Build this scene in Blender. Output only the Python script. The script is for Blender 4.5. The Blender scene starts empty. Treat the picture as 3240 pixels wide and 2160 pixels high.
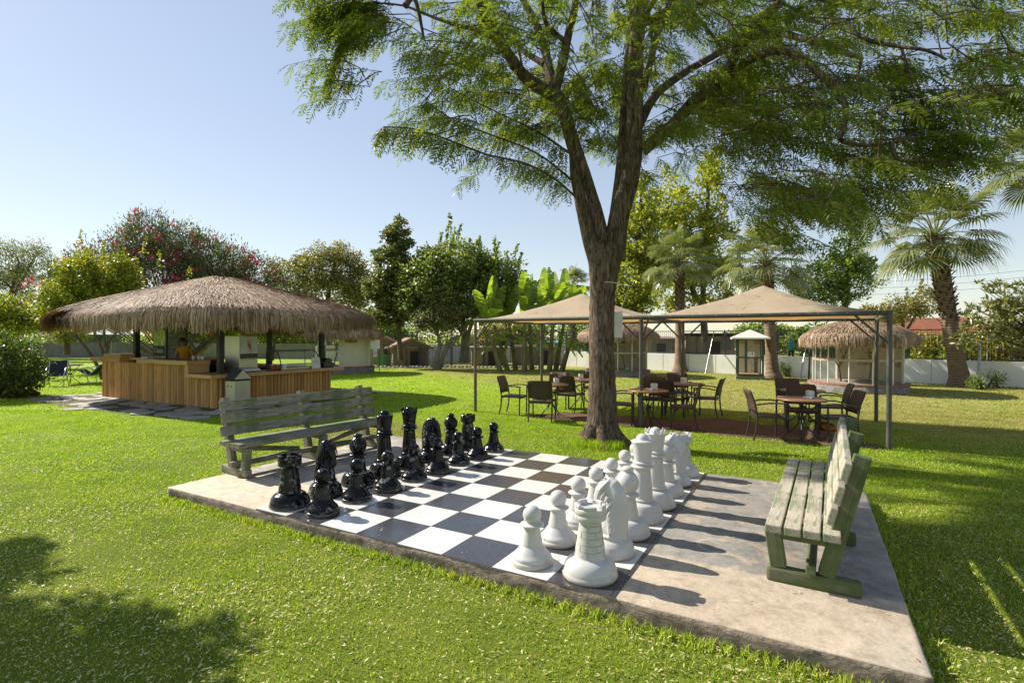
import bpy, bmesh, math, random
import numpy as np
from mathutils import Vector, Matrix
random.seed(7)
rng = np.random.default_rng(11)
PI = math.pi
SC = bpy.context.scene
COL = SC.collection

# ---------------------------------------------------------------- camera model (calibrated on the chessboard, square = 0.45 m)
S = 0.45
SLAB = 0.12375
F = 1.03883465 * 1620
PITCH, ROLL, YAW = -0.00839334646, 0.00170250475, -0.508693765
H = 3.73093157 * S + SLAB
_fw = np.array([0, math.cos(PITCH), math.sin(PITCH)])
_r0 = np.array([1.0, 0, 0]); _u0 = np.cross(_r0, _fw)
_R = math.cos(ROLL) * _r0 + math.sin(ROLL) * _u0
_U = -math.sin(ROLL) * _r0 + math.cos(ROLL) * _u0

def ray(px, py):
    return _fw + (px - 1620) / F * _R + (1080 - py) / F * _U
def G(px, py, z=0.0):                 # photo pixel -> point on the plane at height z
    d = ray(px, py); t = (z - H) / d[2]
    return Vector((t * d[0], t * d[1], z))
def AT(px, py, Y):                    # photo pixel -> point at distance Y
    d = ray(px, py); t = Y / d[1]
    return Vector((t * d[0], Y, H + t * d[2]))
def V(x, y, Y): return AT(x * 1.3776, y * 1.3776, Y)
_cx, _cy = 2.46637233 * S, -7.33559538 * S
_c, _s = math.cos(YAW), math.sin(YAW)
def B(u, v, z=SLAB):                  # chessboard coordinates (squares) -> world
    X, Y = -u * S - _cx, v * S - _cy
    return Vector((X * _c - Y * _s, X * _s + Y * _c, z))
BU = (B(0, 0) - B(1, 0)).normalized()  # from black side to white side
BV = (B(0, 1) - B(0, 0)).normalized()  # away from the camera
BANG = math.atan2(BU.y, BU.x)

# ---------------------------------------------------------------- scene graph helpers
def tag(o, label=None, cat=None, group=None, kind=None):
    if label: o['label'] = label
    if cat: o['category'] = cat
    if group: o['group'] = group
    if kind: o['kind'] = kind
    return o
def empty(name, loc, rz=0.0, label=None, cat=None, group=None):
    o = bpy.data.objects.new(name, None); COL.objects.link(o)
    o.empty_display_size = 0.1
    o.location = loc; o.rotation_euler = (0, 0, rz)
    return tag(o, label, cat, group)
def link(name, me, parent=None):
    o = bpy.data.objects.new(name, me); COL.objects.link(o)
    if parent: o.parent = parent
    return o
def children_of(o): return [c for c in bpy.data.objects if c.parent == o]
def copy_tree(o, parent=None, kids=None):
    c = o.copy(); COL.objects.link(c)
    if parent: c.parent = parent
    for ch in list(o.children): copy_tree(ch, c)
    return c

class MB:
    """collects shapes and links them as one mesh object"""
    def __init__(s): s.v = []; s.f = []; s.m = []; s.sm = []
    def add(s, vs, fs, mi=0, smooth=False):
        b = len(s.v); s.v += [tuple(p) for p in vs]
        for f in fs: s.f.append([b + i for i in f]); s.m.append(mi); s.sm.append(smooth)
        return s
    def box(s, c, d, mi=0, rz=0.0, rx=0.0, ry=0.0, bev=0.0):
        x, y, z = d[0] / 2, d[1] / 2, d[2] / 2
        M = Matrix.Translation(c) @ Matrix.Rotation(rz, 4, 'Z') @ Matrix.Rotation(ry, 4, 'Y') @ Matrix.Rotation(rx, 4, 'X')
        return s._hex([M @ Vector(p) for p in ((-x,-y,-z),(x,-y,-z),(x,y,-z),(-x,y,-z),(-x,-y,z),(x,-y,z),(x,y,z),(-x,y,z))], mi, bev)
    def _hex(s, P, mi=0, bev=0.0):
        if bev <= 0:
            return s.add(P, [(0,3,2,1),(4,5,6,7),(0,1,5,4),(1,2,6,5),(2,3,7,6),(3,0,4,7)], mi)
        bm = bmesh.new(); vs = [bm.verts.new(p) for p in P]
        for f in [(0,3,2,1),(4,5,6,7),(0,1,5,4),(1,2,6,5),(2,3,7,6),(3,0,4,7)]: bm.faces.new([vs[i] for i in f])
        bmesh.ops.bevel(bm, geom=bm.edges[:], offset=bev, segments=2, profile=0.6, affect='EDGES')
        bm.verts.index_update()
        s.add([v.co[:] for v in bm.verts], [[v.index for v in f.verts] for f in bm.faces], mi); bm.free(); return s
    def bar(s, a, b, w, h, mi=0, up=(0, 0, 1), bev=0.0, ext=0.0):
        a, b = Vector(a), Vector(b); d = (b - a).normalized(); a = a - d * ext; b = b + d * ext
        up = Vector(up); r = d.cross(up)
        if r.length < 1e-4: r = d.cross(Vector((0, 1, 0)))
        r.normalize(); u = r.cross(d).normalized()
        r *= w / 2; u *= h / 2
        return s._hex([a - r - u, a + r - u, b + r - u, b - r - u, a - r + u, a + r + u, b + r + u, b - r + u], mi, bev)
    def tube(s, pts, rad, n=8, mi=0, cap=True, smooth=True):
        pts = [Vector(p) for p in pts]
        if not hasattr(rad, '__len__'): rad = [rad] * len(pts)
        vs = []; fs = []; prev = None
        for i, p in enumerate(pts):
            d = (pts[min(i + 1, len(pts) - 1)] - pts[max(i - 1, 0)]).normalized()
            if prev is None:
                r = d.cross(Vector((0, 0, 1)))
                if r.length < 0.05: r = d.cross(Vector((0, 1, 0)))
            else: r = prev - d * prev.dot(d)
            r.normalize(); prev = r; u = d.cross(r)
            for k in range(n):
                a = 2 * PI * k / n; vs.append(p + (r * math.cos(a) + u * math.sin(a)) * rad[i])
        for i in range(len(pts) - 1):
            for k in range(n):
                k2 = (k + 1) % n; fs.append((i*n+k, i*n+k2, (i+1)*n+k2, (i+1)*n+k))
        s.add(vs, fs, mi, smooth)
        if cap:
            s.add(vs[:n], [tuple(range(n - 1, -1, -1))], mi); s.add(vs[-n:], [tuple(range(n))], mi)
        return s
    def lathe(s, prof, n=32, mi=0, c=(0, 0, 0), smooth=True, a0=0.0):
        c = Vector(c); vs = []; fs = []
        for r, z in prof:
            for k in range(n):
                a = a0 + 2 * PI * k / n; vs.append(c + Vector((max(r, 1e-4) * math.cos(a), max(r, 1e-4) * math.sin(a), z)))
        for i in range(len(prof) - 1):
            for k in range(n):
                k2 = (k + 1) % n; fs.append((i*n+k, i*n+k2, (i+1)*n+k2, (i+1)*n+k))
        return s.add(vs, fs, mi, smooth)
    def ell(s, c, r, n=12, mi=0, R=None):
        c = Vector(c); m = n // 2 + 1; vs = []; fs = []
        for i in range(m + 1):
            th = PI * i / m
            for k in range(n):
                a = 2 * PI * k / n
                p = Vector((r[0]*max(math.sin(th),1e-3)*math.cos(a), r[1]*max(math.sin(th),1e-3)*math.sin(a), -r[2]*math.cos(th)))
                vs.append(c + (R @ p if R else p))
        for i in range(m):
            for k in range(n):
                k2 = (k + 1) % n; fs.append((i*n+k, i*n+k2, (i+1)*n+k2, (i+1)*n+k))
        return s.add(vs, fs, mi, True)
    def prism(s, poly, z0, z1, mi=0):
        n = len(poly)
        vs = [(p[0], p[1], z0) for p in poly] + [(p[0], p[1], z1) for p in poly]
        fs = [tuple(range(n - 1, -1, -1)), tuple(range(n, 2 * n))] + [(i, (i+1) % n, n + (i+1) % n, n + i) for i in range(n)]
        return s.add(vs, fs, mi)
    def build(s, name, mats, parent=None, smooth_angle=None):
        me = bpy.data.meshes.new(name); me.from_pydata(s.v, [], s.f)
        mats = mats if isinstance(mats, (list, tuple)) else [mats]
        for m in mats: me.materials.append(m)
        me.polygons.foreach_set('material_index', s.m); me.polygons.foreach_set('use_smooth', s.sm)
        me.update()
        return link(name, me, parent)

def np_mesh(name, verts, faces, mats, parent=None, midx=None, smooth=False):
    """verts (N,3); faces: list of (M,k) index arrays"""
    verts = np.ascontiguousarray(verts, np.float32); me = bpy.data.meshes.new(name)
    faces = faces if isinstance(faces, list) else [faces]
    nl = sum(f.size for f in faces); nf = sum(len(f) for f in faces)
    me.vertices.add(len(verts)); me.vertices.foreach_set('co', verts.ravel())
    me.loops.add(nl); me.loops.foreach_set('vertex_index', np.concatenate([f.ravel() for f in faces]).astype(np.int32))
    me.polygons.add(nf)
    tot = np.concatenate([np.full(len(f), f.shape[1], np.int32) for f in faces])
    me.polygons.foreach_set('loop_start', np.concatenate([[0], np.cumsum(tot)[:-1]]).astype(np.int32))
    if midx is not None: me.polygons.foreach_set('material_index', np.asarray(midx, np.int32))
    for m in (mats if isinstance(mats, (list, tuple)) else [mats]): me.materials.append(m)
    if smooth: me.polygons.foreach_set('use_smooth', np.ones(nf, bool))
    me.update(calc_edges=True); me.validate()
    return link(name, me, parent)

def bake(o):
    """replace a mesh carrying modifiers by its evaluated mesh"""
    dg = bpy.context.evaluated_depsgraph_get(); dg.update()
    me = bpy.data.meshes.new_from_object(o.evaluated_get(dg)); mats = [s for s in o.data.materials]
    o.modifiers.clear(); o.data = me
    if len(me.materials) == 0:
        for m in mats: me.materials.append(m)
    return o

# ---------------------------------------------------------------- materials
def newmat(name):
    m = bpy.data.materials.new(name); m.use_nodes = True
    nt = m.node_tree; b = nt.nodes['Principled BSDF']
    return m, nt, b
def N(nt, typ, **kw):
    n = nt.nodes.new(typ)
    for k, v in kw.items():
        if k in n.inputs: n.inputs[k].default_value = v
        else: setattr(n, k, v)
    return n
def ramp(nt, fac, stops):
    r = nt.nodes.new('ShaderNodeValToRGB'); el = r.color_ramp.elements
    while len(el) < len(stops): el.new(0.5)
    for e, (p, c) in zip(el, stops):
        e.position = p; e.color = (c[0], c[1], c[2], 1) if hasattr(c, '__len__') else (c, c, c, 1)
    nt.links.new(fac, r.inputs[0]); return r.outputs[0]
def mixc(nt, fac, a, b, blend='MIX'):
    n = nt.nodes.new('ShaderNodeMix'); n.data_type = 'RGBA'; n.blend_type = blend
    for i, x in ((0, fac), (6, a), (7, b)):
        if hasattr(x, 'is_output') or isinstance(x, bpy.types.NodeSocket): nt.links.new(x, n.inputs[i])
        elif i == 0: n.inputs[0].default_value = x
        else: n.inputs[i].default_value = (x[0], x[1], x[2], 1)
    return n.outputs[2]
def coords(nt, scale=(1, 1, 1), kind='Object'):
    t = nt.nodes.new('ShaderNodeTexCoord'); mp = nt.nodes.new('ShaderNodeMapping')
    mp.inputs['Scale'].default_value = scale; nt.links.new(t.outputs[kind], mp.inputs[0]); return mp.outputs[0]
def noise(nt, co, scale, detail=4, rough=0.6, dist=0.0):
    n = N(nt, 'ShaderNodeTexNoise', Scale=scale, Detail=detail, Roughness=rough, Distortion=dist)
    nt.links.new(co, n.inputs['Vector']); return n.outputs['Fac']
def bump(nt, b, h, strength, dist=0.01):
    n = N(nt, 'ShaderNodeBump', Strength=strength, Distance=dist)
    nt.links.new(h, n.inputs['Height']); nt.links.new(n.outputs[0], b.inputs['Normal']); return n
def island(nt):
    return nt.nodes.new('ShaderNodeNewGeometry').outputs['Random Per Island']
def pm(name, c1, c2=None, scale=6.0, stretch=(1, 1, 1), rough=0.6, bmp=0.0, bscale=None, metal=0.0, spec=0.4, coat=0.0, isl=0.0, lo=0.35, hi=0.65, bdist=0.01):
    """general material: two colours mixed by noise, optional bump and per-piece value change"""
    m, nt, b = newmat(name); b.inputs['Roughness'].default_value = rough; b.inputs['Metallic'].default_value = metal
    b.inputs['Specular IOR Level'].default_value = spec; b.inputs['Coat Weight'].default_value = coat
    co = coords(nt, stretch); out = None
    n = noise(nt, co, scale, 5, 0.62)
    out = ramp(nt, n, [(lo, c1), (hi, c2 or tuple(x * 0.8 for x in c1))])
    if isl:
        mr = N(nt, 'ShaderNodeMapRange'); nt.links.new(island(nt), mr.inputs[0]); mr.inputs[3].default_value = 1 - isl; mr.inputs[4].default_value = 1 + isl
        hs = N(nt, 'ShaderNodeHueSaturation'); nt.links.new(mr.outputs[0], hs.inputs['Value']); nt.links.new(out, hs.inputs['Color']); out = hs.outputs[0]
    nt.links.new(out, b.inputs['Base Color'])
    if bmp: bump(nt, b, noise(nt, co, bscale or scale * 3, 6, 0.65), bmp, bdist)
    return m
def leafmat(name, stops, transl=0.35, rough=0.45, spec=0.35, tcol=1.6, big=0.0):
    """leaf: colour picked per leaf, light shines through"""
    m, nt, b = newmat(name)
    f = island(nt)
    if big:
        nz = noise(nt, coords(nt), big, 2, 0.5)
        ad = N(nt, 'ShaderNodeMath', operation='MULTIPLY_ADD'); nt.links.new(nz, ad.inputs[0]); ad.inputs[1].default_value = 0.9
        ml = N(nt, 'ShaderNodeMath', operation='MULTIPLY_ADD'); nt.links.new(f, ml.inputs[0]); ml.inputs[1].default_value = 0.55; ml.inputs[2].default_value = -0.22
        nt.links.new(ml.outputs[0], ad.inputs[2]); f = ad.outputs[0]
    c = ramp(nt, f, stops)
    nt.links.new(c, b.inputs['Base Color']); b.inputs['Roughness'].default_value = rough; b.inputs['Specular IOR Level'].default_value = spec
    tr = N(nt, 'ShaderNodeBsdfTranslucent')
    br = mixc(nt, 1.0, c, (tcol, tcol * 1.05, tcol * 0.45), 'MULTIPLY'); nt.links.new(br, tr.inputs['Color'])
    mx = N(nt, 'ShaderNodeMixShader'); mx.inputs[0].default_value = transl
    nt.links.new(b.outputs[0], mx.inputs[1]); nt.links.new(tr.outputs[0], mx.inputs[2])
    nt.links.new(mx.outputs[0], nt.nodes['Material Output'].inputs[0])
    return m
def glassmat(name, tint=(0.85, 0.9, 0.88), alpha=0.25, rough=0.03):
    m, nt, b = newmat(name); b.inputs['Base Color'].default_value = (*tint, 1); b.inputs['Roughness'].default_value = rough
    b.inputs['Specular IOR Level'].default_value = 0.8; b.inputs['Alpha'].default_value = alpha
    return m
def woodmat(name, light, dark, grain=(1.2, 22, 22), rough=0.75, bmp=0.5, spec=0.2, paint=None, paint_lo=0.45, paint_hi=0.6, isl=0.12):
    """weathered timber, grain along local X; optional worn paint"""
    m, nt, b = newmat(name); b.inputs['Roughness'].default_value = rough; b.inputs['Specular IOR Level'].default_value = spec
    g = noise(nt, coords(nt, grain), 2.2, 8, 0.7, 0.6); g2 = noise(nt, coords(nt), 3.0, 4, 0.6)
    c = ramp(nt, g, [(0.32, dark), (0.5, light), (0.7, tuple(min(1, x * 1.12) for x in light))])
    if paint:
        ad = N(nt, 'ShaderNodeMath', operation='ADD'); nt.links.new(g, ad.inputs[0])
        hf = N(nt, 'ShaderNodeMath', operation='MULTIPLY'); nt.links.new(g2, hf.inputs[0]); hf.inputs[1].default_value = 0.9; nt.links.new(hf.outputs[0], ad.inputs[1])
        c = mixc(nt, ramp(nt, ad.outputs[0], [(paint_lo * 1.9, 0), (paint_hi * 1.9, 1)]), c, paint)
    mr = N(nt, 'ShaderNodeMapRange'); nt.links.new(island(nt), mr.inputs[0]); mr.inputs[3].default_value = 1 - isl; mr.inputs[4].default_value = 1 + isl
    hs = N(nt, 'ShaderNodeHueSaturation'); nt.links.new(mr.outputs[0], hs.inputs['Value']); nt.links.new(c, hs.inputs['Color'])
    nt.links.new(hs.outputs[0], b.inputs['Base Color']); bump(nt, b, g, bmp, 0.006)
    return m

# ---------------------------------------------------------------- camera, sky, sun
cam = bpy.data.cameras.new('camera'); co_ = bpy.data.objects.new('camera', cam); COL.objects.link(co_)
cam.sensor_width = 36; cam.lens = 18 * 1.03883465; cam.clip_end = 8000; cam.clip_start = 0.05
Mc = Matrix(((_R[0], _U[0], -_fw[0]), (_R[1], _U[1], -_fw[1]), (_R[2], _U[2], -_fw[2]))).to_4x4()
Mc.translation = (0, 0, H); co_.matrix_world = Mc; SC.camera = co_
SUN_EL = math.radians(37.5); SUN_D = Vector((0.882, -0.471, 0)).normalized()    # where the light travels, on the ground
w = bpy.data.worlds.new('World'); SC.world = w; w.use_nodes = True
wn = w.node_tree; sky = wn.nodes.new('ShaderNodeTexSky'); sky.sky_type = 'NISHITA'; sky.sun_disc = False
sky.sun_elevation = SUN_EL; sky.sun_rotation = math.atan2(-SUN_D.x, -SUN_D.y)
sky.air_density = 1.15; sky.dust_density = 0.12; sky.ozone_density = 1.3; sky.altitude = 0
hs_ = wn.nodes.new('ShaderNodeHueSaturation'); hs_.inputs['Saturation'].default_value = 1.0; hs_.inputs['Hue'].default_value = 0.512; hs_.inputs['Value'].default_value = 1.72; gm_ = wn.nodes.new('ShaderNodeGamma'); gm_.inputs[1].default_value = 0.6; wn.links.new(sky.outputs[0], gm_.inputs[0]); wn.links.new(gm_.outputs[0], hs_.inputs['Color']); wn.links.new(hs_.outputs[0], wn.nodes['Background'].inputs[0]); wn.nodes['Background'].inputs[1].default_value = 0.098
sl = bpy.data.lights.new('sun', 'SUN'); sl.energy = 5.0; sl.angle = math.radians(0.55); sl.color = (1.0, 0.93, 0.82)
so = bpy.data.objects.new('sun', sl); COL.objects.link(so)
so.rotation_euler = Vector((SUN_D.x * math.cos(SUN_EL), SUN_D.y * math.cos(SUN_EL), -math.sin(SUN_EL))).to_track_quat('-Z', 'Y').to_euler()
SC.view_settings.view_transform = 'Standard'; SC.view_settings.look = 'None'; SC.view_settings.exposure = 0.8; SC.view_settings.gamma = 1
# ================================================================ lawn, slab, chessboard
def smooth_mask(nt, pos, axis_n, off, width):
    """0..1 ramp across a line on the ground: dot(pos, n) - off"""
    d = N(nt, 'ShaderNodeVectorMath', operation='DOT_PRODUCT'); nt.links.new(pos, d.inputs[0]); d.inputs[1].default_value = axis_n
    mr = N(nt, 'ShaderNodeMapRange', interpolation_type='SMOOTHSTEP'); nt.links.new(d.outputs['Value'], mr.inputs[0])
    mr.inputs[1].default_value = off - width; mr.inputs[2].default_value = off + width; return mr.outputs[0]
def mth(nt, op, a, b_):
    n = N(nt, 'ShaderNodeMath', operation=op)
    for i, x in enumerate((a, b_)):
        if isinstance(x, bpy.types.NodeSocket): nt.links.new(x, n.inputs[i])
        else: n.inputs[i].default_value = x
    return n.outputs[0]
GA0 = G(1504, 1302); GA1 = G(2812, 1422)                # gazebo front line
GX = (GA1 - GA0).normalized(); GY = Vector((-GX.y, GX.x, 0))
def lawn_colour(nt, k=1.0):
    """the lawn's own colour: lush green, drier straw towards the white wall and in worn patches"""
    co = nt.nodes.new('ShaderNodeNewGeometry').outputs['Position']
    n1 = noise(nt, co, 0.35, 4, 0.6); n2 = noise(nt, co, 1.7, 5, 0.65)
    lush = ramp(nt, n2, [(0.3, (0.16*k, 0.245*k, 0.013*k)), (0.55, (0.225*k, 0.315*k, 0.019*k)), (0.75, (0.285*k, 0.325*k, 0.036*k))])
    dry = ramp(nt, n2, [(0.3, (0.17*k, 0.19*k, 0.040*k)), (0.7, (0.30*k, 0.265*k, 0.095*k))])
    right = smooth_mask(nt, co, (0.83, 0.56, 0), 10.9, 2.2)      # beyond the gazebo towards the wall
    far = smooth_mask(nt, co, (0.1, 0.99, 0), 9.2, 1.5)
    m = mth(nt, 'MULTIPLY', right, far)
    m = mth(nt, 'MULTIPLY', m, ramp(nt, n1, [(0.25, 0.55), (0.55, 1)]))
    near = smooth_mask(nt, co, (0.0, -1.0, 0), -6.2, 2.4)
    m = mth(nt, 'MAXIMUM', m, mth(nt, 'MULTIPLY', near, 0.30))
    patch = ramp(nt, n1, [(0.60, 0), (0.72, 0.55)])
    m = mth(nt, 'MAXIMUM', m, patch)
    # worn strip behind the black back rank
    d = N(nt, 'ShaderNodeVectorMath', operation='DISTANCE'); nt.links.new(co, d.inputs[0]); d.inputs[1].default_value = (-2.4, 9.9, 0)
    ws = N(nt, 'ShaderNodeMapRange', interpolation_type='SMOOTHSTEP'); nt.links.new(d.outputs['Value'], ws.inputs[0])
    ws.inputs[1].default_value = 2.0; ws.inputs[2].default_value = 0.6; ws.inputs[3].default_value = 0; ws.inputs[4].default_value = 0.8
    m = mth(nt, 'MAXIMUM', m, ws.outputs[0])
    return mixc(nt, m, lush, dry)
M_lawn, nt, b = newmat('lawn_soil'); b.inputs['Roughness'].default_value = 0.9; b.inputs['Specular IOR Level'].default_value = 0.1
_co = nt.nodes.new('ShaderNodeNewGeometry').outputs['Position']
_fine = noise(nt, _co, 38, 4, 0.75)
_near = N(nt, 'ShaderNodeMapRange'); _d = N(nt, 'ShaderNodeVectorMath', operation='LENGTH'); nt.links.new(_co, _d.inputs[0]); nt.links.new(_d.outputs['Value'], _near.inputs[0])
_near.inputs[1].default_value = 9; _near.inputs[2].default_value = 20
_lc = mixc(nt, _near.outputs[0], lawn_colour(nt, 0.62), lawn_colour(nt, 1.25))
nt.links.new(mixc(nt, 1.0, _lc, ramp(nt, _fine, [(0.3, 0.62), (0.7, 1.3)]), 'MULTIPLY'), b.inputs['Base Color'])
bump(nt, b, noise(nt, _co, 55, 4, 0.75), 0.6, 0.03)

def heightless_sheet(name, xs, ys, z, mat):
    X, Y = np.meshgrid(xs, ys, indexing='ij'); n, m = X.shape
    v = np.stack([X, Y, np.full_like(X, z)], -1).reshape(-1, 3)
    i = np.arange(n * m).reshape(n, m); f = np.stack([i[:-1, :-1], i[1:, :-1], i[1:, 1:], i[:-1, 1:]], -1).reshape(-1, 4)
    return np_mesh(name, v, f, mat)
xs = np.concatenate([[-3000, -400, -120], np.linspace(-60, 60, 25), [120, 400, 3000]]); ys = np.concatenate([[-60, -10], np.linspace(-2, 60, 20), [90, 200, 600, 3000]])
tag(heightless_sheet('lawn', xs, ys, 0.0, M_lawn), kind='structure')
M_sea = pm('sea_water', (0.05, 0.16, 0.30), (0.07, 0.20, 0.36), 0.02, rough=0.25, spec=0.5, bmp=0.3, bscale=0.5, bdist=0.3)
tag(heightless_sheet('sea', np.linspace(8, 2500, 4), np.array([95, 400, 2900]), 0.05, M_sea), kind='structure')

# ---- slab
M_slab, nt, b = newmat('slab_concrete'); b.inputs['Roughness'].default_value = 0.72; b.inputs['Specular IOR Level'].default_value = 0.3
co = coords(nt); n1 = noise(nt, co, 1.1, 6, 0.65, 0.6); n2 = noise(nt, co, 9, 6, 0.75, 0.4); n3 = noise(nt, co, 60, 3, 0.7)
grey = ramp(nt, n1, [(0.3, (0.19, 0.18, 0.165)), (0.52, (0.27, 0.25, 0.222)), (0.72, (0.34, 0.30, 0.245))])
tan = ramp(nt, n1, [(0.3, (0.36, 0.285, 0.20)), (0.5, (0.46, 0.375, 0.275)), (0.7, (0.40, 0.345, 0.27))])
sep = N(nt, 'ShaderNodeSeparateXYZ'); nt.links.new(co, sep.inputs[0])
wob = mth(nt, 'MULTIPLY_ADD', n1, 0.25)
yy = mth(nt, 'SUBTRACT', sep.outputs[1], mth(nt, 'MULTIPLY', n2, 0.12))
edge = N(nt, 'ShaderNodeMapRange'); nt.links.new(yy, edge.inputs[0]); edge.inputs[1].default_value = 0.74; edge.inputs[2].default_value = 0.80
spots = ramp(nt, noise(nt, co, 2.6, 5, 0.7, 1.2), [(0.52, 0), (0.62, 0.75)])
base = mixc(nt, edge.outputs[0], tan, mixc(nt, spots, grey, tan))
base = mixc(nt, 1.0, base, ramp(nt, n2, [(0.3, 0.66), (0.5, 1.0), (0.72, 1.22)]), 'MULTIPLY')
base = mixc(nt, 1.0, base, ramp(nt, n3, [(0.35, 0.86), (0.65, 1.1)]), 'MULTIPLY')
nt.links.new(base, b.inputs['Base Color']); bump(nt, b, n2, 0.25, 0.01)
M_slabside = pm('slab_edge', (0.36, 0.285, 0.22), (0.19, 0.148, 0.115), 11, stretch=(1, 1, 2.0), rough=0.95, bmp=0.6, bscale=26, lo=0.35, hi=0.6, bdist=0.03)
u0_, u1_, v1_ = -3.69 * S, 11.4 * S, 8.02 * S
def slab_obj():
    pts = []
    def side(a, b_, n):
        for i in range(n):
            t = i / n; pts.append((a[0] + (b_[0]-a[0])*t, a[1] + (b_[1]-a[1])*t))
    A, Bq, Cq, D = (-u1_, 0), (-u0_, 0), (-u0_, v1_), (-u1_, v1_)
    side(A, Bq, 170); side(Bq, Cq, 90); side(Cq, D, 120); side(D, A, 80)
    P = np.array(pts); n = len(P); nx = np.roll(P, -1, 0) - np.roll(P, 1, 0); nx /= np.linalg.norm(nx, axis=1)[:, None]; nor = np.stack([nx[:, 1], -nx[:, 0]], 1)
    def sm(k, amp):
        r = rng.normal(0, 1, n); ker = np.ones(k) / k; return np.convolve(np.concatenate([r, r, r]), ker, 'same')[n:2*n] * amp * math.sqrt(k)
    r0 = sm(5, 0.0022) - 0.002; r1 = sm(3, 0.003) + 0.003; r2 = sm(5, 0.004) + 0.004; r3 = sm(5, 0.004) + 0.008
    rings = [(r0 - 0.012, SLAB), (r0, SLAB - 0.008), (r1, SLAB - 0.04), (r2, SLAB - 0.075), (r3, -0.04)]
    vs = np.concatenate([np.column_stack([P + nor * r[:, None], np.full(n, z)]) for r, z in rings])
    i = np.arange(n); j = np.roll(i, -1); quads = np.concatenate([np.stack([i + k*n, j + k*n, j + (k-1)*n, i + (k-1)*n], 1) for k in range(1, len(rings))])
    mi = np.concatenate([[0], np.ones(len(quads), int)]); mi[1:1 + n] = 0
    o = np_mesh('concrete_slab', vs, [np.arange(n)[None, :], quads], [M_slab, M_slabside], midx=mi)
    o.location = B(0, 0, 0); o.rotation_euler = (0, 0, BANG); tag(o, kind='structure'); return o
slab_obj()

# ---- board
M_wt, nt, b = newmat('white_tile'); b.inputs['Roughness'].default_value = 0.22; b.inputs['Specular IOR Level'].default_value = 0.45
co = coords(nt); n = noise(nt, co, 2.0, 5, 0.6); nt.links.new(mixc(nt, 1.0, ramp(nt, n, [(0.25, (0.60, 0.58, 0.545)), (0.6, (0.66, 0.645, 0.61))]), ramp(nt, island(nt), [(0, 0.95), (1, 1.0)]), 'MULTIPLY'), b.inputs['Base Color'])
nt.links.new(ramp(nt, noise(nt, co, 7, 4), [(0.3, 0.16), (0.7, 0.34)]), b.inputs['Roughness'])
M_bt, nt, b = newmat('black_granite_tile'); b.inputs['Specular IOR Level'].default_value = 0.5
co = coords(nt); vo = N(nt, 'ShaderNodeTexVoronoi', Scale=85.0); nt.links.new(co, vo.inputs['Vector'])
sp = ramp(nt, vo.outputs['Distance'], [(0.10, (0.13, 0.135, 0.15)), (0.3, (0.036, 0.037, 0.043))]); sp2 = noise(nt, co, 130, 3, 0.7)
bc = mixc(nt, ramp(nt, sp2, [(0.52, 0), (0.64, 0.8)]), sp, (0.075, 0.075, 0.08))
dust = ramp(nt, noise(nt, co, 1.4, 5, 0.65), [(0.48, 0), (0.9, 0.4)])
bc = mixc(nt, dust, bc, (0.085, 0.08, 0.078)); nt.links.new(bc, b.inputs['Base Color'])
nt.links.new(ramp(nt, noise(nt, co, 5, 4), [(0.3, 0.12), (0.7, 0.27)]), b.inputs['Roughness'])
M_grout = pm('tile_grout', (0.22, 0.15, 0.11), (0.10, 0.07, 0.055), 20, rough=0.9)
mb = MB()
g = 0.003
mb.add([(-8*S, 0.0, .0022), (0.0, 0.0, .0022), (0.0, 8*S, .0022), (-8*S, 8*S, .0022)], [(0, 1, 2, 3)], 2); mb.add([(0.0, 0.0, .0022), (0.03, 0.0, .0022), (0.03, 8*S, .0022), (0, 8*S, .0022)], [(0, 1, 2, 3)], 1)
for u in range(8):
    for v_ in range(8):
        dz = 0.0048 + random.uniform(-.0004, .0004)
        mb._hex([Vector(p) for p in ((-(u+1)*S+g, v_*S+g, .001), (-u*S-g, v_*S+g, .001), (-u*S-g, (v_+1)*S-g, .001), (-(u+1)*S+g, (v_+1)*S-g, .001),
                 (-(u+1)*S+g, v_*S+g, dz), (-u*S-g, v_*S+g, dz), (-u*S-g, (v_+1)*S-g, dz), (-(u+1)*S+g, (v_+1)*S-g, dz))], 1 if (u + v_) % 2 == 0 else 0)
board = mb.build('giant_chessboard', [M_wt, M_bt, M_grout])
board.location = B(0, 0, SLAB + 0.001); board.rotation_euler = (0, 0, BANG)
tag(board, 'giant outdoor chessboard of white and black speckled tiles set on the concrete slab', 'chessboard')

# ---- bare earth under the gazebo
M_earth, nt, b = newmat('bare_earth_mulch'); b.inputs['Roughness'].default_value = 0.95
co = nt.nodes.new('ShaderNodeNewGeometry').outputs['Position']; n1 = noise(nt, co, 2, 5, .7); n2 = noise(nt, co, 45, 4, .8)
c_ = ramp(nt, n1, [(0.3, (0.085, 0.048, 0.026)), (0.6, (0.15, 0.085, 0.045)), (0.8, (0.20, 0.14, 0.08))])
nt.links.new(mixc(nt, 1.0, c_, ramp(nt, n2, [(0.3, 0.5), (0.7, 1.5)]), 'MULTIPLY'), b.inputs['Base Color']); bump(nt, b, n2, 1.0, 0.03)
def earth_inside(x, y):
    a = (x - GA0.x) * GX.x + (y - GA0.y) * GX.y; d = (x - GA0.x) * GY.x + (y - GA0.y) * GY.y
    top = 1.55 + 0.35 * np.sin(a * 1.3 + 0.5) + 0.18 * np.sin(a * 3.7 + 1) + 0.07 * np.sin(a * 11)
    top = top * np.clip((a - 1.45) / 1.2, 0, 1) ** 0.6 * np.clip((8.1 - a) / 0.9, 0, 1) ** 0.5
    bot = -0.12 + 0.03 * np.sin(a * 5)
    return (a > 1.5) & (a < 8.1) & (d > bot) & (d < top)
A_ = np.linspace(1.5, 8.1, 160); 
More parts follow.
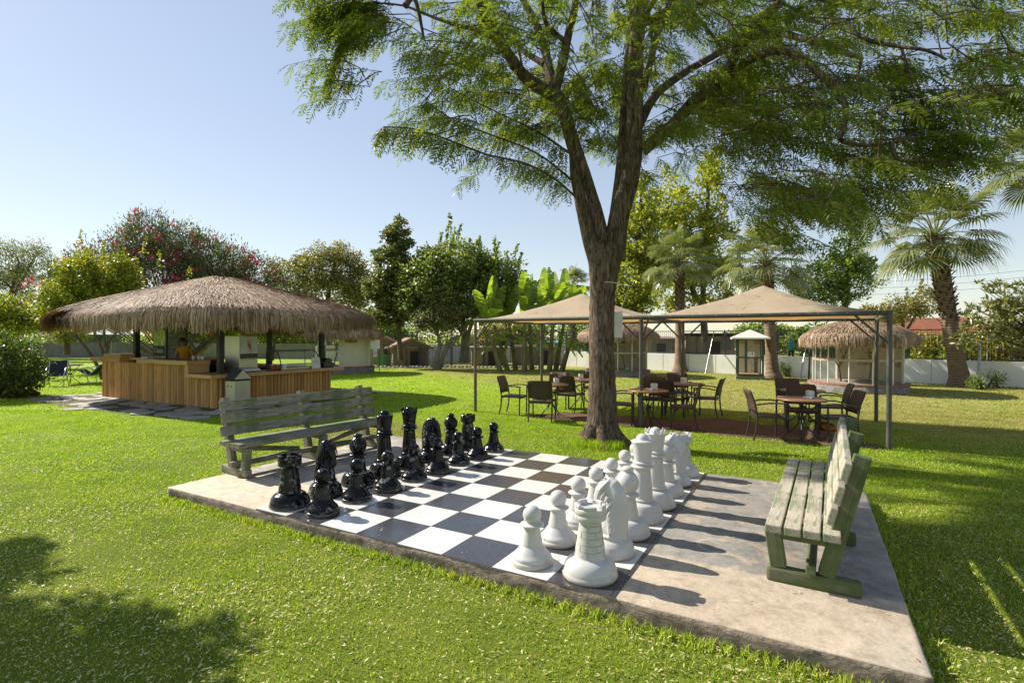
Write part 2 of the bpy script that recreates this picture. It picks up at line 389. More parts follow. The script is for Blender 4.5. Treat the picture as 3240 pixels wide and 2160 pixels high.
def _top(a): 
    t = 1.55 + 0.35 * np.sin(a * 1.3 + 0.5) + 0.18 * np.sin(a * 3.7 + 1) + 0.07 * np.sin(a * 11)
    return t * np.clip((a - 1.45) / 1.2, 0, 1) ** 0.6 * np.clip((8.1 - a) / 0.9, 0, 1) ** 0.5
lo = -0.12 + 0.03 * np.sin(A_ * 5); hi = np.maximum(_top(A_), lo + 0.02)
def gz(a, d, z=0.0): return GA0 + GX * a + GY * d + Vector((0, 0, z))
vs = np.array([gz(a, d, 0.005) for a, d in zip(A_, lo)] + [gz(a, d, 0.005) for a, d in zip(A_, hi)]); n = len(A_); i = np.arange(n - 1)
tag(np_mesh('bare_earth', vs, np.stack([i, i + 1, i + 1 + n, i + n], 1), M_earth), kind='structure')

# ---- grass blades
M_grass, nt, b = newmat('grass_blade'); lc = lawn_colour(nt, 1.55); f = island(nt)
lc = mixc(nt, 1.0, lc, ramp(nt, f, [(0.0, (0.5, 0.6, 0.5)), (0.5, (1, 1, 1)), (0.86, (1.2, 1.1, 0.9)), (0.95, (1.6, 1.25, 1.5)), (1.0, (2.0, 1.5, 2.2))]), 'MULTIPLY')
nt.links.new(lc, b.inputs['Base Color']); b.inputs['Roughness'].default_value = 0.5; b.inputs['Specular IOR Level'].default_value = 0.3
tr = N(nt, 'ShaderNodeBsdfTranslucent'); nt.links.new(mixc(nt, 1.0, lc, (1.3, 1.4, 0.6), 'MULTIPLY'), tr.inputs['Color']); mx = N(nt, 'ShaderNodeMixShader'); mx.inputs[0].default_value = 0.4
nt.links.new(b.outputs[0], mx.inputs[1]); nt.links.new(tr.outputs[0], mx.inputs[2]); nt.links.new(mx.outputs[0], nt.nodes['Material Output'].inputs[0])
def to_board(x, y):
    o = B(0, 0); dx, dy = x - o.x, y - o.y
    return -(dx * BU.x + dy * BU.y), dx * BV.x + dy * BV.y          # metres: u, v
def in_slab(x, y, mar=0.0):
    u, v_ = to_board(x, y); return (u > u0_ - mar) & (u < u1_ + mar) & (v_ > -mar) & (v_ < v1_ + mar)
KN = Vector((-7.48, 13.33, 0)); KX = Vector((0.88, -0.475, 0)).normalized(); KY = Vector((0.475, 0.88, 0)).normalized()
def to_kiosk(x, y):
    dx, dy = x - KN.x, y - KN.y; return dx * KX.x + dy * KX.y, dx * KY.x + dy * KY.y
def paving_inside(x, y):
    a, d = to_kiosk(x, y); wob = 0.25 * np.sin(a * 2.1 + d) + 0.15 * np.sin(a * 5.3 - d * 4)
    return (a > -6.6 + wob) & (a < 1.25 + wob * .7) & (d > -1.55 + wob * .8) & (d < 5.2 + wob)
def blades(n, y0, y1, h, w_, pwr=1.0):
    Y = y0 + (y1 - y0) * rng.random(n) ** pwr; X = (rng.random(n) * 2 - 1) * (Y * 0.99 + 0.6)
    k = ~in_slab(X, Y, 0.01) & ~earth_inside(X, Y) & ~paving_inside(X, Y); X, Y = X[k], Y[k]; n = len(X)
    patchy = 0.75 + 0.35 * np.sin(X * 1.9 + 1.3 * np.sin(Y * 1.1)) * np.sin(Y * 2.3 + X * .6)
    hh = h * (0.45 + 0.75 * rng.random(n)) * patchy; a = rng.random(n) * 2 * PI; ln = (0.5 + 0.9 * rng.random(n)) * hh
    ww = w_ * (0.6 + 0.8 * rng.random(n)); b_ = rng.random(n) * 2 * PI
    sx, sy = np.cos(b_) * ww / 2, np.sin(b_) * ww / 2; dx, dy = np.cos(a) * ln, np.sin(a) * ln
    z = np.zeros(n)
    P = np.stack([np.stack([X - sx, Y - sy, z], 1), np.stack([X + sx, Y + sy, z], 1),
                  np.stack([X + dx*.35 + sx*.8, Y + dy*.35 + sy*.8, hh*.65], 1), np.stack([X + dx*.35 - sx*.8, Y + dy*.35 - sy*.8, hh*.65], 1),
                  np.stack([X + dx, Y + dy, hh], 1)], 1).reshape(-1, 3)
    i = np.arange(n) * 5
    return P, np.stack([i, i+1, i+2, i+3], 1), np.stack([i+3, i+2, i+4], 1)
parts = [blades(190000, 2.2, 7.0, 0.028, 0.0045, 0.75), blades(190000, 6.5, 13.0, 0.036, 0.0075, 0.85), blades(150000, 12.5, 30.0, 0.05, 0.016, 0.8)]
# taller tufts along the slab's near edge, where the mower does not reach, and round the big trunk
def tufts(n, fx, h):
    P = fx(n); X, Y = P[:, 0], P[:, 1]; hh = h * (0.3 + rng.random(n)); a = rng.random(n) * 2 * PI; ln = hh * (0.2 + .7 * rng.random(n)); b_ = rng.random(n) * 2 * PI; ww = 0.004 + .004 * rng.random(n)
    sx, sy = np.cos(b_) * ww / 2, np.sin(b_) * ww / 2; dx, dy = np.cos(a) * ln, np.sin(a) * ln; z = np.zeros(n)
    Q = np.stack([np.stack([X - sx, Y - sy, z], 1), np.stack([X + sx, Y + sy, z], 1), np.stack([X + dx*.35 + sx*.8, Y + dy*.35 + sy*.8, hh*.65], 1), np.stack([X + dx*.35 - sx*.8, Y + dy*.35 - sy*.8, hh*.65], 1), np.stack([X + dx, Y + dy, hh], 1)], 1).reshape(-1, 3)
    i = np.arange(n) * 5; return Q, np.stack([i, i+1, i+2, i+3], 1), np.stack([i+3, i+2, i+4], 1)
def slabedge(n):
    t = rng.random(n); t = np.floor(t * 60) / 60 + rng.random(n) * .012; u = u0_ + (u1_ - u0_) * t; d = -0.02 - np.abs(rng.normal(0, .05, n)); o = B(0, 0)
    return np.stack([o.x - u * BU.x + d * BV.x, o.y - u * BU.y + d * BV.y], 1)
TREE0 = G(1905, 1404)
def trunkring(n):
    a = PI + rng.random(n) * 2.2; r = 0.30 + np.abs(rng.normal(0, .12, n)); return np.stack([TREE0.x + r * np.cos(a), TREE0.y + r * np.sin(a)], 1)
def slabright(n):
    v_ = rng.random(n) * v1_; d = 0.03 + np.abs(rng.normal(0, .08, n)); o = B(0, 0); return np.stack([o.x + (-u0_ + d) * BU.x + v_ * BV.x, o.y + (-u0_ + d) * BU.y + v_ * BV.y], 1)
parts += [tufts(4200, slabedge, 0.055), tufts(4200, trunkring, 0.13), tufts(1500, slabright, 0.045)]
vs = []; q = []; t3 = []; off = 0
for P, a, b3 in parts: vs.append(P); q.append(a + off); t3.append(b3 + off); off += len(P)
tag(np_mesh('grass', np.concatenate(vs), [np.concatenate(q), np.concatenate(t3)], M_grass), 'short mown grass covering the lawn', 'grass', kind='stuff')
# fallen leaflets
M_fallen = leafmat('fallen_leaflet', [(0, (0.34, 0.30, 0.09)), (0.5, (0.50, 0.47, 0.20)), (0.88, (0.62, 0.58, 0.33)), (1, (0.40, 0.17, 0.04))], 0.15, 0.6)
n = 60000; Y = 2.3 + 7.5 * rng.random(n) ** 0.9; X = (rng.random(n) * 2 - 1) * (Y + .5); k = (rng.random(n) < 0.35 + 0.65 * (np.sin(X * 1.3 + 2) * np.sin(Y * 1.7) > -0.2)) & ((~in_slab(X, Y, .0)) | (rng.random(n) < .012)); X, Y = X[k], Y[k]; n = len(X)
zz = np.where(in_slab(X, Y), SLAB + .008, 0.014 + .016 * rng.random(n)); a = rng.random(n) * 2 * PI; L = .006 + .012 * rng.random(n) ** 1.5; W = L * .34; t = rng.normal(0, .25, n) * L * (~in_slab(X, Y))
ca, sa = np.cos(a), np.sin(a)
P = np.stack([np.stack([X - ca*L, Y - sa*L, zz - t], 1), np.stack([X + sa*W, Y - ca*W, zz], 1), np.stack([X + ca*L, Y + sa*L, zz + t], 1), np.stack([X - sa*W, Y + ca*W, zz + .002], 1)], 1).reshape(-1, 3)
tag(np_mesh('fallen_leaves', P, np.arange(n * 4).reshape(-1, 4), M_fallen), 'dry yellow leaflets scattered over the lawn', 'leaves', kind='stuff')
# ================================================================ chess pieces
def paintmat(name, paint, chip, rough, chip_lo, dirt, dirt_h=0.05, coat=0.0, bmp=0.08):
    m, nt, b = newmat(name); co = coords(nt); b.inputs['Coat Weight'].default_value = coat; b.inputs['Specular IOR Level'].default_value = 0.28 if 'black' in name else 0.45
    oi = nt.nodes.new('ShaderNodeObjectInfo'); mp = N(nt, 'ShaderNodeVectorMath', operation='ADD'); nt.links.new(co, mp.inputs[0]); sc = N(nt, 'ShaderNodeVectorMath', operation='SCALE'); sc.inputs[0].default_value = (7, 3, 5); nt.links.new(oi.outputs['Random'], sc.inputs['Scale']); nt.links.new(sc.outputs[0], mp.inputs[1]); co2 = mp.outputs[0]
    n1 = noise(nt, co2, 22, 6, 0.72, 0.3); n2 = noise(nt, co2, 6, 4, 0.6)
    f = mth(nt, 'ADD', mth(nt, 'MULTIPLY', n1, 0.65), mth(nt, 'MULTIPLY', n2, 0.35))
    c = mixc(nt, ramp(nt, f, [(chip_lo, 0), (chip_lo + 0.03, 1)]), paint, chip)
    sep = N(nt, 'ShaderNodeSeparateXYZ'); nt.links.new(co, sep.inputs[0])
    zr = N(nt, 'ShaderNodeMapRange'); nt.links.new(mth(nt, 'ADD', sep.outputs[2], mth(nt, 'MULTIPLY', n1, -0.09)), zr.inputs[0]); zr.inputs[1].default_value = dirt_h - 0.045; zr.inputs[2].default_value = -0.05; zr.inputs[3].default_value = 0; zr.inputs[4].default_value = 1
    c = mixc(nt, zr.outputs[0], c, dirt)
    nt.links.new(c, b.inputs['Base Color'])
    nt.links.new(ramp(nt, f, [(0.3, rough), (0.65, rough * 1.9)]), b.inputs['Roughness'])
    bump(nt, b, n1, bmp, 0.004); return m
M_bp = paintmat('black_gloss_paint', (0.0075, 0.0075, 0.008), (0.25, 0.24, 0.22), 0.12, 0.565, (0.16, 0.145, 0.125), 0.04, coat=0.0, bmp=0.22)
M_wp = paintmat('white_gloss_paint', (0.51, 0.50, 0.47), (0.30, 0.26, 0.21), 0.2, 0.605, (0.36, 0.30, 0.23), 0.05, coat=0.25, bmp=0.05)
M_wg = pm('white_paint_groove', (0.33, 0.29, 0.24), (0.45, 0.41, 0.35), 20, rough=0.7)
M_bg = pm('black_paint_groove', (0.03, 0.03, 0.03), (0.12, 0.12, 0.12), 30, rough=0.4)
K = S / 0.4
def fine(prof, k=3):
    """Catmull-Rom through the profile so the turned shape is round; sharp corners are repeated points"""
    out = []
    n = len(prof)
    for i in range(n - 1):
        p0, p1, p2, p3 = prof[max(i-1, 0)], prof[i], prof[i+1], prof[min(i+2, n-1)]
        for j in range(k):
            t = j / k
            out.append(tuple(0.5 * ((2*p1[q]) + (-p0[q]+p2[q])*t + (2*p0[q]-5*p1[q]+4*p2[q]-p3[q])*t*t + (-p0[q]+3*p1[q]-3*p2[q]+p3[q])*t**3) for q in (0, 1)))
    out.append(prof[-1]); return [(max(r, 0), z) for r, z in out]
DOME = lambda R, zt, rt: [(R*.97, 0), (R, .006), (R*1.01, .018), (R*.995, .028), (R*.965, .036), (R*.96, .040), (R*.955, .05), (R*.90, .078), (R*.78, zt*.86), (R*.66, zt*.96), (rt, zt)]
SPH = lambda r, zc, a0=-60, a1=90, n=9, sz=1.0: [(r*math.cos(math.radians(a0+(a1-a0)*i/(n-1))), zc + sz*r*math.sin(math.radians(a0+(a1-a0)*i/(n-1)))) for i in range(n)]
def sc(p): return [(r*K, z*K) for r, z in p]
def piece_pawn():
    p = [(.134, 0), (.140, .005), (.141, .02), (.137, .031), (.131, .034), (.129, .05), (.123, .06), (.108, .075), (.092, .095), (.078, .112), (.071, .122), (.071, .127), (.069, .14), (.061, .18), (.055, .215), (.053, .236), (.058, .24), (.074, .246), (.079, .252), (.076, .259), (.060, .265), (.047, .269), (.045, .272)] + SPH(.061, .316, -45, 90, 10)
    mb = MB(); mb.lathe(sc(fine(p)), 40); return mb
def piece_rook(gm):
    p = DOME(.172, .122, .103) + [(.099, .124), (.097, .13)]
    zz = [.13, .17, .21, .25, .29, .325]
    mb = MB(); mb.lathe(sc(p), 44); p = [(.069, .326)]
    rz_ = lambda z: .097 - .027 * (z - .13) / .195
    for i in range(5):
        za, zb = zz[i] + (.0018 if i else 0), zz[i+1] - .0018; mb.lathe(sc([(rz_(za), za), (rz_(zb), zb)]), 44)
        mb.lathe(sc([(rz_(zb), zb), (rz_(zb) - .0035, zb)]), 44); mb.lathe(sc([(rz_(zb) - .0035, zb), (rz_(zb) - .0035, zb + .0036)]), 44, 1); mb.lathe(sc([(rz_(zb) - .0035, zb + .0036), (rz_(zb), zb + .0036)]), 44)
    p += [(.068, .335), (.072, .342), (.082, .352), (.096, .358), (.099, .364), (.0985, .388), (.0955, .390), (.0985, .392), (.099, .424), (.097, .427)]
    mb.lathe(sc(p + [(.070, .427), (.066, .424), (.0, .420)]), 44)
    for k in range(5):                       # battlements with gaps
        a0 = 2 * PI * k / 5 + .2; a1 = a0 + 2 * PI / 5 * .68; n = 9; vs = []; fs = []
        for i in range(n):
            a = a0 + (a1 - a0) * i / (n - 1)
            for r, z in ((.0975, .42), (.0985, .447), (.094, .452), (.076, .452), (.072, .447), (.072, .42)): vs.append(Vector((r * math.cos(a), r * math.sin(a), z)) * K)
        for i in range(n - 1):
            for j in range(5): fs.append((i*6+j, (i+1)*6+j, (i+1)*6+j+1, i*6+j+1))
        fs += [tuple(range(6)), tuple((n-1)*6 + j for j in range(5, -1, -1))]
        mb.add(vs, fs, 0, False)
    for i in range(5):                       # upright joints of the brick courses
        za, zb = zz[i] + .004, zz[i+1] - .004
        for k in range(5):
            a = 2 * PI * (k + (i % 2) * .5) / 5 + .5
            ra, rb = .097 - .027 * (i + .1) / 5, .097 - .027 * (i + .9) / 5
            if i == 0: ra = .0972
            mb.bar(Vector((ra*math.cos(a), ra*math.sin(a), za))*K, Vector((rb*math.cos(a), rb*math.sin(a), zb))*K, .003, .003, 1, up=(math.cos(a), math.sin(a), 0))
    for k in range(5):
        a = 2 * PI * k / 5 + .9; mb.bar(Vector((.0985*math.cos(a), .0985*math.sin(a), .366))*K, Vector((.098*math.cos(a), .098*math.sin(a), .388))*K, .003, .003, 1, up=(math.cos(a), math.sin(a), 0))
    return mb
def piece_bishop():
    p = DOME(.170, .128, .092) + [(.086, .131), (.083, .14), (.075, .19), (.066, .24), (.061, .27), (.060, .28), (.066, .286), (.084, .292), (.088, .299), (.085, .307), (.070, .314), (.058, .318), (.058, .322)]
    p += [(.068, .335), (.081, .36), (.086, .385), (.083, .41), (.073, .435), (.058, .456), (.044, .468), (.038, .474), (.041, .478), (.045, .486), (.044, .496), (.036, .506), (.02, .513), (0, .515)]
    mb = MB(); mb.lathe(sc(fine(p)), 40)
    for s_ in (1,):                          # mitre cut
        R = Matrix.Rotation(math.radians(35), 3, 'Y'); mb.ell(Vector((.070, 0, .405))*K, Vector((.010, .050, .028))*K, 12, 0, R)
    return mb
def piece_queen():
    p = DOME(.174, .150, .10) + [(.088, .152), (.092, .157), (.094, .164), (.092, .171), (.086, .175), (.083, .18), (.082, .19), (.079, .25), (.071, .33), (.065, .39), (.063, .41), (.066, .416), (.086, .424), (.091, .431), (.088, .439), (.074, .447), (.072, .452), (.080, .458), (.080, .468), (.071, .474), (.067, .479), (.068, .483)]
    p2 = [(.068, .483), (.074, .53), (.085, .60), (.090, .628), (.093, .632), (.093, .638), (.088, .643), (.066, .650), (.056, .652)] + SPH(.054, .650, 5, 90, 8, .92)
    mb = MB(); mb.lathe(sc(fine(p)), 40); mb.lathe(sc(p2), 40); return mb
def piece_king():
    p = DOME(.176, .150, .10) + [(.088, .152), (.093, .158), (.095, .166), (.093, .174), (.087, .178), (.084, .183), (.083, .195), (.079, .25), (.071, .33), (.065, .40), (.063, .425), (.066, .430), (.088, .438), (.094, .446), (.091, .453), (.076, .460), (.073, .465), (.080, .470), (.081, .480), (.072, .486), (.067, .490), (.068, .494)]
    p2 = [(.068, .494), (.073, .54), (.083, .605), (.090, .632), (.093, .636), (.093, .642), (.089, .645), (.075, .644), (.058, .640), (.052, .640)] + SPH(.050, .648, -8, 90, 9, .95)
    mb = MB(); mb.lathe(sc(fine(p)), 40); mb.lathe(sc(p2), 40)
    for k in range(8):
        a = 2 * PI * k / 8 + .2; c, s_ = math.cos(a) * .082, math.sin(a) * .082
        mb.tube([Vector((c, s_, .636))*K, Vector((c*1.03, s_*1.03, .66))*K, Vector((c*1.0, s_*1.0, .674))*K, Vector((c*.97, s_*.97, .68))*K], [.011*K, .0095*K, .0085*K, .004*K], 8)
    return mb
def piece_knight():
    """horse head facing local +X, merged into one skin"""
    mb = MB(); k = K
    mb.lathe(sc([(0, 0)] + DOME(.158, .118, .10) + [(.10, .122), (.104, .128), (.105, .135), (.10, .142), (0, .143)]), 40)
    sp = [((0, .12), .106, .088, 90), ((-.002, .17), .108, .086, 92), ((-.012, .23), .103, .078, 95), ((-.022, .29), .098, .068, 92), ((-.026, .35), .092, .060, 84), ((-.014, .41), .084, .054, 68), ((.008, .455), .068, .048, 45), ((.030, .485), .040, .036, 25), ((.040, .497), .012, .012, 10)]
    def loft(sp, n=20):
        vs = []; fs = []
        for (x, z), rx, ry, ang in sp:
            a = math.radians(ang); nx, nz = math.sin(a), -math.cos(a)
            for i in range(n):
                t = 2 * PI * i / n; cx_ = rx * math.cos(t); vs.append(Vector((x + nx * cx_, ry * math.sin(t), z + nz * cx_)) * k)
        for i in range(len(sp) - 1):
            for j in range(n): fs.append((i*n+j, i*n+(j+1) % n, (i+1)*n+(j+1) % n, (i+1)*n+j))
        fs += [tuple(range(n-1, -1, -1)), tuple(range((len(sp)-1)*n, len(sp)*n))]
        mb.add(vs, fs, 0, True)
    loft(sp)
    hd = [((.020, .455), .055, .046, -35), ((.050, .438), .060, .050, -50), ((.075, .405), .056, .047, -60), ((.094, .365), .046, .039, -66), ((.106, .328), .037, .033, -70), ((.115, .298), .036, .033, -72), ((.121, .277), .032, .029, -72), ((.124, .264), .018, .018, -72)]
    loft(hd)
    mb.ell(Vector((.058, 0, .385))*k, Vector((.048, .046, .05))*k, 14)             # jaw
    mb.ell(Vector((.118, 0, .272))*k, Vector((.022, .026, .016))*k, 10)            # lower lip
    for s_ in (-1, 1):
        mb.tube([Vector((.032, .022*s_, .475))*k, Vector((.040, .026*s_, .505))*k, Vector((.050, .026*s_, .528))*k], [.016*k, .013*k, .003*k], 8)   # ear
        mb.ell(Vector((.083, .040*s_, .415))*k, Vector((.013, .008, .010))*k, 10)  # eye
        mb.tube([Vector((.066, .040*s_, .424))*k, Vector((.086, .045*s_, .430))*k, Vector((.10, .036*s_, .418))*k], [.004*k, .007*k, .003*k], 6)
        mb.ell(Vector((.137, .020*s_, .292))*k, Vector((.008, .008, .011))*k, 8)   # nostril rim
        for j in range(9):                                                       # locks of mane falling back and down the neck
            t = j / 8; z0 = .500 - .27 * t; x0 = .028 - .072 * min(1, t * 2.2) - .03 * max(0, t - .5)
            pts = []; rr = []
            for q in range(7):
                f = q / 6
                x = x0 - .018 + .068 * math.sin(f * 1.9) * (1.0 - .35 * t) ; z = max(z0 - .125 * f - .03 * f * f, .150 + .01 * (j % 3))
                y = s_ * (.016 + (.052 + .026 * min(1, max(0, (.42 - z) / .22))) * math.sin(min(1, f * 1.5 + .12) * PI / 2))
                pts.append(Vector((x, y, z)) * k); rr.append((.013 - .008 * f) * k)
            mb.tube(pts, rr, 8)
    for j in range(4):
        y = (-.012, -.004, .005, .013)[j]; mb.tube([Vector((.02, y, .50))*k, Vector((.055, y*1.3, .492))*k, Vector((.085, y*1.5, .455))*k], [.010*k, .009*k, .003*k], 7)   # forelock
    o = mb.build('knight_src', [M_wp])
    r = o.modifiers.new('r', 'REMESH'); r.mode = 'VOXEL'; r.voxel_size = 0.0062; r.use_smooth_shade = True
    s_ = o.modifiers.new('s', 'SMOOTH'); s_.factor = 0.5; s_.iterations = 3
    bake(o); me = o.data; bpy.data.objects.remove(o); return me
def mesh_of(mb, mats):
    o = mb.build('src', mats); me = o.data; bpy.data.objects.remove(o); return me
_kn = piece_knight()
SETS = {}
for side, m, gm in (('black', M_bp, M_bg), ('white', M_wp, M_wg)):
    kn = _kn.copy(); kn.materials.clear(); kn.materials.append(m)
    SETS[side] = dict(pawn=mesh_of(piece_pawn(), [m]), rook=mesh_of(piece_rook(gm), [m, gm]), bishop=mesh_of(piece_bishop(), [m]), queen=mesh_of(piece_queen(), [m]), king=mesh_of(piece_king(), [m]), knight=kn)
ORD = {'black': ['rook', 'knight', 'bishop', 'queen', 'king', 'knight', 'bishop', 'rook'], 'white': ['rook', 'knight', 'bishop', 'queen', 'king', 'bishop', 'knight', 'rook']}
DESC = dict(queen='queen with a plain flared crown and domed top', king='king with a pronged crown round a ball')
GLOSS = dict(black='glossy black', white='chalky white')
for side, u in (('black', 7.5), ('white', .5)):
    for i, kd in enumerate(ORD[side]):
        o = link('chess_' + kd, SETS[side][kd]); o.location = B(u + random.uniform(-.02, .02), i + .5 + random.uniform(-.02, .02), SLAB + .0052)
        o.rotation_euler = (0, 0, (BANG if side == 'black' else BANG + PI) + random.uniform(-.12, .12))
        if kd == 'knight':
            o.rotation_euler.z = BANG + (0.0 if side == 'black' else PI) + (-.12 if i == 1 else .1)
        if kd in ('queen', 'king'): lab = f'{GLOSS[side]} chess {DESC[kd]}'
        elif kd == 'rook': lab = f'{GLOSS[side]} chess rook, ' + ('in the corner at the slab edge nearest the camera' if i == 0 else 'in the far corner by the big tree and gazebo')
        elif kd == 'knight': lab = f'{GLOSS[side]} horse head knight ' + ('beside the corner rook nearest the camera' if i == 1 else ('beside the black king at the far end' if side == 'black' else 'beside the far corner white rook'))
        else: lab = f'{GLOSS[side]} bishop with round mitre ' + ('between the near knight and the flared crown queen' if i == 2 else ('between the far black knight and the far corner rook' if side == 'black' else 'between the pronged white king and the far knight'))
        tag(o, lab, 'chess piece', f'{side} chess pieces on the back rank')
    names = {0: 'the near corner rook', 1: 'the near knight', 2: 'the near bishop', 3: 'the flared crown queen', 4: 'the pronged king', 5: 'the far knight' if side == 'black' else 'the far bishop', 6: 'the far bishop' if side == 'black' else 'the far knight', 7: 'the far corner rook'}
    for i in range(8):
        o = link('chess_pawn', SETS[side]['pawn']); uu = 6.5 if side == 'black' else 1.5
        o.location = B(uu + random.uniform(-.03, .03), i + .5 + random.uniform(-.03, .03), SLAB + .0052); o.rotation_euler = (0, 0, random.uniform(0, 6))
        tag(o, f'{GLOSS[side]} pawn standing in front of {names[i]} of its own colour', 'chess piece', f'{side} pawns')
# ================================================================ benches
M_bench_sun = woodmat('weathered_bench_timber', (0.40, 0.36, 0.285), (0.19, 0.165, 0.125), (1.0, 16, 16), 0.8, 0.7, paint=(0.21, 0.235, 0.145), paint_lo=0.52, paint_hi=0.68)
M_bench_grn = woodmat('green_bench_paint', (0.22, 0.21, 0.14), (0.11, 0.11, 0.07), (1.0, 16, 16), 0.7, 0.5, paint=(0.085, 0.115, 0.042), paint_lo=0.40, paint_hi=0.52)
M_bench_dk = woodmat('worn_dark_green_timber', (0.27, 0.25, 0.185), (0.125, 0.12, 0.085), (1.0, 16, 16), 0.7, 0.6, paint=(0.125, 0.145, 0.078), paint_lo=0.5, paint_hi=0.66)
M_bolt = pm('rusty_bolt', (0.05, 0.035, 0.03), None, 20, rough=0.6, metal=0.4)
def make_bench(loc, rz, L, seat_m, grn_m, label, fr):
    """local x along the bench, y from front (0) to back, z up"""
    t = empty('park_bench', loc, rz, label, 'bench', 'timber benches either side of the chessboard')
    D = 0.52; hs = 0.415
    def piece(name, a, b_, w_, h_, m, up=(0, 0, 1), bev=.008):
        # every board is its own mesh with its grain along local x
        a, b_ = Vector(a), Vector(b_); d = b_ - a; mb = MB(); mb.bar((-d.length/2, 0, 0), (d.length/2, 0, 0), w_, h_, 0, bev=bev)
        o = mb.build(name, m, t); x = d.normalized(); upv = Vector(up); y = upv.cross(x).normalized(); z = x.cross(y)
        M = Matrix((x, y, z)).transposed().to_4x4(); M.translation = (a + b_) / 2; o.matrix_local = M; return o
    for i in range(4):
        y = .05 + i * .113; piece('seat_slat', (0, y, hs - .025 + random.uniform(-.003, .003)), (L, y, hs - .025 + random.uniform(-.003, .003)), .100, .055, seat_m)
    for i in range(3):
        z = .53 + i * .150; y = .390 + (z - .53) * .2454; piece('back_slat', (random.uniform(-.02, .02) + .0, y, z), (L + random.uniform(-.02, .02), y, z), .045, .118, seat_m, up=(0, .238, .971))
    for q, x in enumerate(fr):
        piece('foot_beam', (x, .0, .05), (x, .56, .05), .085, .10, grn_m, bev=.02)
        piece('front_leg', (x, .075, .10), (x, .035, hs - .058), .075, .10, grn_m, up=(0, 1, 0))
        piece('back_post', (x, .358, .10), (x, .558, .915), .075, .10, grn_m, up=(0, 1, 0))
        piece('seat_bearer', (x + .0, .02, hs - .085), (x + .0, .41, hs - .085), .055, .07, grn_m)
    piece('stretcher', (fr[0] - .08, (.27), .135), (fr[-1] + .08, (.27), .135), .06, .07, grn_m)
    for a, b_ in ((fr[0] + .10, fr[1] - .2), (fr[-1] - .10, fr[1] + .2)):
        piece('brace', (a, .30, hs - .11), (b_, .30, .18), .05, .06, grn_m)
    return t
_a = G(2200 + 430/1.823, 1300 + 962/1.823, SLAB); _b = G(2200 + 930/1.823, 1300 + 1068/1.823, SLAB)
_yd = (_b - _a).normalized(); _xd = Vector((-_yd.y, _yd.x, 0))          # x runs away from the camera
# front faces the board: local y = _yd, local x = y cross z
rzR = math.atan2(-_yd.x, _yd.y)
xR = Vector((math.cos(rzR), math.sin(rzR), 0))                          # local x for that yaw (points towards the camera here)
LB = 2.28
make_bench(_a - xR * (LB - .14) + _yd * -.02, rzR, LB, M_bench_sun, M_bench_grn, 'weathered bare timber bench with pale seat slats beside the white chess pieces', [.26, LB/2, LB - .14])
fl = G(572 * 1.3776, 1098 * 1.3776, SLAB); fd = (G(852*1.3776, 955*1.3776, SLAB + .43) - G(486*1.3776, 1012*1.3776, SLAB + .43)); fd.z = 0; fd.normalize()
yl = Vector((-fd.y, fd.x, 0)); rzL = math.atan2(fd.y, fd.x)
make_bench(fl + fd * -.12, rzL, 2.36, M_bench_dk, M_bench_dk, 'dark green timber bench beside the black chess pieces, facing the board', [.12, 1.18, 2.20])
# ================================================================ gazebo with two fabric roofs
M_steel = pm('dull_grey_paint', (0.105, 0.10, 0.095), (0.075, 0.068, 0.06), 9, rough=0.5, spec=0.4)
M_rust = pm('rusty_grey_paint', (0.12, 0.115, 0.11), (0.19, 0.085, 0.03), 7, stretch=(1, 1, .6), rough=0.6, lo=.45, hi=.6)
M_cord = pm('white_cord', (0.7, 0.68, 0.62), None, 10, rough=0.8)
m, nt, b = newmat('sand_shade_fabric'); M_canopy = m
co = coords(nt); n1 = noise(nt, co, 1.1, 5, .65); n2 = noise(nt, co, 90, 2, .5); n3 = noise(nt, co, 3.2, 6, .75, 1.5)
c = ramp(nt, n1, [(.3, (.46, .375, .28)), (.6, (.57, .475, .36)), (.75, (.49, .40, .295))])
c = mixc(nt, ramp(nt, n3, [(.585, 0), (.66, .6)]), c, (.20, .12, .065)); c = mixc(nt, 1.0, c, ramp(nt, n2, [(.3, .85), (.7, 1.1)]), 'MULTIPLY')
nt.links.new(c, b.inputs['Base Color']); b.inputs['Roughness'].default_value = .9; b.inputs['Specular IOR Level'].default_value = .1; bump(nt, b, n2, .3, .004)
tr = N(nt, 'ShaderNodeBsdfTranslucent'); nt.links.new(mixc(nt, 1.0, c, (1.5, 1.0, .5), 'MULTIPLY'), tr.inputs['Color']); mx = N(nt, 'ShaderNodeMixShader'); mx.inputs[0].default_value = .34
nt.links.new(b.outputs[0], mx.inputs[1]); nt.links.new(tr.outputs[0], mx.inputs[2]); nt.links.new(mx.outputs[0], nt.nodes['Material Output'].inputs[0])
GL = (GA1 - GA0).length; GDP = 3.36; GH = 2.2
gaz = empty('gazebo', GA0, math.atan2(GX.y, GX.x), 'grey steel gazebo with two sand coloured pyramid fabric roofs over the tables', 'gazebo')
HB = GL / 2
for i, a in enumerate((0, HB, GL)):
    for d in (0, GDP):
        mb = MB(); mb.tube([(a, d, -.05), (a, d, GH)], .038, 14); mb.build('post', M_rust if (i == 0 and d == 0) else M_steel, gaz)
for d in (0, GDP):
    mb = MB(); mb.tube([(-.04, d, GH), (GL + .04, d, GH)], .038, 12); mb.build('long_beam', M_steel, gaz)
for a in (0, HB, GL):
    mb = MB(); mb.tube([(a, 0, GH - .01), (a, GDP, GH - .01)], .035, 12); mb.build('cross_beam', M_steel, gaz)
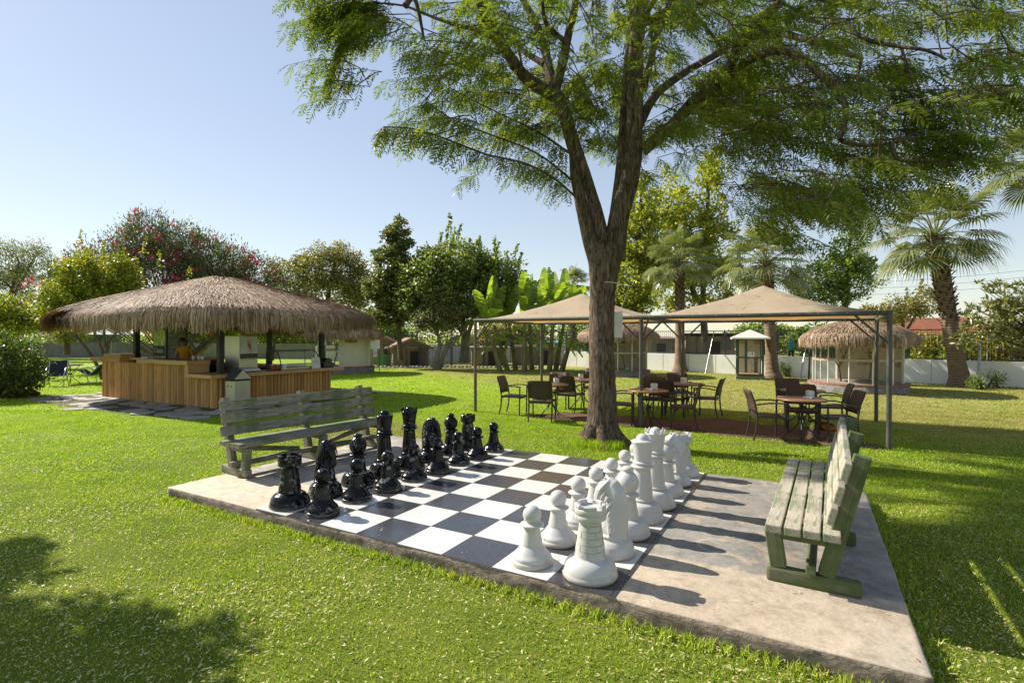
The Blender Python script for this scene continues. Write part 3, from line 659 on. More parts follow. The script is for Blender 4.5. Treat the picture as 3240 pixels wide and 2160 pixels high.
for a in (0, HB, GL):
    for d in (0, GDP):
        for s_ in ((1,) if a == 0 else (-1,) if a == GL else (-1, 1)):
            mb = MB(); mb.tube([(a, d, GH - .50), (a + s_ * .50, d, GH)], .019, 8); mb.build('brace', M_steel, gaz)
        s_ = 1 if d == 0 else -1
        mb = MB(); mb.tube([(a, d, GH - .50), (a, d + s_ * .50, GH)], .019, 8); mb.build('brace', M_steel, gaz)
for q in range(2):
    ax0, ax1 = q * HB + .05, (q + 1) * HB - .05; pk = Vector(((ax0 + ax1) / 2, GDP / 2, GH + .66)); n = 24
    g_ = np.zeros((n + 1, n + 1, 3))
    for i in range(n + 1):
        for j in range(n + 1):
            x = i / n * 2 - 1; y = j / n * 2 - 1; r = max(abs(x), abs(y))
            z = GH + .02 + .66 * ((1 - r) ** 1.12)
            sc_ = abs(math.sin((x if abs(y) > abs(x) else y) * 4.5 * PI)) * .035 * max(0, (r - .82) / .18)   # scalloped between the lashings
            g_[i, j] = (pk.x + x * (HB / 2 - .07), pk.y + y * (GDP / 2 - .06), z - .05 * math.sin(PI * min(1, r)) + .010 * math.sin(x * 9 + y * 2 + q) * r + .008 * math.sin(y * 11 - x * 3) * r)
            if r > .97: g_[i, j, 2] -= .0
            g_[i, j, 0] -= x * sc_ * (abs(x) >= abs(y)); g_[i, j, 1] -= y * sc_ * (abs(y) > abs(x))
    id_ = np.arange((n + 1) ** 2).reshape(n + 1, n + 1); f = np.stack([id_[:-1, :-1], id_[1:, :-1], id_[1:, 1:], id_[:-1, 1:]], -1).reshape(-1, 4)
    o = np_mesh('canopy', g_.reshape(-1, 3), f, M_canopy, gaz, smooth=True)
    for d in (0, GDP):
        lc_ = MB()
        for k in range(10):
            a = ax0 + .12 + (ax1 - ax0 - .24) * k / 9; dd = d + (.045 if d == 0 else -.045)
            lc_.tube([(a, dd, GH + .035), (a + .008, d - (.042 if d == 0 else -.042), GH + .01), (a + .012, d, GH - .043), (a, dd, GH - .02)], .0045, 5)
        lc_.build('lashing', M_cord, gaz)
# ================================================================ tables and chairs
M_rattan, nt, b = newmat('brown_woven_rattan'); co = coords(nt)
wv = N(nt, 'ShaderNodeTexWave', Scale=26.0, Distortion=0.3); wv.bands_direction = 'Z'; nt.links.new(co, wv.inputs[0])
wv2 = N(nt, 'ShaderNodeTexWave', Scale=26.0, Distortion=0.3); wv2.bands_direction = 'X'; nt.links.new(co, wv2.inputs[0])
mm = mth(nt, 'MULTIPLY', wv.outputs['Fac'], wv2.outputs['Fac'])
nt.links.new(ramp(nt, mm, [(0.05, (.035, .021, .014)), (.5, (.13, .078, .05))]), b.inputs['Base Color']); b.inputs['Roughness'].default_value = .5; bump(nt, b, mm, .8, .006)
M_chairleg = pm('dark_brown_frame', (.030, .022, .018), (.05, .036, .028), 12, rough=.4, spec=.5)
M_armrest = pm('brown_resin_armrest', (.085, .058, .04), (.05, .034, .024), 10, stretch=(1, 6, 1), rough=.38, spec=.5)
M_tabtop = woodmat('brown_table_timber', (.25, .125, .06), (.13, .062, .03), (2, 14, 8), .4, .25, .5)
M_iron = pm('black_iron', (.018, .017, .017), (.035, .033, .03), 14, rough=.45, spec=.5)
M_napkin = pm('clear_grey_plastic', (.62, .61, .57), (.55, .54, .5), 12, rough=.25, spec=.6)
M_napw = pm('paper_napkin', (.78, .76, .72), None, 12, rough=.9)
M_ash = glassmat('ashtray_glass', (.8, .85, .85), .45)
def make_chair():
    """front faces local +Y"""
    t = empty('rattan_chair', (0, 0, 0)); W, D_ = .50, .48
    for x in (-W/2, W/2):
        mb = MB(); mb.tube([(x, D_/2 - .03, 0), (x, D_/2 - .02, .655)], [.016, .017], 8); mb.build('leg', M_chairleg, t)
        mb = MB(); mb.tube([(x, -D_/2 - .055, 0), (x, -D_/2 - .005, .2), (x, -D_/2 + .01, .43), (x, -D_/2 - .03, .66), (x, -D_/2 - .10, .86)], [.016, .017, .018, .017, .014], 8); mb.build('leg', M_chairleg, t)
        mb = MB(); pts = [(x*1.02, -D_/2 + .0, .635), (x*1.08, -.05, .668), (x*1.08, .12, .672), (x*1.04, D_/2 + .0, .655)]
        for i in range(3): mb.bar(pts[i], pts[i+1], .045, .024, 0, bev=.006, ext=.004)
        mb.build('armrest', M_armrest, t)
    n = 9; vs = []; m_ = 7
    def surf(name, fn, th, nu, nv):
        P = np.array([[fn(i / nu, j / nv) for j in range(nv + 1)] for i in range(nu + 1)])
        dn = np.array(th); top = P.reshape(-1, 3); bot = (P - dn).reshape(-1, 3); N_ = (nu + 1) * (nv + 1); id_ = np.arange(N_).reshape(nu + 1, nv + 1)
        f = np.stack([id_[:-1, :-1], id_[1:, :-1], id_[1:, 1:], id_[:-1, 1:]], -1).reshape(-1, 4); ring = np.concatenate([id_[:-1, 0], id_[-1, :-1], id_[1:, -1][::-1], id_[0, 1:][::-1]])
        r2 = np.roll(ring, -1); side = np.stack([ring, ring + N_, r2 + N_, r2], 1)
        return np_mesh(name, np.concatenate([top, bot]), np.concatenate([f, f[:, ::-1] + N_, side]), M_rattan, t)
    surf('seat', lambda u, v: ((u - .5) * (W - .03), (v - .5) * D_, .445 - .028 * (1 - (2*u-1)**2) * .6 + (.03 * (v ** 3) * 0) - .02 * (2*v-1)**4 * 0 - .012*v), (0, 0, .035), 6, 6)
    surf('backrest', lambda u, v: ((u - .5) * (W - .02), -D_/2 + .01 - .03*(v>.0)*v - .085 * v * v - .03 * (1 - (2*u-1)**2), .50 + .385 * v), (0, .022, 0), 6, 6)
    mb = MB(); mb.bar((-W/2, D_/2 - .02, .415), (W/2, D_/2 - .02, .415), .03, .05); mb.bar((-W/2, -D_/2 + .01, .415), (W/2, -D_/2 + .01, .415), .03, .05); mb.build('seat_rail', M_chairleg, t)
    return t
def make_table():
    t = empty('garden_table', (0, 0, 0)); R_ = .40; mb = MB()
    for i in range(7):                                  # boards of the round top
        x0, x1 = -R_ + i * 2 * R_ / 7 + .003, -R_ + (i + 1) * 2 * R_ / 7 - .003; pts = []
        for k in range(7):
            x = x0 + (x1 - x0) * k / 6; pts.append((x, math.sqrt(max(R_*R_ - x*x, 0.0005))))
        poly = [(x, -y) for x, y in pts] + [(x, y) for x, y in reversed(pts)]; mb.prism([p for p in poly], .705, .732)
    o = mb.build('table_top', M_tabtop, t)
    mb = MB(); n = 48; mb.lathe([(R_ - .012, .702), (R_ + .004, .702), (R_ + .006, .715), (R_ + .004, .728), (R_ - .012, .7285)], n); mb.build('table_rim', M_tabtop, t)
    for k in range(4):
        a = PI / 4 + k * PI / 2; c_, s_ = math.cos(a), math.sin(a)
        pts = [(.29*c_, .29*s_, .70), (.21*c_, .21*s_, .60), (.08*c_, .08*s_, .46), (.035*c_, .035*s_, .38), (.05*c_, .05*s_, .30), (.13*c_, .13*s_, .18), (.23*c_, .23*s_, .09), (.29*c_, .29*s_, .01), (.31*c_, .31*s_, .0)]
        mb = MB(); mb.tube(pts, .0115, 8); mb.build('leg', M_iron, t)
    mb = MB(); mb.box((0, 0, .38), (.10, .10, .055), bev=.01); mb.lathe([(.30, .69), (.30, .703), (.27, .703), (.27, .69)], 24); mb.build('hub', M_iron, t)
    return t
chair0 = make_chair(); table0 = make_table(); used = {'c': False, 't': False}
def gpx(zx, zy, ox, oy, k): return (ox + zx / k, oy + zy / k)
TB = [('T1', (1742, 1316), 'small round table behind the leftmost rattan chairs, left of the tree trunk'), ('T2', (1842, 1292), 'round table half hidden behind the big tree trunk'),
      ('T3', (2050, 1346), 'round brown table behind the middle gazebo post'), ('T4', (2172, 1312), 'round table behind the middle post table, crowded by chairs'),
      ('T5', (2536, 1391), 'round brown table with slatted top nearest the green rooster patch under the right roof'), ('T6', (2540, 1346), 'round table just beyond the frontmost right table')]
TB[4] = ('T5', (2536, 1391), 'frontmost round slatted table under the right roof, with ashtray and napkins')
tpos = {}
for k_, px, lab in TB:
    o = table0 if not used['t'] else copy_tree(table0); used['t'] = True
    o.location = G(*px); tpos[k_] = o.location.copy(); o.rotation_euler = (0, 0, random.uniform(0, 1.5)); tag(o, lab, 'table', 'round tables under the gazebo')
CH = [('T1', (1628, 1309), 'rattan chair leftmost of all, side on, at the left gazebo bay'), ('T1', (1716, 1329), 'rattan chair with its back to the camera at the leftmost table'),
      ('T1', (1768, 1290), 'rattan chair beyond the leftmost table, light showing through its weave'), ('T2', (1806, 1301), 'rattan chair turned away, just left of the tree trunk'),
      ('T2', (1872, 1272), 'rattan chair hidden mostly behind the tree trunk'),
      ('T3', (1968, 1341), 'rattan chair right of the tree trunk, partly behind it'), ('T3', (2062, 1318), 'rattan chair beyond the middle post table, facing the camera'), ('T3', (2158, 1352), 'rattan chair on the right side of the middle post table'),
      ('T4', (2116, 1322), 'rattan chair with its back to the camera between the two middle tables'), ('T4', (2098, 1303), 'rattan chair mostly hidden behind the middle chairs'), ('T4', (2150, 1291), 'rattan chair farthest back beyond the middle tables'), ('T4', (2236, 1317), 'rattan chair standing alone on the right of the middle tables'),
      ('T5', (2428, 1389), 'rattan chair on the left of the frontmost right table'), ('T5', (2538, 1366), 'rattan chair directly behind the frontmost right table'), ('T5', (2648, 1395), 'rattan chair on the right of the frontmost table, above the rooster'),
      ('T6', (2628, 1352), 'rattan chair at the right of the rear right table'), ('T6', (2508, 1328), 'rattan chair farthest back at the rear right table, facing the camera')]
for k_, px, lab in CH:
    o = chair0 if not used['c'] else copy_tree(chair0); used['c'] = True
    o.location = G(*px); d = tpos[k_] - o.location; o.rotation_euler = (0, 0, math.atan2(-d.x, d.y) + random.uniform(-.14, .14)); tag(o, lab, 'chair', 'rattan chairs round the gazebo tables')
def napkin_box(loc, rz, lab):
    t = empty('napkin_holder', loc, rz, lab, 'napkin holder', 'napkin holders on the gazebo tables')
    mb = MB(); pr = []
    for i in range(9): a = PI * i / 8; pr.append((.055 * math.cos(a), .112 + .022 * math.sin(a)))
    poly = [(-.055, 0.012), (.055, .012)] + pr
    n = len(poly); vs = [(x, -.05, z) for x, z in poly] + [(x, .05, z) for x, z in poly]
    mb.add(vs, [tuple(range(n)), tuple(range(2*n-1, n-1, -1))] + [(i, n+i, n+(i+1) % n, (i+1) % n) for i in range(n)]); mb.build('case', M_napkin, t)
    mb = MB(); mb.box((0, 0, .006), (.13, .12, .012), bev=.004); mb.build('base', M_napkin, t)
    mb = MB(); mb.box((0, -.052, .07), (.075, .005, .085)); mb.box((0, .052, .07), (.075, .005, .085)); mb.build('napkin', M_napw, t)
for k_, off, lab in (('T1', (.14, .12), 'clear napkin holder on the leftmost gazebo table'), ('T2', (-.02, .1), 'napkin holder on the table by the tree trunk'), ('T3', (.13, .02), 'pale napkin holder on the middle post table'), ('T4', (-.05, .05), 'napkin holder on the rear middle table'), ('T5', (.19, .08), 'white napkin holder on the frontmost right table'), ('T6', (.10, .05), 'tall napkin holder with blue top on the rear right table')):
    p = tpos[k_]; napkin_box((p.x + off[0], p.y + off[1], .733), random.uniform(-.3, .9), lab)
for k_, off, lab in (('T1', (-.02, .02), 'glass ashtray on the leftmost gazebo table'), ('T3', (0, -.08), 'glass ashtray on the middle post table'), ('T5', (.07, -.06), 'round glass ashtray on the frontmost right table')):
    p = tpos[k_]; mb = MB(); mb.lathe([(.0, .006), (.05, .006), (.058, .03), (.064, .034), (.068, .03), (.062, .003), (.0, 0)], 24); o = mb.build('ashtray', M_ash); o.location = (p.x + off[0], p.y + off[1], .733); tag(o, lab, 'ashtray', 'ashtrays on the gazebo tables')

# ---------------------------------------------------------------- skinned figures
def skin(name, verts, edges, radii, mats, segmat=None, sub=1, parent=None, root=0):
    me = bpy.data.meshes.new(name); me.from_pydata([Vector(v) for v in verts], edges, []); o = link(name, me, parent)
    md = o.modifiers.new('skin', 'SKIN'); md.use_smooth_shade = True
    lay = me.skin_vertices[0].data if me.skin_vertices else None
    if lay is None:
        bm = bmesh.new(); bm.from_mesh(me); bm.verts.layers.skin.verify(); bm.to_mesh(me); bm.free(); lay = me.skin_vertices[0].data
    for i, r in enumerate(radii):
        lay[i].radius = (r, r) if not hasattr(r, '__len__') else r; lay[i].use_root = (i == root)
    sb = o.modifiers.new('sub', 'SUBSURF'); sb.levels = sub; sb.render_levels = sub
    bake(o)
    for m in mats:
        if m.name not in [x.name for x in o.data.materials if x]: o.data.materials.append(m)
    if segmat:
        V3 = [Vector(v) for v in verts]
        for p in o.data.polygons:
            best = None
            for (a, b_), mi in zip(edges, segmat):
                A_, B_ = V3[a], V3[b_]; ab = B_ - A_; t = max(0, min(1, (p.center - A_).dot(ab) / max(ab.length_squared, 1e-9)))
                dd = (p.center - (A_ + ab * t)).length - 0.5 * ((radii[a][0] if hasattr(radii[a], '__len__') else radii[a]) * (1-t) + (radii[b_][0] if hasattr(radii[b_], '__len__') else radii[b_]) * t)
                if best is None or dd < best[0]: best = (dd, mi)
            p.material_index = best[1]
    for p in o.data.polygons: p.use_smooth = True
    return o
M_skin = pm('skin', (.42, .25, .17), (.36, .20, .13), 14, rough=.55)
M_skin2 = pm('tanned_skin', (.32, .18, .115), (.26, .14, .09), 14, rough=.55)
M_hair = pm('dark_hair', (.02, .014, .01), (.035, .024, .016), 40, rough=.6)
def cloth(name, c): return pm(name, c, tuple(x * .75 for x in c), 9, rough=.85, bmp=.4, bscale=14, bdist=.02)
def make_person(loc, rz, label, mats, pose, hgt=1.72, cap=None):
    """mats: skin, shirt, trousers, shoe. faces local +Y"""
    k = hgt / 1.72; v = []; e = []; r = []; sm = []
    def P(p, rad, par=None, mi=0):
        v.append(tuple(x * k for x in p)); r.append(tuple(x * k for x in rad) if hasattr(rad, '__len__') else rad * k)
        if par is not None: e.append((par, len(v) - 1)); sm.append(mi)
        return len(v) - 1
    lean = pose.get('lean', 0.0); hd = pose.get('head', 0.0)
    pel = P((0, 0, .93), (.15, .11)); wa = P((0, .01 + lean * .2, 1.08), (.135, .10), pel, 1); ch = P((0, .02 + lean * .6, 1.28), (.165, .115), wa, 1); sh = P((0, .01 + lean, 1.42), (.12, .085), ch, 1); nk = P((0, .02 + lean * 1.15, 1.50), .052, sh, 0)
    h1 = P((0, .035 + lean * 1.3 + hd * .4, 1.585), (.072, .082), nk, 0); h2 = P((0, .03 + lean * 1.35 + hd, 1.665 - hd * .3), (.076, .092), h1, 0)
    for s_ in (-1, 1):
        st = pose['legs'][0 if s_ < 0 else 1]
        hp = P((.09 * s_, 0, .86), .092, pel, 2); kn = P((.10 * s_, st[0], .49), .062, hp, 2); an = P((.10 * s_, st[1], .09 + st[2]), .042, kn, 2 if pose.get('long', True) else 0); P((.105 * s_, st[1] + .14, .035 + st[2]), .038, an, 3)
        el_, wr = pose['arms'][0 if s_ < 0 else 1]
        sd = P((.175 * s_, lean, 1.395), .058, sh, 1); ml = P(tuple(a * .45 + b_ * .55 for a, b_ in zip((.175 * s_, lean, 1.395), el_)), .046, sd, 1); el = P(el_, .038, ml, 0); w_ = P(wr, .027, el, 0)
        d = (Vector(wr) - Vector(el_)).normalized(); pm_ = Vector(wr) + d * .06; pa = P(tuple(pm_), (.036, .018), w_, 0)
        side = d.cross(Vector((s_, 0, 0.2))).normalized()
        for q in range(4):
            o_ = side * (q - 1.5) * .018; f1 = P(tuple(pm_ + d * .045 + o_), .0095, pa, 0); P(tuple(pm_ + d * (.085 - abs(q - 1.3) * .008) + o_ + Vector((-s_ * .012, 0, 0))), .0075, f1, 0)
        tb = P(tuple(Vector(wr) + d * .055 + side * .042), .0105, w_, 0); P(tuple(Vector(wr) + d * .09 + side * .05), .0085, tb, 0)
    t = empty('person', loc, rz, label, 'person'); body = skin('body', v, e, r, mats, sm, 1, t)
    hc = Vector(v[h2]) - Vector((0, 0, .02)); f = hc + Vector((0, .07 * k, -.045 * k))
    mb = MB(); mb.tube([hc + Vector((0, .082, -.01)) * k, hc + Vector((0, .104, -.047)) * k, hc + Vector((0, .09, -.057)) * k], [.010 * k, .015 * k, .008 * k], 8); mb.build('nose', mats[0], t)
    me_ = MB()
    for s_ in (-1, 1): me_.ell(hc + Vector((.031 * s_, .082, -.018)) * k, (.012 * k, .007 * k, .007 * k), 8)
    me_.ell(hc + Vector((0, .080, -.088)) * k, (.024 * k, .008 * k, .005 * k), 8); me_.build('facial_features', M_hair, t)
    er = MB()
    for s_ in (-1, 1): er.ell(hc + Vector((.080 * s_, .0, -.03)) * k, (.010 * k, .02 * k, .032 * k), 8)
    er.build('ear', mats[0], t)
    hr = MB(); hm = cap or M_hair
    n = 16; vs = []; fs = []
    for i in range(7):
        th = PI * .58 * i / 6
        for j in range(n):
            a = 2 * PI * j / n; zc = -.105 * math.cos(th) * -1; fr = 1.0
            zz = zc if math.sin(a) < .3 else max(zc, .012)
            vs.append(hc + Vector((.088 * math.sin(th) * math.cos(a), .104 * math.sin(th) * math.sin(a) - .006, zz - .004)) * k)
    for i in range(6):
        for j in range(n): fs.append((i*n+j, (i+1)*n+j, (i+1)*n+(j+1) % n, i*n+(j+1) % n))
    hr.add(vs, fs, 0, True); hr.build('hair', hm, t)
    return t
# ---------------------------------------------------------------- rooster pecking under the table
M_hen = pm('orange_feathers', (.55, .17, .03), (.25, .06, .015), 16, stretch=(1, 1, 2), rough=.6, bmp=.7, bscale=30)
M_hend = pm('dark_rust_feathers', (.16, .035, .014), (.03, .014, .01), 14, rough=.55, bmp=.7, bscale=30)
M_comb = pm('red_comb', (.5, .02, .02), None, 10, rough=.5); M_beak = pm('yellow_beak', (.5, .33, .08), None, 10, rough=.5)
rp = G(2622, 1384); t = empty('rooster', rp, -.45, 'rusty orange rooster pecking at the bare earth under the frontmost table', 'rooster')
skin('body', [(-.05, 0, .19), (-.14, 0, .215), (.05, 0, .185), (.115, 0, .16), (.165, 0, .105), (.19, 0, .06)], [(0, 1), (0, 2), (2, 3), (3, 4), (4, 5)], [(.085, .095), (.055, .06), (.078, .08), (.055, .055), (.034, .034), (.03, .028)], [M_hen, M_hend], [1, 1, 0, 0, 0], 2, t)
mb = MB()
for k in range(8):
    a = -1 + 2 * k / 7; mb.tube([(-.15, a*.02, .22), (-.21, a*.05, .30), (-.27, a*.075, .31 - .02*abs(a)), (-.31 + .02*abs(a), a*.09, .25)], [.012, .017, .014, .003], 6)
mb.build('tail', M_hend, t)
for s_ in (-1, 1):
    mb = MB(); mb.ell((-.02, .075*s_, .19), (.11, .025, .06), 12, 0, Matrix.Rotation(.25, 3, 'Y')); mb.build('wing', M_hen if s_ < 0 else M_hend, t)
    mb = MB(); mb.tube([(-.02, .04*s_, .13), (0, .045*s_, .08), (-.015, .045*s_, .01)], [.022, .010, .007], 7)
    for q in (-.5, 0, .5): mb.tube([(-.015, .045*s_, .01), (.035, .045*s_ + q*.05, .004)], [.006, .003], 5)
    mb.build('leg', M_beak, t)
mb = MB()
for k in range(5): mb.tube([(.165 + k*.011, 0, .125 - k*.014), (.185 + k*.011, 0, .145 - k*.014)], [.009, .004], 6)
mb.ell((.20, 0, .03), (.008, .008, .016), 8); mb.build('comb', M_comb, t)
mb = MB(); mb.tube([(.205, 0, .045), (.225, 0, .02)], [.009, .001], 6); mb.build('beak', M_beak, t)
# ================================================================ thatched roofs
M_thatch, nt, b = newmat('dry_thatch'); f = island(nt)
co = nt.nodes.new('ShaderNodeNewGeometry').outputs['Position']; big = noise(nt, co, 1.3, 4, .6)
c = ramp(nt, f, [(0, (.12, .066, .032)), (.3, (.27, .18, .105)), (.62, (.42, .305, .195)), (.88, (.54, .42, .295)), (1, (.66, .54, .41))])
c = mixc(nt, 1.0, c, ramp(nt, big, [(.3, (.72, .68, .66)), (.7, (1.2, 1.15, 1.1))]), 'MULTIPLY')
nt.links.new(c, b.inputs['Base Color']); b.inputs['Roughness'].default_value = .7; b.inputs['Specular IOR Level'].default_value = .3
M_thatch_in = pm('thatch_mat', (.24, .165, .10), (.13, .088, .052), 20, stretch=(1, 1, .3), rough=.95, bmp=.8)
def rounded(th, ax, ay, p):
    """superellipse outline radius factors"""
    c, s_ = np.cos(th), np.sin(th); k = (np.abs(c) ** p + np.abs(s_) ** p) ** (-1 / p); return c * k * ax, s_ * k * ay
def thatch(parent, cx, cy, ax, ay, p, z_eave, z_peak, skirt, n, sw=.010, sl=.34, name='thatched_roof', conv=1.0, rnd=.2):
    def pos(th, t):                                       # t 0 peak .. 1 eave edge .. >1 down the fringe
        x, y = rounded(th, ax, ay, p); tt = np.minimum(t, 1.0)
        z = z_peak - (z_peak - z_eave) * ((1 - rnd) * tt ** conv + rnd * tt ** 10)
        dz = np.maximum(t - 1.0, 0)
        blunt = 0.03 + 0.97 * tt
        return np.stack([cx + x * blunt * (1 + .02 * np.minimum(dz * 8, 1)), cy + y * blunt * (1 + .02 * np.minimum(dz * 8, 1)), z - dz], -1)
    th = np.linspace(0, 2 * PI, 65)[:-1]; ts = np.linspace(0, 1, 14)
    V_ = np.concatenate([pos(th, np.full(64, t)) - np.array([0, 0, .05]) for t in ts] + [pos(th, np.full(64, 1.0)) * np.array([1, 1, 1]) - np.array([0, 0, .05 + skirt * .55])])
    V_[-64:, 0] = cx + (V_[-64:, 0] - cx) * .965; V_[-64:, 1] = cy + (V_[-64:, 1] - cy) * .965
    i = np.arange(64); j = (i + 1) % 64; fs = np.concatenate([np.stack([i + 64*k, i + 64*(k+1), j + 64*(k+1), j + 64*k], 1) for k in range(14)])
    o = np_mesh(name, V_, [fs, np.arange(64)[None, ::-1].copy()], M_thatch_in, parent)
    # straws
    _t = np.linspace(0, 2 * PI, 721); _x, _y = rounded(_t, ax, ay, p); _s = np.concatenate([[0], np.cumsum(np.hypot(np.diff(_x), np.diff(_y)))]); _s /= _s[-1]
    around = lambda m: np.interp(rng.random(m), _s, _t)              # even spacing along the eave
    na = int(n * .62); nb = n - na
    th = around(na); t0 = np.sqrt(rng.random(na)) * .98; Lr = sl / max(ax, ay) * (0.6 + .8 * rng.random(na))
    A_ = pos(th, t0); t1 = t0 + Lr; over = np.maximum(t1 - 1, 0) * max(ax, ay); t1 = np.where(t1 > 1, 1 + over * .8, t1); dth = rng.normal(0, .02, na)
    C_ = pos(th + dth, t1); lump = .03 + .05 * rng.random(na); A_[:, 2] += .012 * rng.random(na) + .0; C_[:, 2] += lump * (t1 < 1) * .9; Mid = (A_ + C_) / 2; Mid[:, 2] += .025 + .02 * rng.random(na)
    outw = np.stack([np.cos(th), np.sin(th), np.zeros(na)], 1)
    A2 = pos(rng.random(nb) * 0 + (thb := around(nb)), .955 + .06 * rng.random(nb)); ob = np.stack([np.cos(thb), np.sin(thb), np.zeros(nb)], 1)
    shag = 1 + .10 * np.sin(thb * 23) + .06 * np.sin(thb * 57 + 1)
    ln = skirt * (0.55 + .5 * rng.random(nb)) * shag; layer = rng.random(nb)[:, None]
    A2 += ob * (.05 * layer) + np.array([0, 0, .03]) * layer
    M2 = A2 + ob * (.07 + .06 * rng.random(nb)[:, None]) - np.array([0, 0, 1]) * (ln * .35)[:, None]
    C2 = A2 + ob * (.06 + .10 * (rng.random(nb)[:, None] - .35)) - np.array([0, 0, 1]) * ln[:, None] + rng.normal(0, .02, (nb, 3))
    As = np.concatenate([A_, A2]); Ms = np.concatenate([Mid, M2]); Cs = np.concatenate([C_, C2]); Os = np.concatenate([outw, ob]); m = len(As)
    d = Cs - As; sd = np.cross(d, Os + np.array([0, 0, .8])); sd /= np.linalg.norm(sd, axis=1)[:, None] + 1e-9; w_ = sw * (0.5 + rng.random(m))[:, None] / 2
    Vv = np.stack([As - sd*w_, As + sd*w_, Ms + sd*w_, Ms - sd*w_, Cs + sd*w_*.4, Cs - sd*w_*.4], 1).reshape(-1, 3); b0 = np.arange(m) * 6
    np_mesh('straw', Vv, [np.concatenate([np.stack([b0, b0+1, b0+2, b0+3], 1), np.stack([b0+3, b0+2, b0+4, b0+5], 1)])], M_thatch, o)
    return o
# ================================================================ kiosk
M_log = woodmat('honey_log_cladding', (.52, .28, .10), (.28, .135, .045), (10, 10, 1.0), .55, .35, .35, isl=.28)
M_ctop = woodmat('varnished_counter', (.50, .28, .12), (.36, .18, .07), (1.5, 12, 12), .3, .15, .5)
M_blackpost = pm('black_painted_post', (.012, .012, .012), (.03, .028, .025), 10, rough=.5)
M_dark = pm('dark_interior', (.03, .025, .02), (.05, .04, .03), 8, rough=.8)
M_inox, nt, b = newmat('brushed_steel'); b.inputs['Metallic'].default_value = .9; b.inputs['Roughness'].default_value = .32; nt.links.new(ramp(nt, noise(nt, coords(nt, (1, 1, 30)), 3, 4), [(.3, (.30, .29, .28)), (.7, (.46, .45, .43))]), b.inputs['Base Color'])
M_white = pm('white_enamel', (.74, .73, .70), (.66, .64, .60), 6, rough=.4); M_glass = glassmat('clear_glass', (.80, .87, .86), .22)
M_red = pm('red_plastic', (.45, .02, .015), None, 8, rough=.35); M_black = pm('black_plastic', (.015, .015, .016), (.03, .03, .03), 10, rough=.35, spec=.5)
KL, KD = 5.38, 3.77
kio = empty('kiosk', KN, math.atan2(KX.y, KX.x), 'open snack kiosk with log clad counters under a wide shaggy thatched roof', 'kiosk')
def logs(x0, y0, x1, y1, z1, r=.060):
    mb = MB(); L = math.hypot(x1 - x0, y1 - y0); n = int(L / (r * 1.9)); dx, dy = (x1 - x0) / n, (y1 - y0) / n
    for i in range(n):
        x, y = x0 + dx * (i + .5), y0 + dy * (i + .5); rr = r * random.uniform(.80, 1.06); j = random.uniform(-.006, .006)
        mb.tube([(x + j, y - j, random.uniform(.0, .02)), (x + j * .3, y, z1 * .5), (x - j, y + j, z1)], [rr * 1.04, rr * .97, rr], 9)
    return mb
logs(-KL, 0, -.86, 0, 1.065).build('log_panel', M_log, kio); logs(-.86, 0, 0, 0, .76).build('log_panel', M_log, kio)
logs(0, 0, 0, KD, .76).build('log_panel', M_log, kio); logs(-KL, 0, -KL, KD, 1.0).build('log_panel', M_log, kio); logs(-KL, KD, 0, KD, .76).build('log_panel', M_log, kio)
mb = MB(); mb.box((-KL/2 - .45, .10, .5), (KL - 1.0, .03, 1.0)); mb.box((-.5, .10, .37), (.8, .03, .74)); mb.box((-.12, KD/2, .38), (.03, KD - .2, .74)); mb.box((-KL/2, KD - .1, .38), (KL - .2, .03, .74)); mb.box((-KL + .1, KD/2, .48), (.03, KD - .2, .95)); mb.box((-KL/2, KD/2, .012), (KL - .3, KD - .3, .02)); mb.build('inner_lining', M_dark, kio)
def slab_part(name, x0, y0, z0, x1, y1, z1, m, rz=False):
    mb = MB(); mb._hex([Vector(p) for p in ((x0,y0,z0),(x1,y0,z0),(x1,y1,z0),(x0,y1,z0),(x0,y0,z1),(x1,y0,z1),(x1,y1,z1),(x0,y1,z1))], 0, .008); return mb.build(name, m, kio)
slab_part('counter_top', -3.16, -.20, 1.065, -.80, .42, 1.18, M_ctop)
slab_part('counter_end', -.905, -.17, .855, -.81, .40, 1.064, M_ctop)
slab_part('counter_top', -KL - .32, -.20, 1.067, -4.04, .50, 1.18, M_ctop)
slab_part('serving_board', -4.98, -.17, 1.182, -4.06, .38, 1.30, M_ctop)
slab_part('flap_shelf', -4.03, .05, 1.13, -3.10, .45, 1.20, M_ctop)
slab_part('counter_top', -.86, -.22, .76, .24, .62, .852, M_ctop); slab_part('counter_top', -.62, .622, .76, .24, KD + .34, .852, M_ctop)
slab_part('back_counter', -KL, KD - .5, .80, -.64, KD + .1, .88, M_ctop); slab_part('side_counter', -KL - .2, .502, 1.0, -KL + .4, KD + .1, 1.07, M_ctop)
for x, y in ((-.16, .28), (-.16, KD - .2), (-KL + .2, KD - .2), (-4.10, .28), (-2.6, KD - .2)):
    mb = MB(); mb.box((x, y, 1.22), (.13, .13, 2.44), bev=.006); mb.build('post', M_blackpost, kio)
mb = MB(); mb.box((-KL/2, .28, 2.47), (KL + .6, .1, .14)); mb.box((-KL/2, KD - .2, 2.47), (KL + .6, .1, .14)); mb.box((-.16, KD/2, 2.46), (.1, KD + .4, .12)); mb.box((-KL + .2, KD/2, 2.46), (.1, KD + .4, .12)); mb.build('roof_beam', M_blackpost, kio)
thatch(kio, -KL/2, KD/2, KL/2 + 1.38, KD/2 + 1.38, 5.0, 2.40, 3.62, .50, 56000, .013, .40, conv=1.0, rnd=.10)
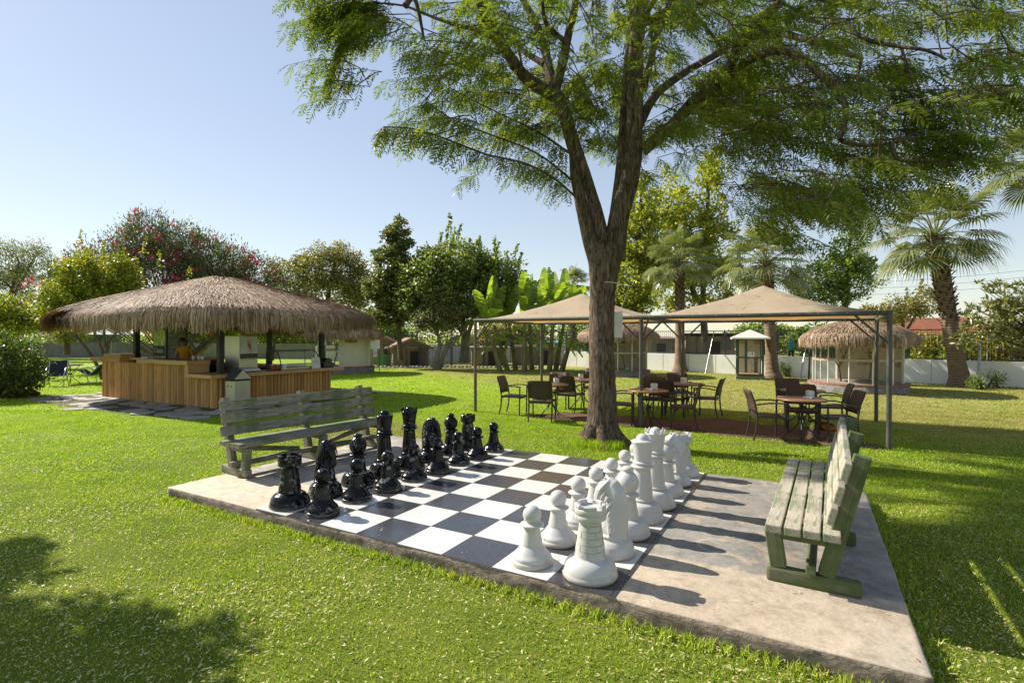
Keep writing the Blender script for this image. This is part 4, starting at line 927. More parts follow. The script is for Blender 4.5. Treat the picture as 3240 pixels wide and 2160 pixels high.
# ---- things on and in the kiosk
def K3(x, y, z=0): return Vector((KN.x + KX.x * x + KY.x * y, KN.y + KX.y * x + KY.y * y, z))
KR = math.atan2(KX.y, KX.x)
fr = empty('drinks_fridge', K3(-3.66, .98, .02), KR, 'glass door drinks fridge with lime green leafy side panel in the kiosk', 'fridge')
M_lime, nt, b = newmat('lime_leaf_print'); vo = N(nt, 'ShaderNodeTexVoronoi', Scale=5.5, Randomness=1.0); nt.links.new(coords(nt, (1, 1, .6)), vo.inputs['Vector'])
nt.links.new(ramp(nt, vo.outputs['Distance'], [(.05, (.42, .55, .10)), (.35, (.25, .42, .05)), (.6, (.62, .70, .35)), (.8, (.10, .22, .03))]), b.inputs['Base Color']); b.inputs['Roughness'].default_value = .35
mb = MB(); mb.box((0, .29, 1.05), (.70, .04, 2.06)); mb.box((-.33, 0, 1.05), (.04, .60, 2.06)); mb.box((0, 0, .20), (.70, .60, .36)); mb.box((0, 0, 2.06), (.70, .60, .10)); mb.build('cabinet', M_black, fr)
mb = MB(); mb.box((0, -.305, 1.42), (.62, .012, 1.10)); mb.build('poster', M_lime, fr)
mb = MB(); mb.box((0, -.313, 1.36), (.60, .006, .30)); sgn = mb.build('sign_panel', pm('dark_green_sign', (.012, .03, .012), None, 5, rough=.4), fr)
def text(s_, size, mat, parent, loc, rot, ext=.003, name='lettering'):
    cu = bpy.data.curves.new(name, 'FONT'); cu.body = s_; cu.size = size; cu.extrude = ext; cu.align_x = 'CENTER'; cu.align_y = 'CENTER'
    o = link(name, cu); dg = bpy.context.evaluated_depsgraph_get(); me = bpy.data.meshes.new_from_object(o.evaluated_get(dg)); bpy.data.objects.remove(o)
    me.materials.clear(); me.materials.append(mat); o = link(name, me, parent); o.location = loc; o.rotation_euler = rot; return o
text('Cappy.', .185, M_white, sgn, (0, -.3185, 1.37), (PI/2, 0, 0))
mb = MB()
for a in ((.345, -.28, .40, .345, -.28, 2.0), (.345, .28, .40, .345, .28, 2.0)): mb.bar(a[:3], a[3:], .03, .04)
for z in (.40, 2.0): mb.bar((.345, -.27, z), (.345, .27, z), .04, .04)
mb.build('door_frame', M_black, fr); mb = MB(); mb.box((.35, 0, 1.2), (.008, .52, 1.56)); mb.build('door_glass', M_glass, fr)
for z in (.75, 1.1, 1.45, 1.8):
    mb = MB(); mb.box((0, 0, z), (.60, .54, .012)); mb.build('shelf', M_inox, fr)
ic = empty('ice_cream_machine', K3(-.32, 1.03, .853), KR, 'steel soft ice cream machine with a cone picture on its front', 'ice cream machine')
mb = MB(); mb.box((-.08, 0, .54), (.62, .54, .86), bev=.01); mb.box((-.06, 0, .055), (.66, .56, .10), bev=.01); mb.build('body', M_inox, ic)
mb = MB(); mb.box((.236, 0, .72), (.012, .50, .46)); pos_ = mb.build('poster', pm('pale_poster', (.55, .54, .54), (.40, .40, .42), 5, rough=.3), ic)
mb = MB(); mb.tube([(.245, .06, .56), (.245, .0, .74)], [.006, .05], 10); mb.build('cone_picture', pm('wafer_print', (.50, .16, .05), (.40, .08, .04), 20, rough=.4), pos_)
mb = MB(); mb.ell((.245, -.005, .79), (.012, .05, .06), 10); mb.build('ice_cream_picture', pm('cream_print', (.50, .36, .18), None, 9, rough=.4), pos_)
mb = MB(); mb.box((.25, 0, .43), (.05, .50, .12), bev=.006); mb.build('control_panel', M_black, ic)
for y in (-.17, -.06, .05, .16):
    mb = MB(); mb.tube([(.262, y, .372), (.262, y, .33)], .014, 8); mb.build('nozzle', M_inox, ic)
mb = MB(); mb.box((.30, 0, .06), (.16, .50, .05), bev=.008); mb.build('drip_tray', M_white, ic)
dc = empty('display_case', K3(-.20, 2.55, .853), KR, 'curved glass display case on the right kiosk counter', 'display case')
prof = [(-.30, .02), (-.30, .52), (.05, .56), (.20, .48), (.30, .25), (.32, .02)]
mb = MB(); L_ = 1.35
for y in (-L_/2, L_/2):
    for i in range(len(prof) - 1): mb.bar((prof[i][0], y, prof[i][1]), (prof[i+1][0], y, prof[i+1][1]), .02, .02, ext=.005)
mb.bar((-.30, -L_/2, .52), (-.30, L_/2, .52), .025, .025); mb.bar((.05, -L_/2, .56), (.05, L_/2, .56), .02, .02); mb.build('frame', M_black, dc)
mb = MB(); n = len(prof)
for i in range(1, n - 1): mb.add([(prof[i][0], -L_/2, prof[i][1]), (prof[i+1][0], -L_/2, prof[i+1][1]), (prof[i+1][0], L_/2, prof[i+1][1]), (prof[i][0], L_/2, prof[i][1])], [(0, 1, 2, 3)])
mb.build('curved_glass', M_glass, dc); mb = MB(); mb.box((0, 0, .03), (.62, L_, .05), bev=.006); mb.build('base', M_inox, dc)
mb = MB(); mb.box((-.02, 0, .13), (.48, L_ - .1, .03)); mb.build('tray', M_white, dc)
rg = empty('cash_register', K3(-.10, 3.62, .853), KR, 'black dome topped cash register at the end of the kiosk counter', 'cash register')
mb = MB(); mb.box((0, 0, .08), (.42, .40, .15), bev=.02); mb.build('body', M_black, rg); mb = MB(); mb.tube([(-.20, 0, .16), (.20, 0, .16)], .13, 14); mb.build('cover', M_black, rg)
sb = empty('counter_sign', K3(.12, 3.08, .853), KR + .05, 'small white price notice standing on the kiosk counter', 'sign'); mb = MB(); mb.box((.02, 0, .165), (.012, .33, .33), ry=-.12); pn_ = mb.build('panel', M_white, sb)
mb = MB(); mb.box((-.05, 0, .03), (.10, .30, .05), bev=.004); mb.build('foot', M_white, sb)
mb = MB()
for i, wd in enumerate((.05, .16, .20, .18, .10, .06)): mb.box((.032 - .012 * (.25 - i * .04) / .25, -.0 , .27 - i * .042), (.004, wd, .009), ry=-.12)
mb.build('printed_lines', M_black, pn_)
for y, lab in ((1.62, 'red sauce bottle beside the ice cream machine'), (1.78, 'second red sauce bottle, on the side of the display case')):
    t = empty('sauce_bottle', K3(.08, y, .853), 0, lab, 'bottle', 'sauce bottles on the kiosk counter'); mb = MB(); mb.lathe([(0, 0), (.035, 0), (.037, .01), (.037, .11), (.03, .14), (.014, .15), (.0, .15)], 14); mb.build('body', M_red, t)
    mb = MB(); mb.lathe([(.016, .148), (.016, .17), (.006, .20), (0, .20)], 10); mb.build('cap', M_white, t)
nb = empty('napkin_dispenser', K3(.06, 2.02, .853), KR, 'small black and white napkin dispenser on the kiosk counter', 'napkin dispenser'); mb = MB(); mb.box((-.05, 0, .09), (.10, .12, .17), bev=.006); mb.build('case', M_black, nb); mb = MB(); mb.box((.02, 0, .09), (.035, .12, .17), bev=.004); mb.build('face', M_white, nb)
for i, (x, lab) in enumerate(((-1.35, 'crumpled white cup stack on the upper bar'), (-1.10, 'white coffee cup beside the crumpled cups on the upper bar'), (-.95, 'white cup nearest the bar end'))):
    mb = MB(); mb.lathe([(0, 0), (.035, 0), (.045, .10), (.043, .10), (.033, .008), (0, .008)], 14); o = mb.build('paper_cup', M_white); o.location = K3(x, .30, 1.181); tag(o, lab, 'cup', 'cups on the upper kiosk bar')
# the barman
make_person(K3(-2.54, .80, 0.02), PI + .12, 'barman in a mustard yellow polo shirt looking down behind the counter', [M_skin2, cloth('yellow_polo', (.52, .25, .02)), cloth('dark_trousers', (.02, .02, .025)), M_black], dict(lean=.10, head=.055, legs=((.02, 0, 0), (.0, 0, 0)), arms=(((-.26, .10, 1.14), (-.13, .33, 1.09)), ((.26, .10, 1.14), (.12, .34, 1.10)))), 1.74)
# waste bin
wb = empty('waste_bin', K3(.42, .36, 0), KR, 'steel waste bin with a gabled lid in front of the kiosk', 'bin')
M_bin = pm('pale_steel_panel', (.50, .49, .45), (.42, .40, .36), 7, rough=.35, metal=.55)
mb = MB(); mb.box((0, 0, .36), (.38, .42, .66), bev=.006); mb.box((0, 0, .02), (.34, .38, .04)); mb.build('body', M_bin, wb)
mb = MB()
hw, hd_ = .215, .235
mb.add([(-hw, -hd_, .74), (hw, -hd_, .74), (hw, hd_, .74), (-hw, hd_, .74), (-hw, 0, .97), (hw, 0, .97)], [(0, 1, 5, 4), (2, 3, 4, 5), (1, 2, 5), (3, 0, 4), (3, 2, 1, 0)]); mb.build('gabled_lid', M_bin, wb)
mb = MB()
for s_ in (-1, 1): mb.add([(-hw - .006, s_*(hd_ + .01), .742), (hw + .006, s_*(hd_ + .01), .742), (hw + .006, 0, .984), (-hw - .006, 0, .984)], [(0, 1, 2, 3)])
mb.build('lid_cover', pm('dark_lid', (.05, .05, .048), (.09, .085, .08), 9, rough=.5), wb); mb = MB(); mb.box((0, 0, .715), (.385, .425, .035)); mb.build('slot_band', M_dark, wb)
mb = MB()
for x in (-.07, .07): mb.box((x, -.2125, .56), (.05, .006, .03))
mb.build('slot', M_dark, wb)
# flagstones
M_flag, nt, b = newmat('flagstone'); co = nt.nodes.new('ShaderNodeNewGeometry').outputs['Position']; f = island(nt); n1 = noise(nt, co, 5, 5, .65)
c = ramp(nt, f, [(0, (.26, .245, .22)), (.5, (.36, .33, .29)), (1, (.44, .385, .31))]); nt.links.new(mixc(nt, 1.0, c, ramp(nt, n1, [(.3, .7), (.7, 1.15)]), 'MULTIPLY'), b.inputs['Base Color']); b.inputs['Roughness'].default_value = .8; bump(nt, b, n1, .4, .02)
M_joint = pm('paving_joint', (.10, .085, .05), (.08, .10, .03), 5, rough=.95, bmp=.6, bscale=40)
st = MB(); n = 0
cell = .62
for i in range(-12, 4):
    for j in range(-4, 11):
        x = i * cell + random.uniform(-.12, .12) + (j % 2) * .3; y = j * cell + random.uniform(-.12, .12); p = K3(x, y)
        a, d = x, y
        if not (bool(paving_inside(np.array(p.x), np.array(p.y)))) or (-KL < a < -.05 and .05 < d < KD): continue
        m_ = random.randint(5, 7); ph = random.random() * 6; poly = []
        for k in range(m_):
            an = ph + 2 * PI * k / m_ + random.uniform(-.15, .15); r = cell * .52 * random.uniform(.85, 1.1); q = K3(x + r * math.cos(an), y + r * .95 * math.sin(an)); poly.append((q.x, q.y))
        zt = .016 + random.uniform(0, .012); st.prism(poly, -.02, zt)
tag(st.build('stone_paving', M_flag), kind='structure')
mb = MB(); poly = []
for k in range(90):
    t_ = 2 * PI * k / 90; x, y = rounded(np.array(t_), 3.95, 3.4, 6.0); wob = .12 * math.sin(t_ * 9) + .07 * math.sin(t_ * 17 + 1); q = K3(-2.68 + float(x) * (1 + wob * .2), 1.83 + float(y) * (1 + wob * .2)); poly.append((q.x, q.y))
mb.prism(poly, -.02, .006); tag(mb.build('paving_bed', M_joint), kind='structure')
# ================================================================ vegetation
def unit(a): return a / (np.linalg.norm(a, axis=-1, keepdims=True) + 1e-9)
def leaves(pos, d, L, W, fold=.25, pref=None):
    """folded diamond leaves: pos (n,3) base, d (n,3) direction, L,W arrays"""
    n = len(pos); rnd = unit(rng.normal(0, 1, (n, 3))) if pref is None else unit(pref + rng.normal(0, .42, (n, 3))); s_ = unit(np.cross(d, rnd)); u = np.cross(s_, d)
    L = np.broadcast_to(L, n)[:, None]; W = np.broadcast_to(W, n)[:, None]
    m = pos + d * L * .45
    P = np.stack([pos, m + s_ * W * .5 + u * W * fold, pos + d * L, m - s_ * W * .5 + u * W * fold], 1).reshape(-1, 3)
    return P, np.arange(n * 4).reshape(-1, 4)
def in_blobs(blobs, n, shell=.5):
    vol = np.array([b_[3] * b_[4] * b_[5] for b_ in blobs]) ** .75; k = rng.choice(len(blobs), n, p=vol / vol.sum()); Bb = np.array(blobs)[k]
    d = unit(rng.normal(0, 1, (n, 3))); r = shell + (1 - shell) * rng.random(n) ** .6
    return Bb[:, :3] + d * r[:, None] * Bb[:, 3:6], d
M_bark = pm('grey_brown_bark', (.16, .12, .085), (.065, .048, .035), 6, stretch=(1, 1, .18), rough=.9, bmp=1.0, bscale=16, bdist=.04)
M_bark2 = pm('pale_bark', (.27, .235, .19), (.13, .11, .085), 7, stretch=(1, 1, .25), rough=.9, bmp=.8, bscale=18, bdist=.03)
def tree(name, label, cat, base, limbs, blobs, ncl, per, spread, L, W, leafm, group=None, bark=M_bark, shell=.5, up=.2, nbranch=26, spikes=None, extra=None):
    """limbs: list of (pts, radii) relative to base; blobs: ellipsoids relative to base"""
    t = empty(name, base, 0, label, cat, group)
    tr_ = MB()
    for pts, rr in limbs: tr_.tube(pts, rr, 9)
    cc, d = in_blobs(blobs, ncl, shell)
    top = np.array([p for pts, rr in limbs for p in pts[1:]])
    for i in range(min(nbranch, ncl)):
        c = cc[i]; j = np.argmin(((top - c) ** 2).sum(1) + 1e3 * (top[:, 2] > c[2] + .2)); a = Vector(top[j]); b_ = Vector(c); m_ = (a + b_) / 2 + Vector((0, 0, .12 * (b_ - a).length))
        if (b_ - a).length > .25: tr_.tube([a, m_, b_], [.035 + .006 * (b_-a).length, .022, .008], 5)
    tr_.build('trunk', bark, t)
    n = ncl * per; ci = np.repeat(np.arange(ncl), per); ou = unit(rng.normal(0, 1, (n, 3))); off = ou * (rng.random(n) ** .45)[:, None] * np.array(spread) * 1.55 * (.6 + .7 * rng.random(ncl))[ci][:, None]
    pos = cc[ci] + off; dd = unit(d[ci] * .3 + ou * .5 + rng.normal(0, .6, (n, 3)) + np.array([0, 0, up - .25]))
    P, Fq = leaves(pos, dd, L * (.6 + .8 * rng.random(n)), W * (.7 + .6 * rng.random(n)), .25, ou * .75 + d[ci] * .35 + np.array([0, 0, .55]))
    if spikes:                                        # upright leafy shoots
        sp = []; 
        for (x, y, z, h, lean_x) in spikes:
            m_ = int(h * 75); tt = rng.random(m_); p = np.stack([x + lean_x * tt * h, np.full(m_, y), z + tt * h], 1) + rng.normal(0, .05, (m_, 3)) * (1.25 - tt)[:, None]; sp.append(p)
            trs = None
        sp = np.concatenate(sp); dd2 = unit(rng.normal(0, .7, (len(sp), 3)) + np.array([0, 0, .5])); P2, F2 = leaves(sp, dd2, L * (.5 + .6 * rng.random(len(sp))), W * (.6 + .5 * rng.random(len(sp)))); Fq = np.concatenate([Fq, F2 + len(P)]); P = np.concatenate([P, P2])
    np_mesh('crown', P, Fq, leafm, t)
    return t
LM_dark = leafmat('dark_green_leaf', [(0, (0.055, 0.094, 0.021)), (.5, (0.103, 0.168, 0.033)), (.85, (0.185, 0.251, 0.044)), (1, (0.270, 0.313, 0.053))], .42, .42, .4)
LM_mid = leafmat('mid_green_leaf', [(0, (0.079, 0.126, 0.024)), (.5, (0.146, 0.222, 0.036)), (.85, (0.250, 0.319, 0.049)), (1, (0.384, 0.386, 0.066))], .42, .42, .4)
LM_olive = leafmat('olive_leaf', [(0, (0.113, 0.121, 0.039)), (.5, (0.208, 0.201, 0.062)), (.85, (0.320, 0.274, 0.090)), (1, (0.434, 0.322, 0.110))], .32, .5, .35)
LM_yell = leafmat('yellow_green_leaf', [(0, (.09, .125, .016)), (.5, (.19, .225, .022)), (.85, (.33, .31, .03)), (1, (.48, .38, .04))], .42, .42, .4)
LM_grey = leafmat('grey_green_leaf', [(0, (0.094, 0.113, 0.048)), (.5, (0.179, 0.193, 0.076)), (.9, (0.282, 0.266, 0.110)), (1, (0.377, 0.322, 0.152))], .3, .5, .35)
LM_ole = leafmat('oleander_leaf', [(0, (.05, .072, .03)), (.5, (.10, .13, .055)), (.88, (.17, .19, .09)), (1, (.30, .25, .11))], .28, .42, .45)
LM_pink = leafmat('pink_blossom', [(0, (.42, .015, .09)), (.6, (.60, .035, .15)), (1, (.72, .12, .28))], .3, .6, .2, tcol=1.0)
LM_lil = leafmat('lilac_blossom', [(0, (.45, .18, .36)), (1, (.65, .35, .5))], .3, .6, .2, tcol=1.0)
LM_lant = leafmat('lantana_leaf', [(0, (0.042, 0.072, 0.016)), (.5, (0.085, 0.132, 0.025)), (.9, (0.160, 0.209, 0.041)), (1, (0.264, 0.274, 0.055))], .3, .45, .35)
def shrub(name, label, base, blobs, ncl, per, spread, L, W, lm, cat='shrub', flower=None, nf=0, shell=.6, stems=8, group=None, fl=.05, up=.3, bark=M_bark):
    t = empty(name, base, 0, label, cat, group); mb = MB(); cc, d = in_blobs(blobs, ncl, shell)
    for i in range(stems):
        c = Vector(cc[i]); a = Vector((random.uniform(-.3, .3), random.uniform(-.2, .2), 0)); mb.tube([a, a.lerp(c, .5) + Vector((0, 0, .1)), c], [.035, .025, .01], 6)
    mb.build('stem', bark, t)
    n = ncl * per; ci = np.repeat(np.arange(ncl), per); off = rng.normal(0, 1, (n, 3)) * np.array(spread); pos = cc[ci] + off
    pos[:, 2] = np.maximum(pos[:, 2], .03)
    dd = unit(d[ci] * .7 + rng.normal(0, .55, (n, 3)) + np.array([0, 0, up])); P, Fq = leaves(pos, dd, L * (.6 + .8 * rng.random(n)), W * (.7 + .6 * rng.random(n)), .25, unit(off) * .5 + d[ci] * .6 + np.array([0, 0, .4])); np_mesh('foliage', P, Fq, lm, t)
    if flower:
        f, fd = in_blobs(blobs, nf, .99); k = f[:, 2] > .1; f = f[k] + rng.normal(0, .06, (k.sum(), 3)); fd = fd[k]
        pos = np.repeat(f, 9, 0) + rng.normal(0, fl, (len(f) * 9, 3)); dd = unit(np.repeat(fd, 9, 0) + rng.normal(0, .6, (len(pos), 3))); P, Fq = leaves(pos, dd, fl * 1.1 * (.7 + .5 * rng.random(len(pos))), fl * .9); np_mesh('blossom', P, Fq, flower, t)
    return t
# ---------------------------------------------------------------- the big feathery tree
M_bigbark, nt, b = newmat('furrowed_bark'); co = coords(nt, (1, 1, .16)); n1 = noise(nt, co, 27, 7, .72, 1.0); n2 = noise(nt, coords(nt), 2.2, 4, .6)
c = ramp(nt, n1, [(.37, (.030, .022, .017)), (.48, (.12, .09, .066)), (.62, (.27, .215, .165))]); c = mixc(nt, 1.0, c, ramp(nt, n2, [(.3, (.72, .70, .68)), (.7, (1.15, 1.1, 1.05))]), 'MULTIPLY')
nt.links.new(c, b.inputs['Base Color']); b.inputs['Roughness'].default_value = .92; b.inputs['Specular IOR Level'].default_value = .15; bump(nt, b, n1, 1.0, .05)
TY = TREE0.y
bt = empty('feathery_shade_tree', TREE0, 0, 'big shade tree with furrowed forked trunk and feathery leaves beside the chessboard', 'tree')
def rel(p): return Vector(p) - TREE0
def Z7(x, y, Y): return rel(AT(900 + x/1.568, y/1.568, Y))
def Z8(x, y, Y): return rel(AT(1900 + x/1.7425, y/1.7425, Y))
def subdiv(pts, rr, k=4):
    out = []; ro = []
    n = len(pts)
    for i in range(n - 1):
        p0, p1, p2, p3 = pts[max(i-1, 0)], pts[i], pts[i+1], pts[min(i+2, n-1)]
        for j in range(k):
            t = j / k; out.append(.5 * ((2*p1) + (-p0+p2)*t + (2*p0-5*p1+4*p2-p3)*t*t + (-p0+3*p1-3*p2+p3)*t**3)); ro.append(rr[i] + (rr[i+1] - rr[i]) * t)
    out.append(pts[-1]); ro.append(rr[-1]); return out, ro
def rough_tube(mb, pts, rr, n=16, amp=.08, seed=0):
    pts, rr = subdiv(pts, rr, 6); vs0 = len(mb.v); mb.tube(pts, rr, n)
    P = [Vector(p) for p in pts]
    for i in range(len(pts)):
        for k in range(n):
            v = Vector(mb.v[vs0 + i*n + k]); c_ = P[i]; a = 2*PI*k/n
            f = 1 + amp * (math.sin(a*3 + seed + i*.13) * .5 + math.sin(a*5 + seed*2 + i*.21) * .35 + math.sin(a*8 + i*.5 + seed) * .25) + amp*.5*random.uniform(-1, 1)
            mb.v[vs0 + i*n + k] = tuple(c_ + (v - c_) * f)
tk = MB(); m1 = F / TY
def w(px): return px / m1 / 2
def T(x, y, dY=0.0): return rel(V(x, y, TY + dY))
rough_tube(tk, [T(1386, 1040), T(1386, 1012), T(1384, 960), T(1383, 880), T(1381, 800), T(1382, 720), T(1385, 650), T(1389, 590), T(1392, 560)], [w(165), w(124), w(94), w(83), w(78), w(77), w(84), w(106), w(96)], 22, .085, 1)
for a, (rx, L_) in zip((-.6, .5, 2.6, 3.7, 4.6, 1.5), ((.1, .62), (.09, .5), (.1, .52), (.1, .5), (.09, .55), (.08, .5))):  # root flare
    rough_tube(tk, [Vector((.05*math.cos(a), .05*math.sin(a), .55)), Vector((.24*math.cos(a), .24*math.sin(a), .18)), Vector((L_*math.cos(a), L_*math.sin(a), -.06))], [.12, .12, .05], 10, .08, a)
limbs = []
def limb(pts, px0, px1, n=12, amp=.06):
    k = len(pts); rr = [w(px0 + (px1 - px0) * i / (k - 1)) for i in range(k)]; rough_tube(tk, pts, rr, n, amp, random.random() * 6); limbs.append((pts, rr))
limb([Z7(1590, 1270, TY), Z7(1548, 1080, TY+.05), Z7(1500, 920, TY+.1), Z7(1440, 740, TY+.05), Z7(1380, 540, TY), Z7(1335, 455, TY)], 52, 40, 14)
limb([Z7(1555, 1330, TY-.02), Z7(1510, 1170, TY-.06), Z7(1470, 1000, TY-.06), Z7(1440, 850, TY-.02), Z7(1430, 700, TY+.05)], 50, 24)
limb([Z7(1345, 480, TY), Z7(1200, 385, TY-.3), Z7(1110, 270, TY-.55), Z7(1030, 150, TY-.8), Z7(980, 50, TY-1), Z7(930, -90, TY-1.2)], 40, 20)
limb([Z7(1060, 200, TY-.7), Z7(950, 150, TY-.8), Z7(800, 110, TY-.6), Z7(600, 30, TY-.3)], 16, 6)
limb([Z7(1340, 470, TY), Z7(1310, 340, TY+.35), Z7(1290, 240, TY+.6), Z7(1245, 110, TY+.8), Z7(1200, 30, TY+.9), Z7(1140, -90, TY+1)], 36, 20)
limb([Z7(1290, 320, TY+.4), Z7(1180, 250, TY+.8), Z7(1090, 160, TY+1.2), Z7(960, 20, TY+1.6)], 22, 10)
limb([Z7(1345, 450, TY), Z7(1385, 290, TY-.2), Z7(1405, 190, TY-.3), Z7(1440, 40, TY-.5), Z7(1450, -90, TY-.6)], 32, 18)
limb([Z7(1395, 210, TY-.3), Z7(1300, 120, TY-.5), Z7(1280, 10, TY-.7)], 16, 10)
limb([Z7(1640, 1290, TY), Z7(1660, 1080, TY), Z7(1720, 850, TY+.05), Z7(1735, 600, TY+.1), Z7(1742, 300, TY+.1), Z7(1755, 130, TY+.1), Z7(1770, -60, TY+.1)], 68, 38, 14)
limb([Z7(1640, 1060, TY+.1), Z7(1672, 780, TY+.2), Z7(1690, 500, TY+.25), Z7(1715, 200, TY+.2), Z7(1760, -60, TY+.3)], 34, 24)
limb([Z8(235, 830, TY+.05), Z8(400, 690, TY-.15), Z8(510, 565, TY-.35), Z8(640, 470, TY-.5), Z8(705, 395, TY-.6), Z8(760, 260, TY-.7), Z8(840, 150, TY-.8), Z8(1000, 10, TY-1)], 40, 24, 12)
limb([Z8(210, 700, TY+.2), Z8(300, 530, TY+.5), Z8(450, 410, TY+.8), Z8(640, 300, TY+1), Z8(760, 220, TY+1.1), Z8(900, 130, TY+1.2), Z8(1100, 85, TY+1.2), Z8(1440, 0, TY+1.2)], 30, 14)
limb([Z8(740, 400, TY-.65), Z8(830, 325, TY-.9), Z8(950, 285, TY-1.2), Z8(1040, 285, TY-1.4), Z8(1120, 335, TY-1.6), Z8(1205, 405, TY-1.8), Z8(1290, 480, TY-1.9), Z8(1340, 560, TY-2), Z8(1350, 650, TY-2.05), Z8(1318, 770, TY-2.1)], 24, 12)
limb([Z8(1318, 775, TY-2.1), Z8(1450, 802, TY-2.2), Z8(1600, 788, TY-2.3), Z8(1760, 755, TY-2.4)], 11, 5, 8)
limb([Z8(1600, 788, TY-2.3), Z8(1645, 880, TY-2.3), Z8(1780, 884, TY-2.3), Z8(1930, 886, TY-2.3), Z8(2050, 850, TY-2.3)], 9, 4, 8)
limb([Z8(820, 220, TY-.8), Z8(960, 185, TY-1), Z8(1100, 210, TY-1.3), Z8(1250, 262, TY-1.5), Z8(1440, 320, TY-1.8)], 20, 12)
limb([Z8(1440, 320, TY-1.8), Z8(1420, 420, TY-1.9), Z8(1390, 600, TY-2)], 9, 4, 8)
limb([Z8(1480, 225, TY-1.2), Z8(1650, 258, TY-1.5), Z8(1800, 280, TY-1.7), Z8(1910, 330, TY-1.8)], 11, 6, 8)
limb([Z8(1250, 85, TY+.2), Z8(1480, 225, TY-1.2)], 14, 11, 8)
limb([Z8(1660, 265, TY-1.5), Z8(1690, 360, TY-1.6), Z8(1760, 500, TY-1.7), Z8(1800, 640, TY-1.8), Z8(1900, 620, TY-1.8)], 8, 4, 8)
limb([Z8(235, 500, TY+.15), Z8(295, 260, TY+.2), Z8(330, 120, TY+.3), Z8(410, -20, TY+.4)], 24, 16)
limb([Z7(1475, 990, TY-.1), Z7(1440, 972, TY-.1), Z7(1330, 880, TY-.5), Z7(1190, 810, TY-.9), Z7(1000, 765, TY-1.2), Z7(800, 690, TY-1.5), Z7(640, 640, TY-1.7), Z7(490, 630, TY-1.8)], 9, 3, 8)
limb([Z7(1430, 770, TY), Z7(1400, 750, TY-.05), Z7(1250, 650, TY+.3), Z7(1080, 570, TY+.6), Z7(900, 480, TY+.8), Z7(760, 400, TY+1)], 9, 3, 8)
limb([Z7(1460, 930, TY), Z7(1420, 890, TY), Z7(1250, 760, TY-.4), Z7(1000, 660, TY-.7), Z7(830, 590, TY-.8), Z7(700, 500, TY-.9)], 8, 3, 8)
limb([Z7(600, 30, TY-.3), Z7(440, 20, TY-.35), Z7(330, 90, TY-.4), Z7(270, 230, TY-.45), Z7(215, 400, TY-.5)], 6, 2.5, 8)
limb([Z7(450, 20, TY-.35), Z7(280, 20, TY-.4), Z7(150, 60, TY-.5)], 5, 2.5, 8)
SPRAYS = [k for k in range(len(limbs)) if limbs[k][1][0] <= w(9.01) and k >= len(limbs) - 5]
# a few rising limbs above the frame carry the top of the crown
for a in range(11):
    an = a * 2 * PI / 11 + .3; e_ = Vector((3.0*math.cos(an) + (1.2 if math.cos(an) > 0 else 0), 2.6*math.sin(an), 6.9 + random.uniform(-.5, .8))); _c = [p for pts, rr in limbs[:10] for p in pts[-2:] if p.z > 4.2]; st = Vector(min(_c, key=lambda p: (Vector(p) - e_).length)); limb([st, st.lerp(e_, .5) + Vector((0, 0, .4)), e_], 20, 7, 8)
tk.build('trunk', M_bigbark, bt)
LM_feather = leafmat('feathery_leaf', [(0, (0.035, 0.063, 0.007)), (.45, (0.080, 0.117, 0.012)), (.8, (0.152, 0.171, 0.017)), (.95, (0.256, 0.227, 0.024)), (1, (0.384, 0.232, 0.028))], .44, .42, .4, tcol=2.2, big=.55)
# sprays of fronds hung on twigs; regions of the crown given as (centre in the photo at 2352 wide, half sizes, count)
def pip(poly, x, y):
    x = np.asarray(x); y = np.asarray(y); ins = np.zeros(x.shape, bool); j = len(poly) - 1
    for i in range(len(poly)):
        xi, yi = poly[i]; xj, yj = poly[j]; c = ((yi > y) != (yj > y)) & (x < (xj - xi) * (y - yi) / (yj - yi + 1e-9) + xi); ins ^= c; j = i
    return ins
CROWN = [(690, -60), (700, 10), (735, 60), (800, 95), (835, 60), (900, 80), (950, 150), (925, 235), (960, 265), (930, 290), (895, 287), (880, 300), (960, 325), (1040, 360), (1100, 390), (1170, 395), (1250, 425), (1310, 425), (1330, 330), (1420, 330), (1440, 440), (1500, 420), (1520, 300), (1620, 280), (1680, 240), (1700, 200), (1665, 300), (1690, 360), (1680, 420), (1720, 470), (1800, 470), (1850, 500), (1930, 490), (1960, 440), (2010, 440), (2080, 380), (2170, 420), (2250, 330), (2230, 260), (2150, 235), (2140, 200), (2250, 185), (2352, 170), (2560, 120), (2560, -60)]
LEFTSPR = [(700, -40), (720, 70), (760, 130), (745, 205), (780, 205), (820, 150), (830, 100), (850, 40), (840, -40)]
def sample(poly, n):
    xs = [p[0] for p in poly]; ys = [p[1] for p in poly]; out = []
    while len(out) < n:
        x = rng.uniform(min(xs), max(xs), 400); y = rng.uniform(min(ys), max(ys), 400); k = pip(poly, x, y); out += list(zip(x[k], y[k]))
    return np.array(out[:n])
LP = [(p, r) for pts, rr in limbs for p, r in zip(*subdiv(pts, rr, 3))]; LPa = np.array([p[0] for p in LP])
twg = MB(); Ppos = []; Pdir = []; Pside = []; PL = []
def depth_for(x, n):
    base = np.interp(x, [650, 1000, 1400, 1650, 1900, 2352], [TY - .5, TY + .3, TY + 1.7, TY + 1.2, TY - .7, TY - 2.0]); sp_ = np.interp(x, [650, 1000, 1400, 1900, 2352], [.35, 1.3, 1.5, 1.8, 1.5]); return base + sp_ * np.clip(rng.normal(0, .75, n), -1.6, 2.0)
cent = []
RIGHTLOW = [(1660, 290), (1690, 470), (1725, 535), (1845, 555), (1900, 500), (1990, 465), (2080, 415), (2250, 355), (2330, 190), (1750, 170)]
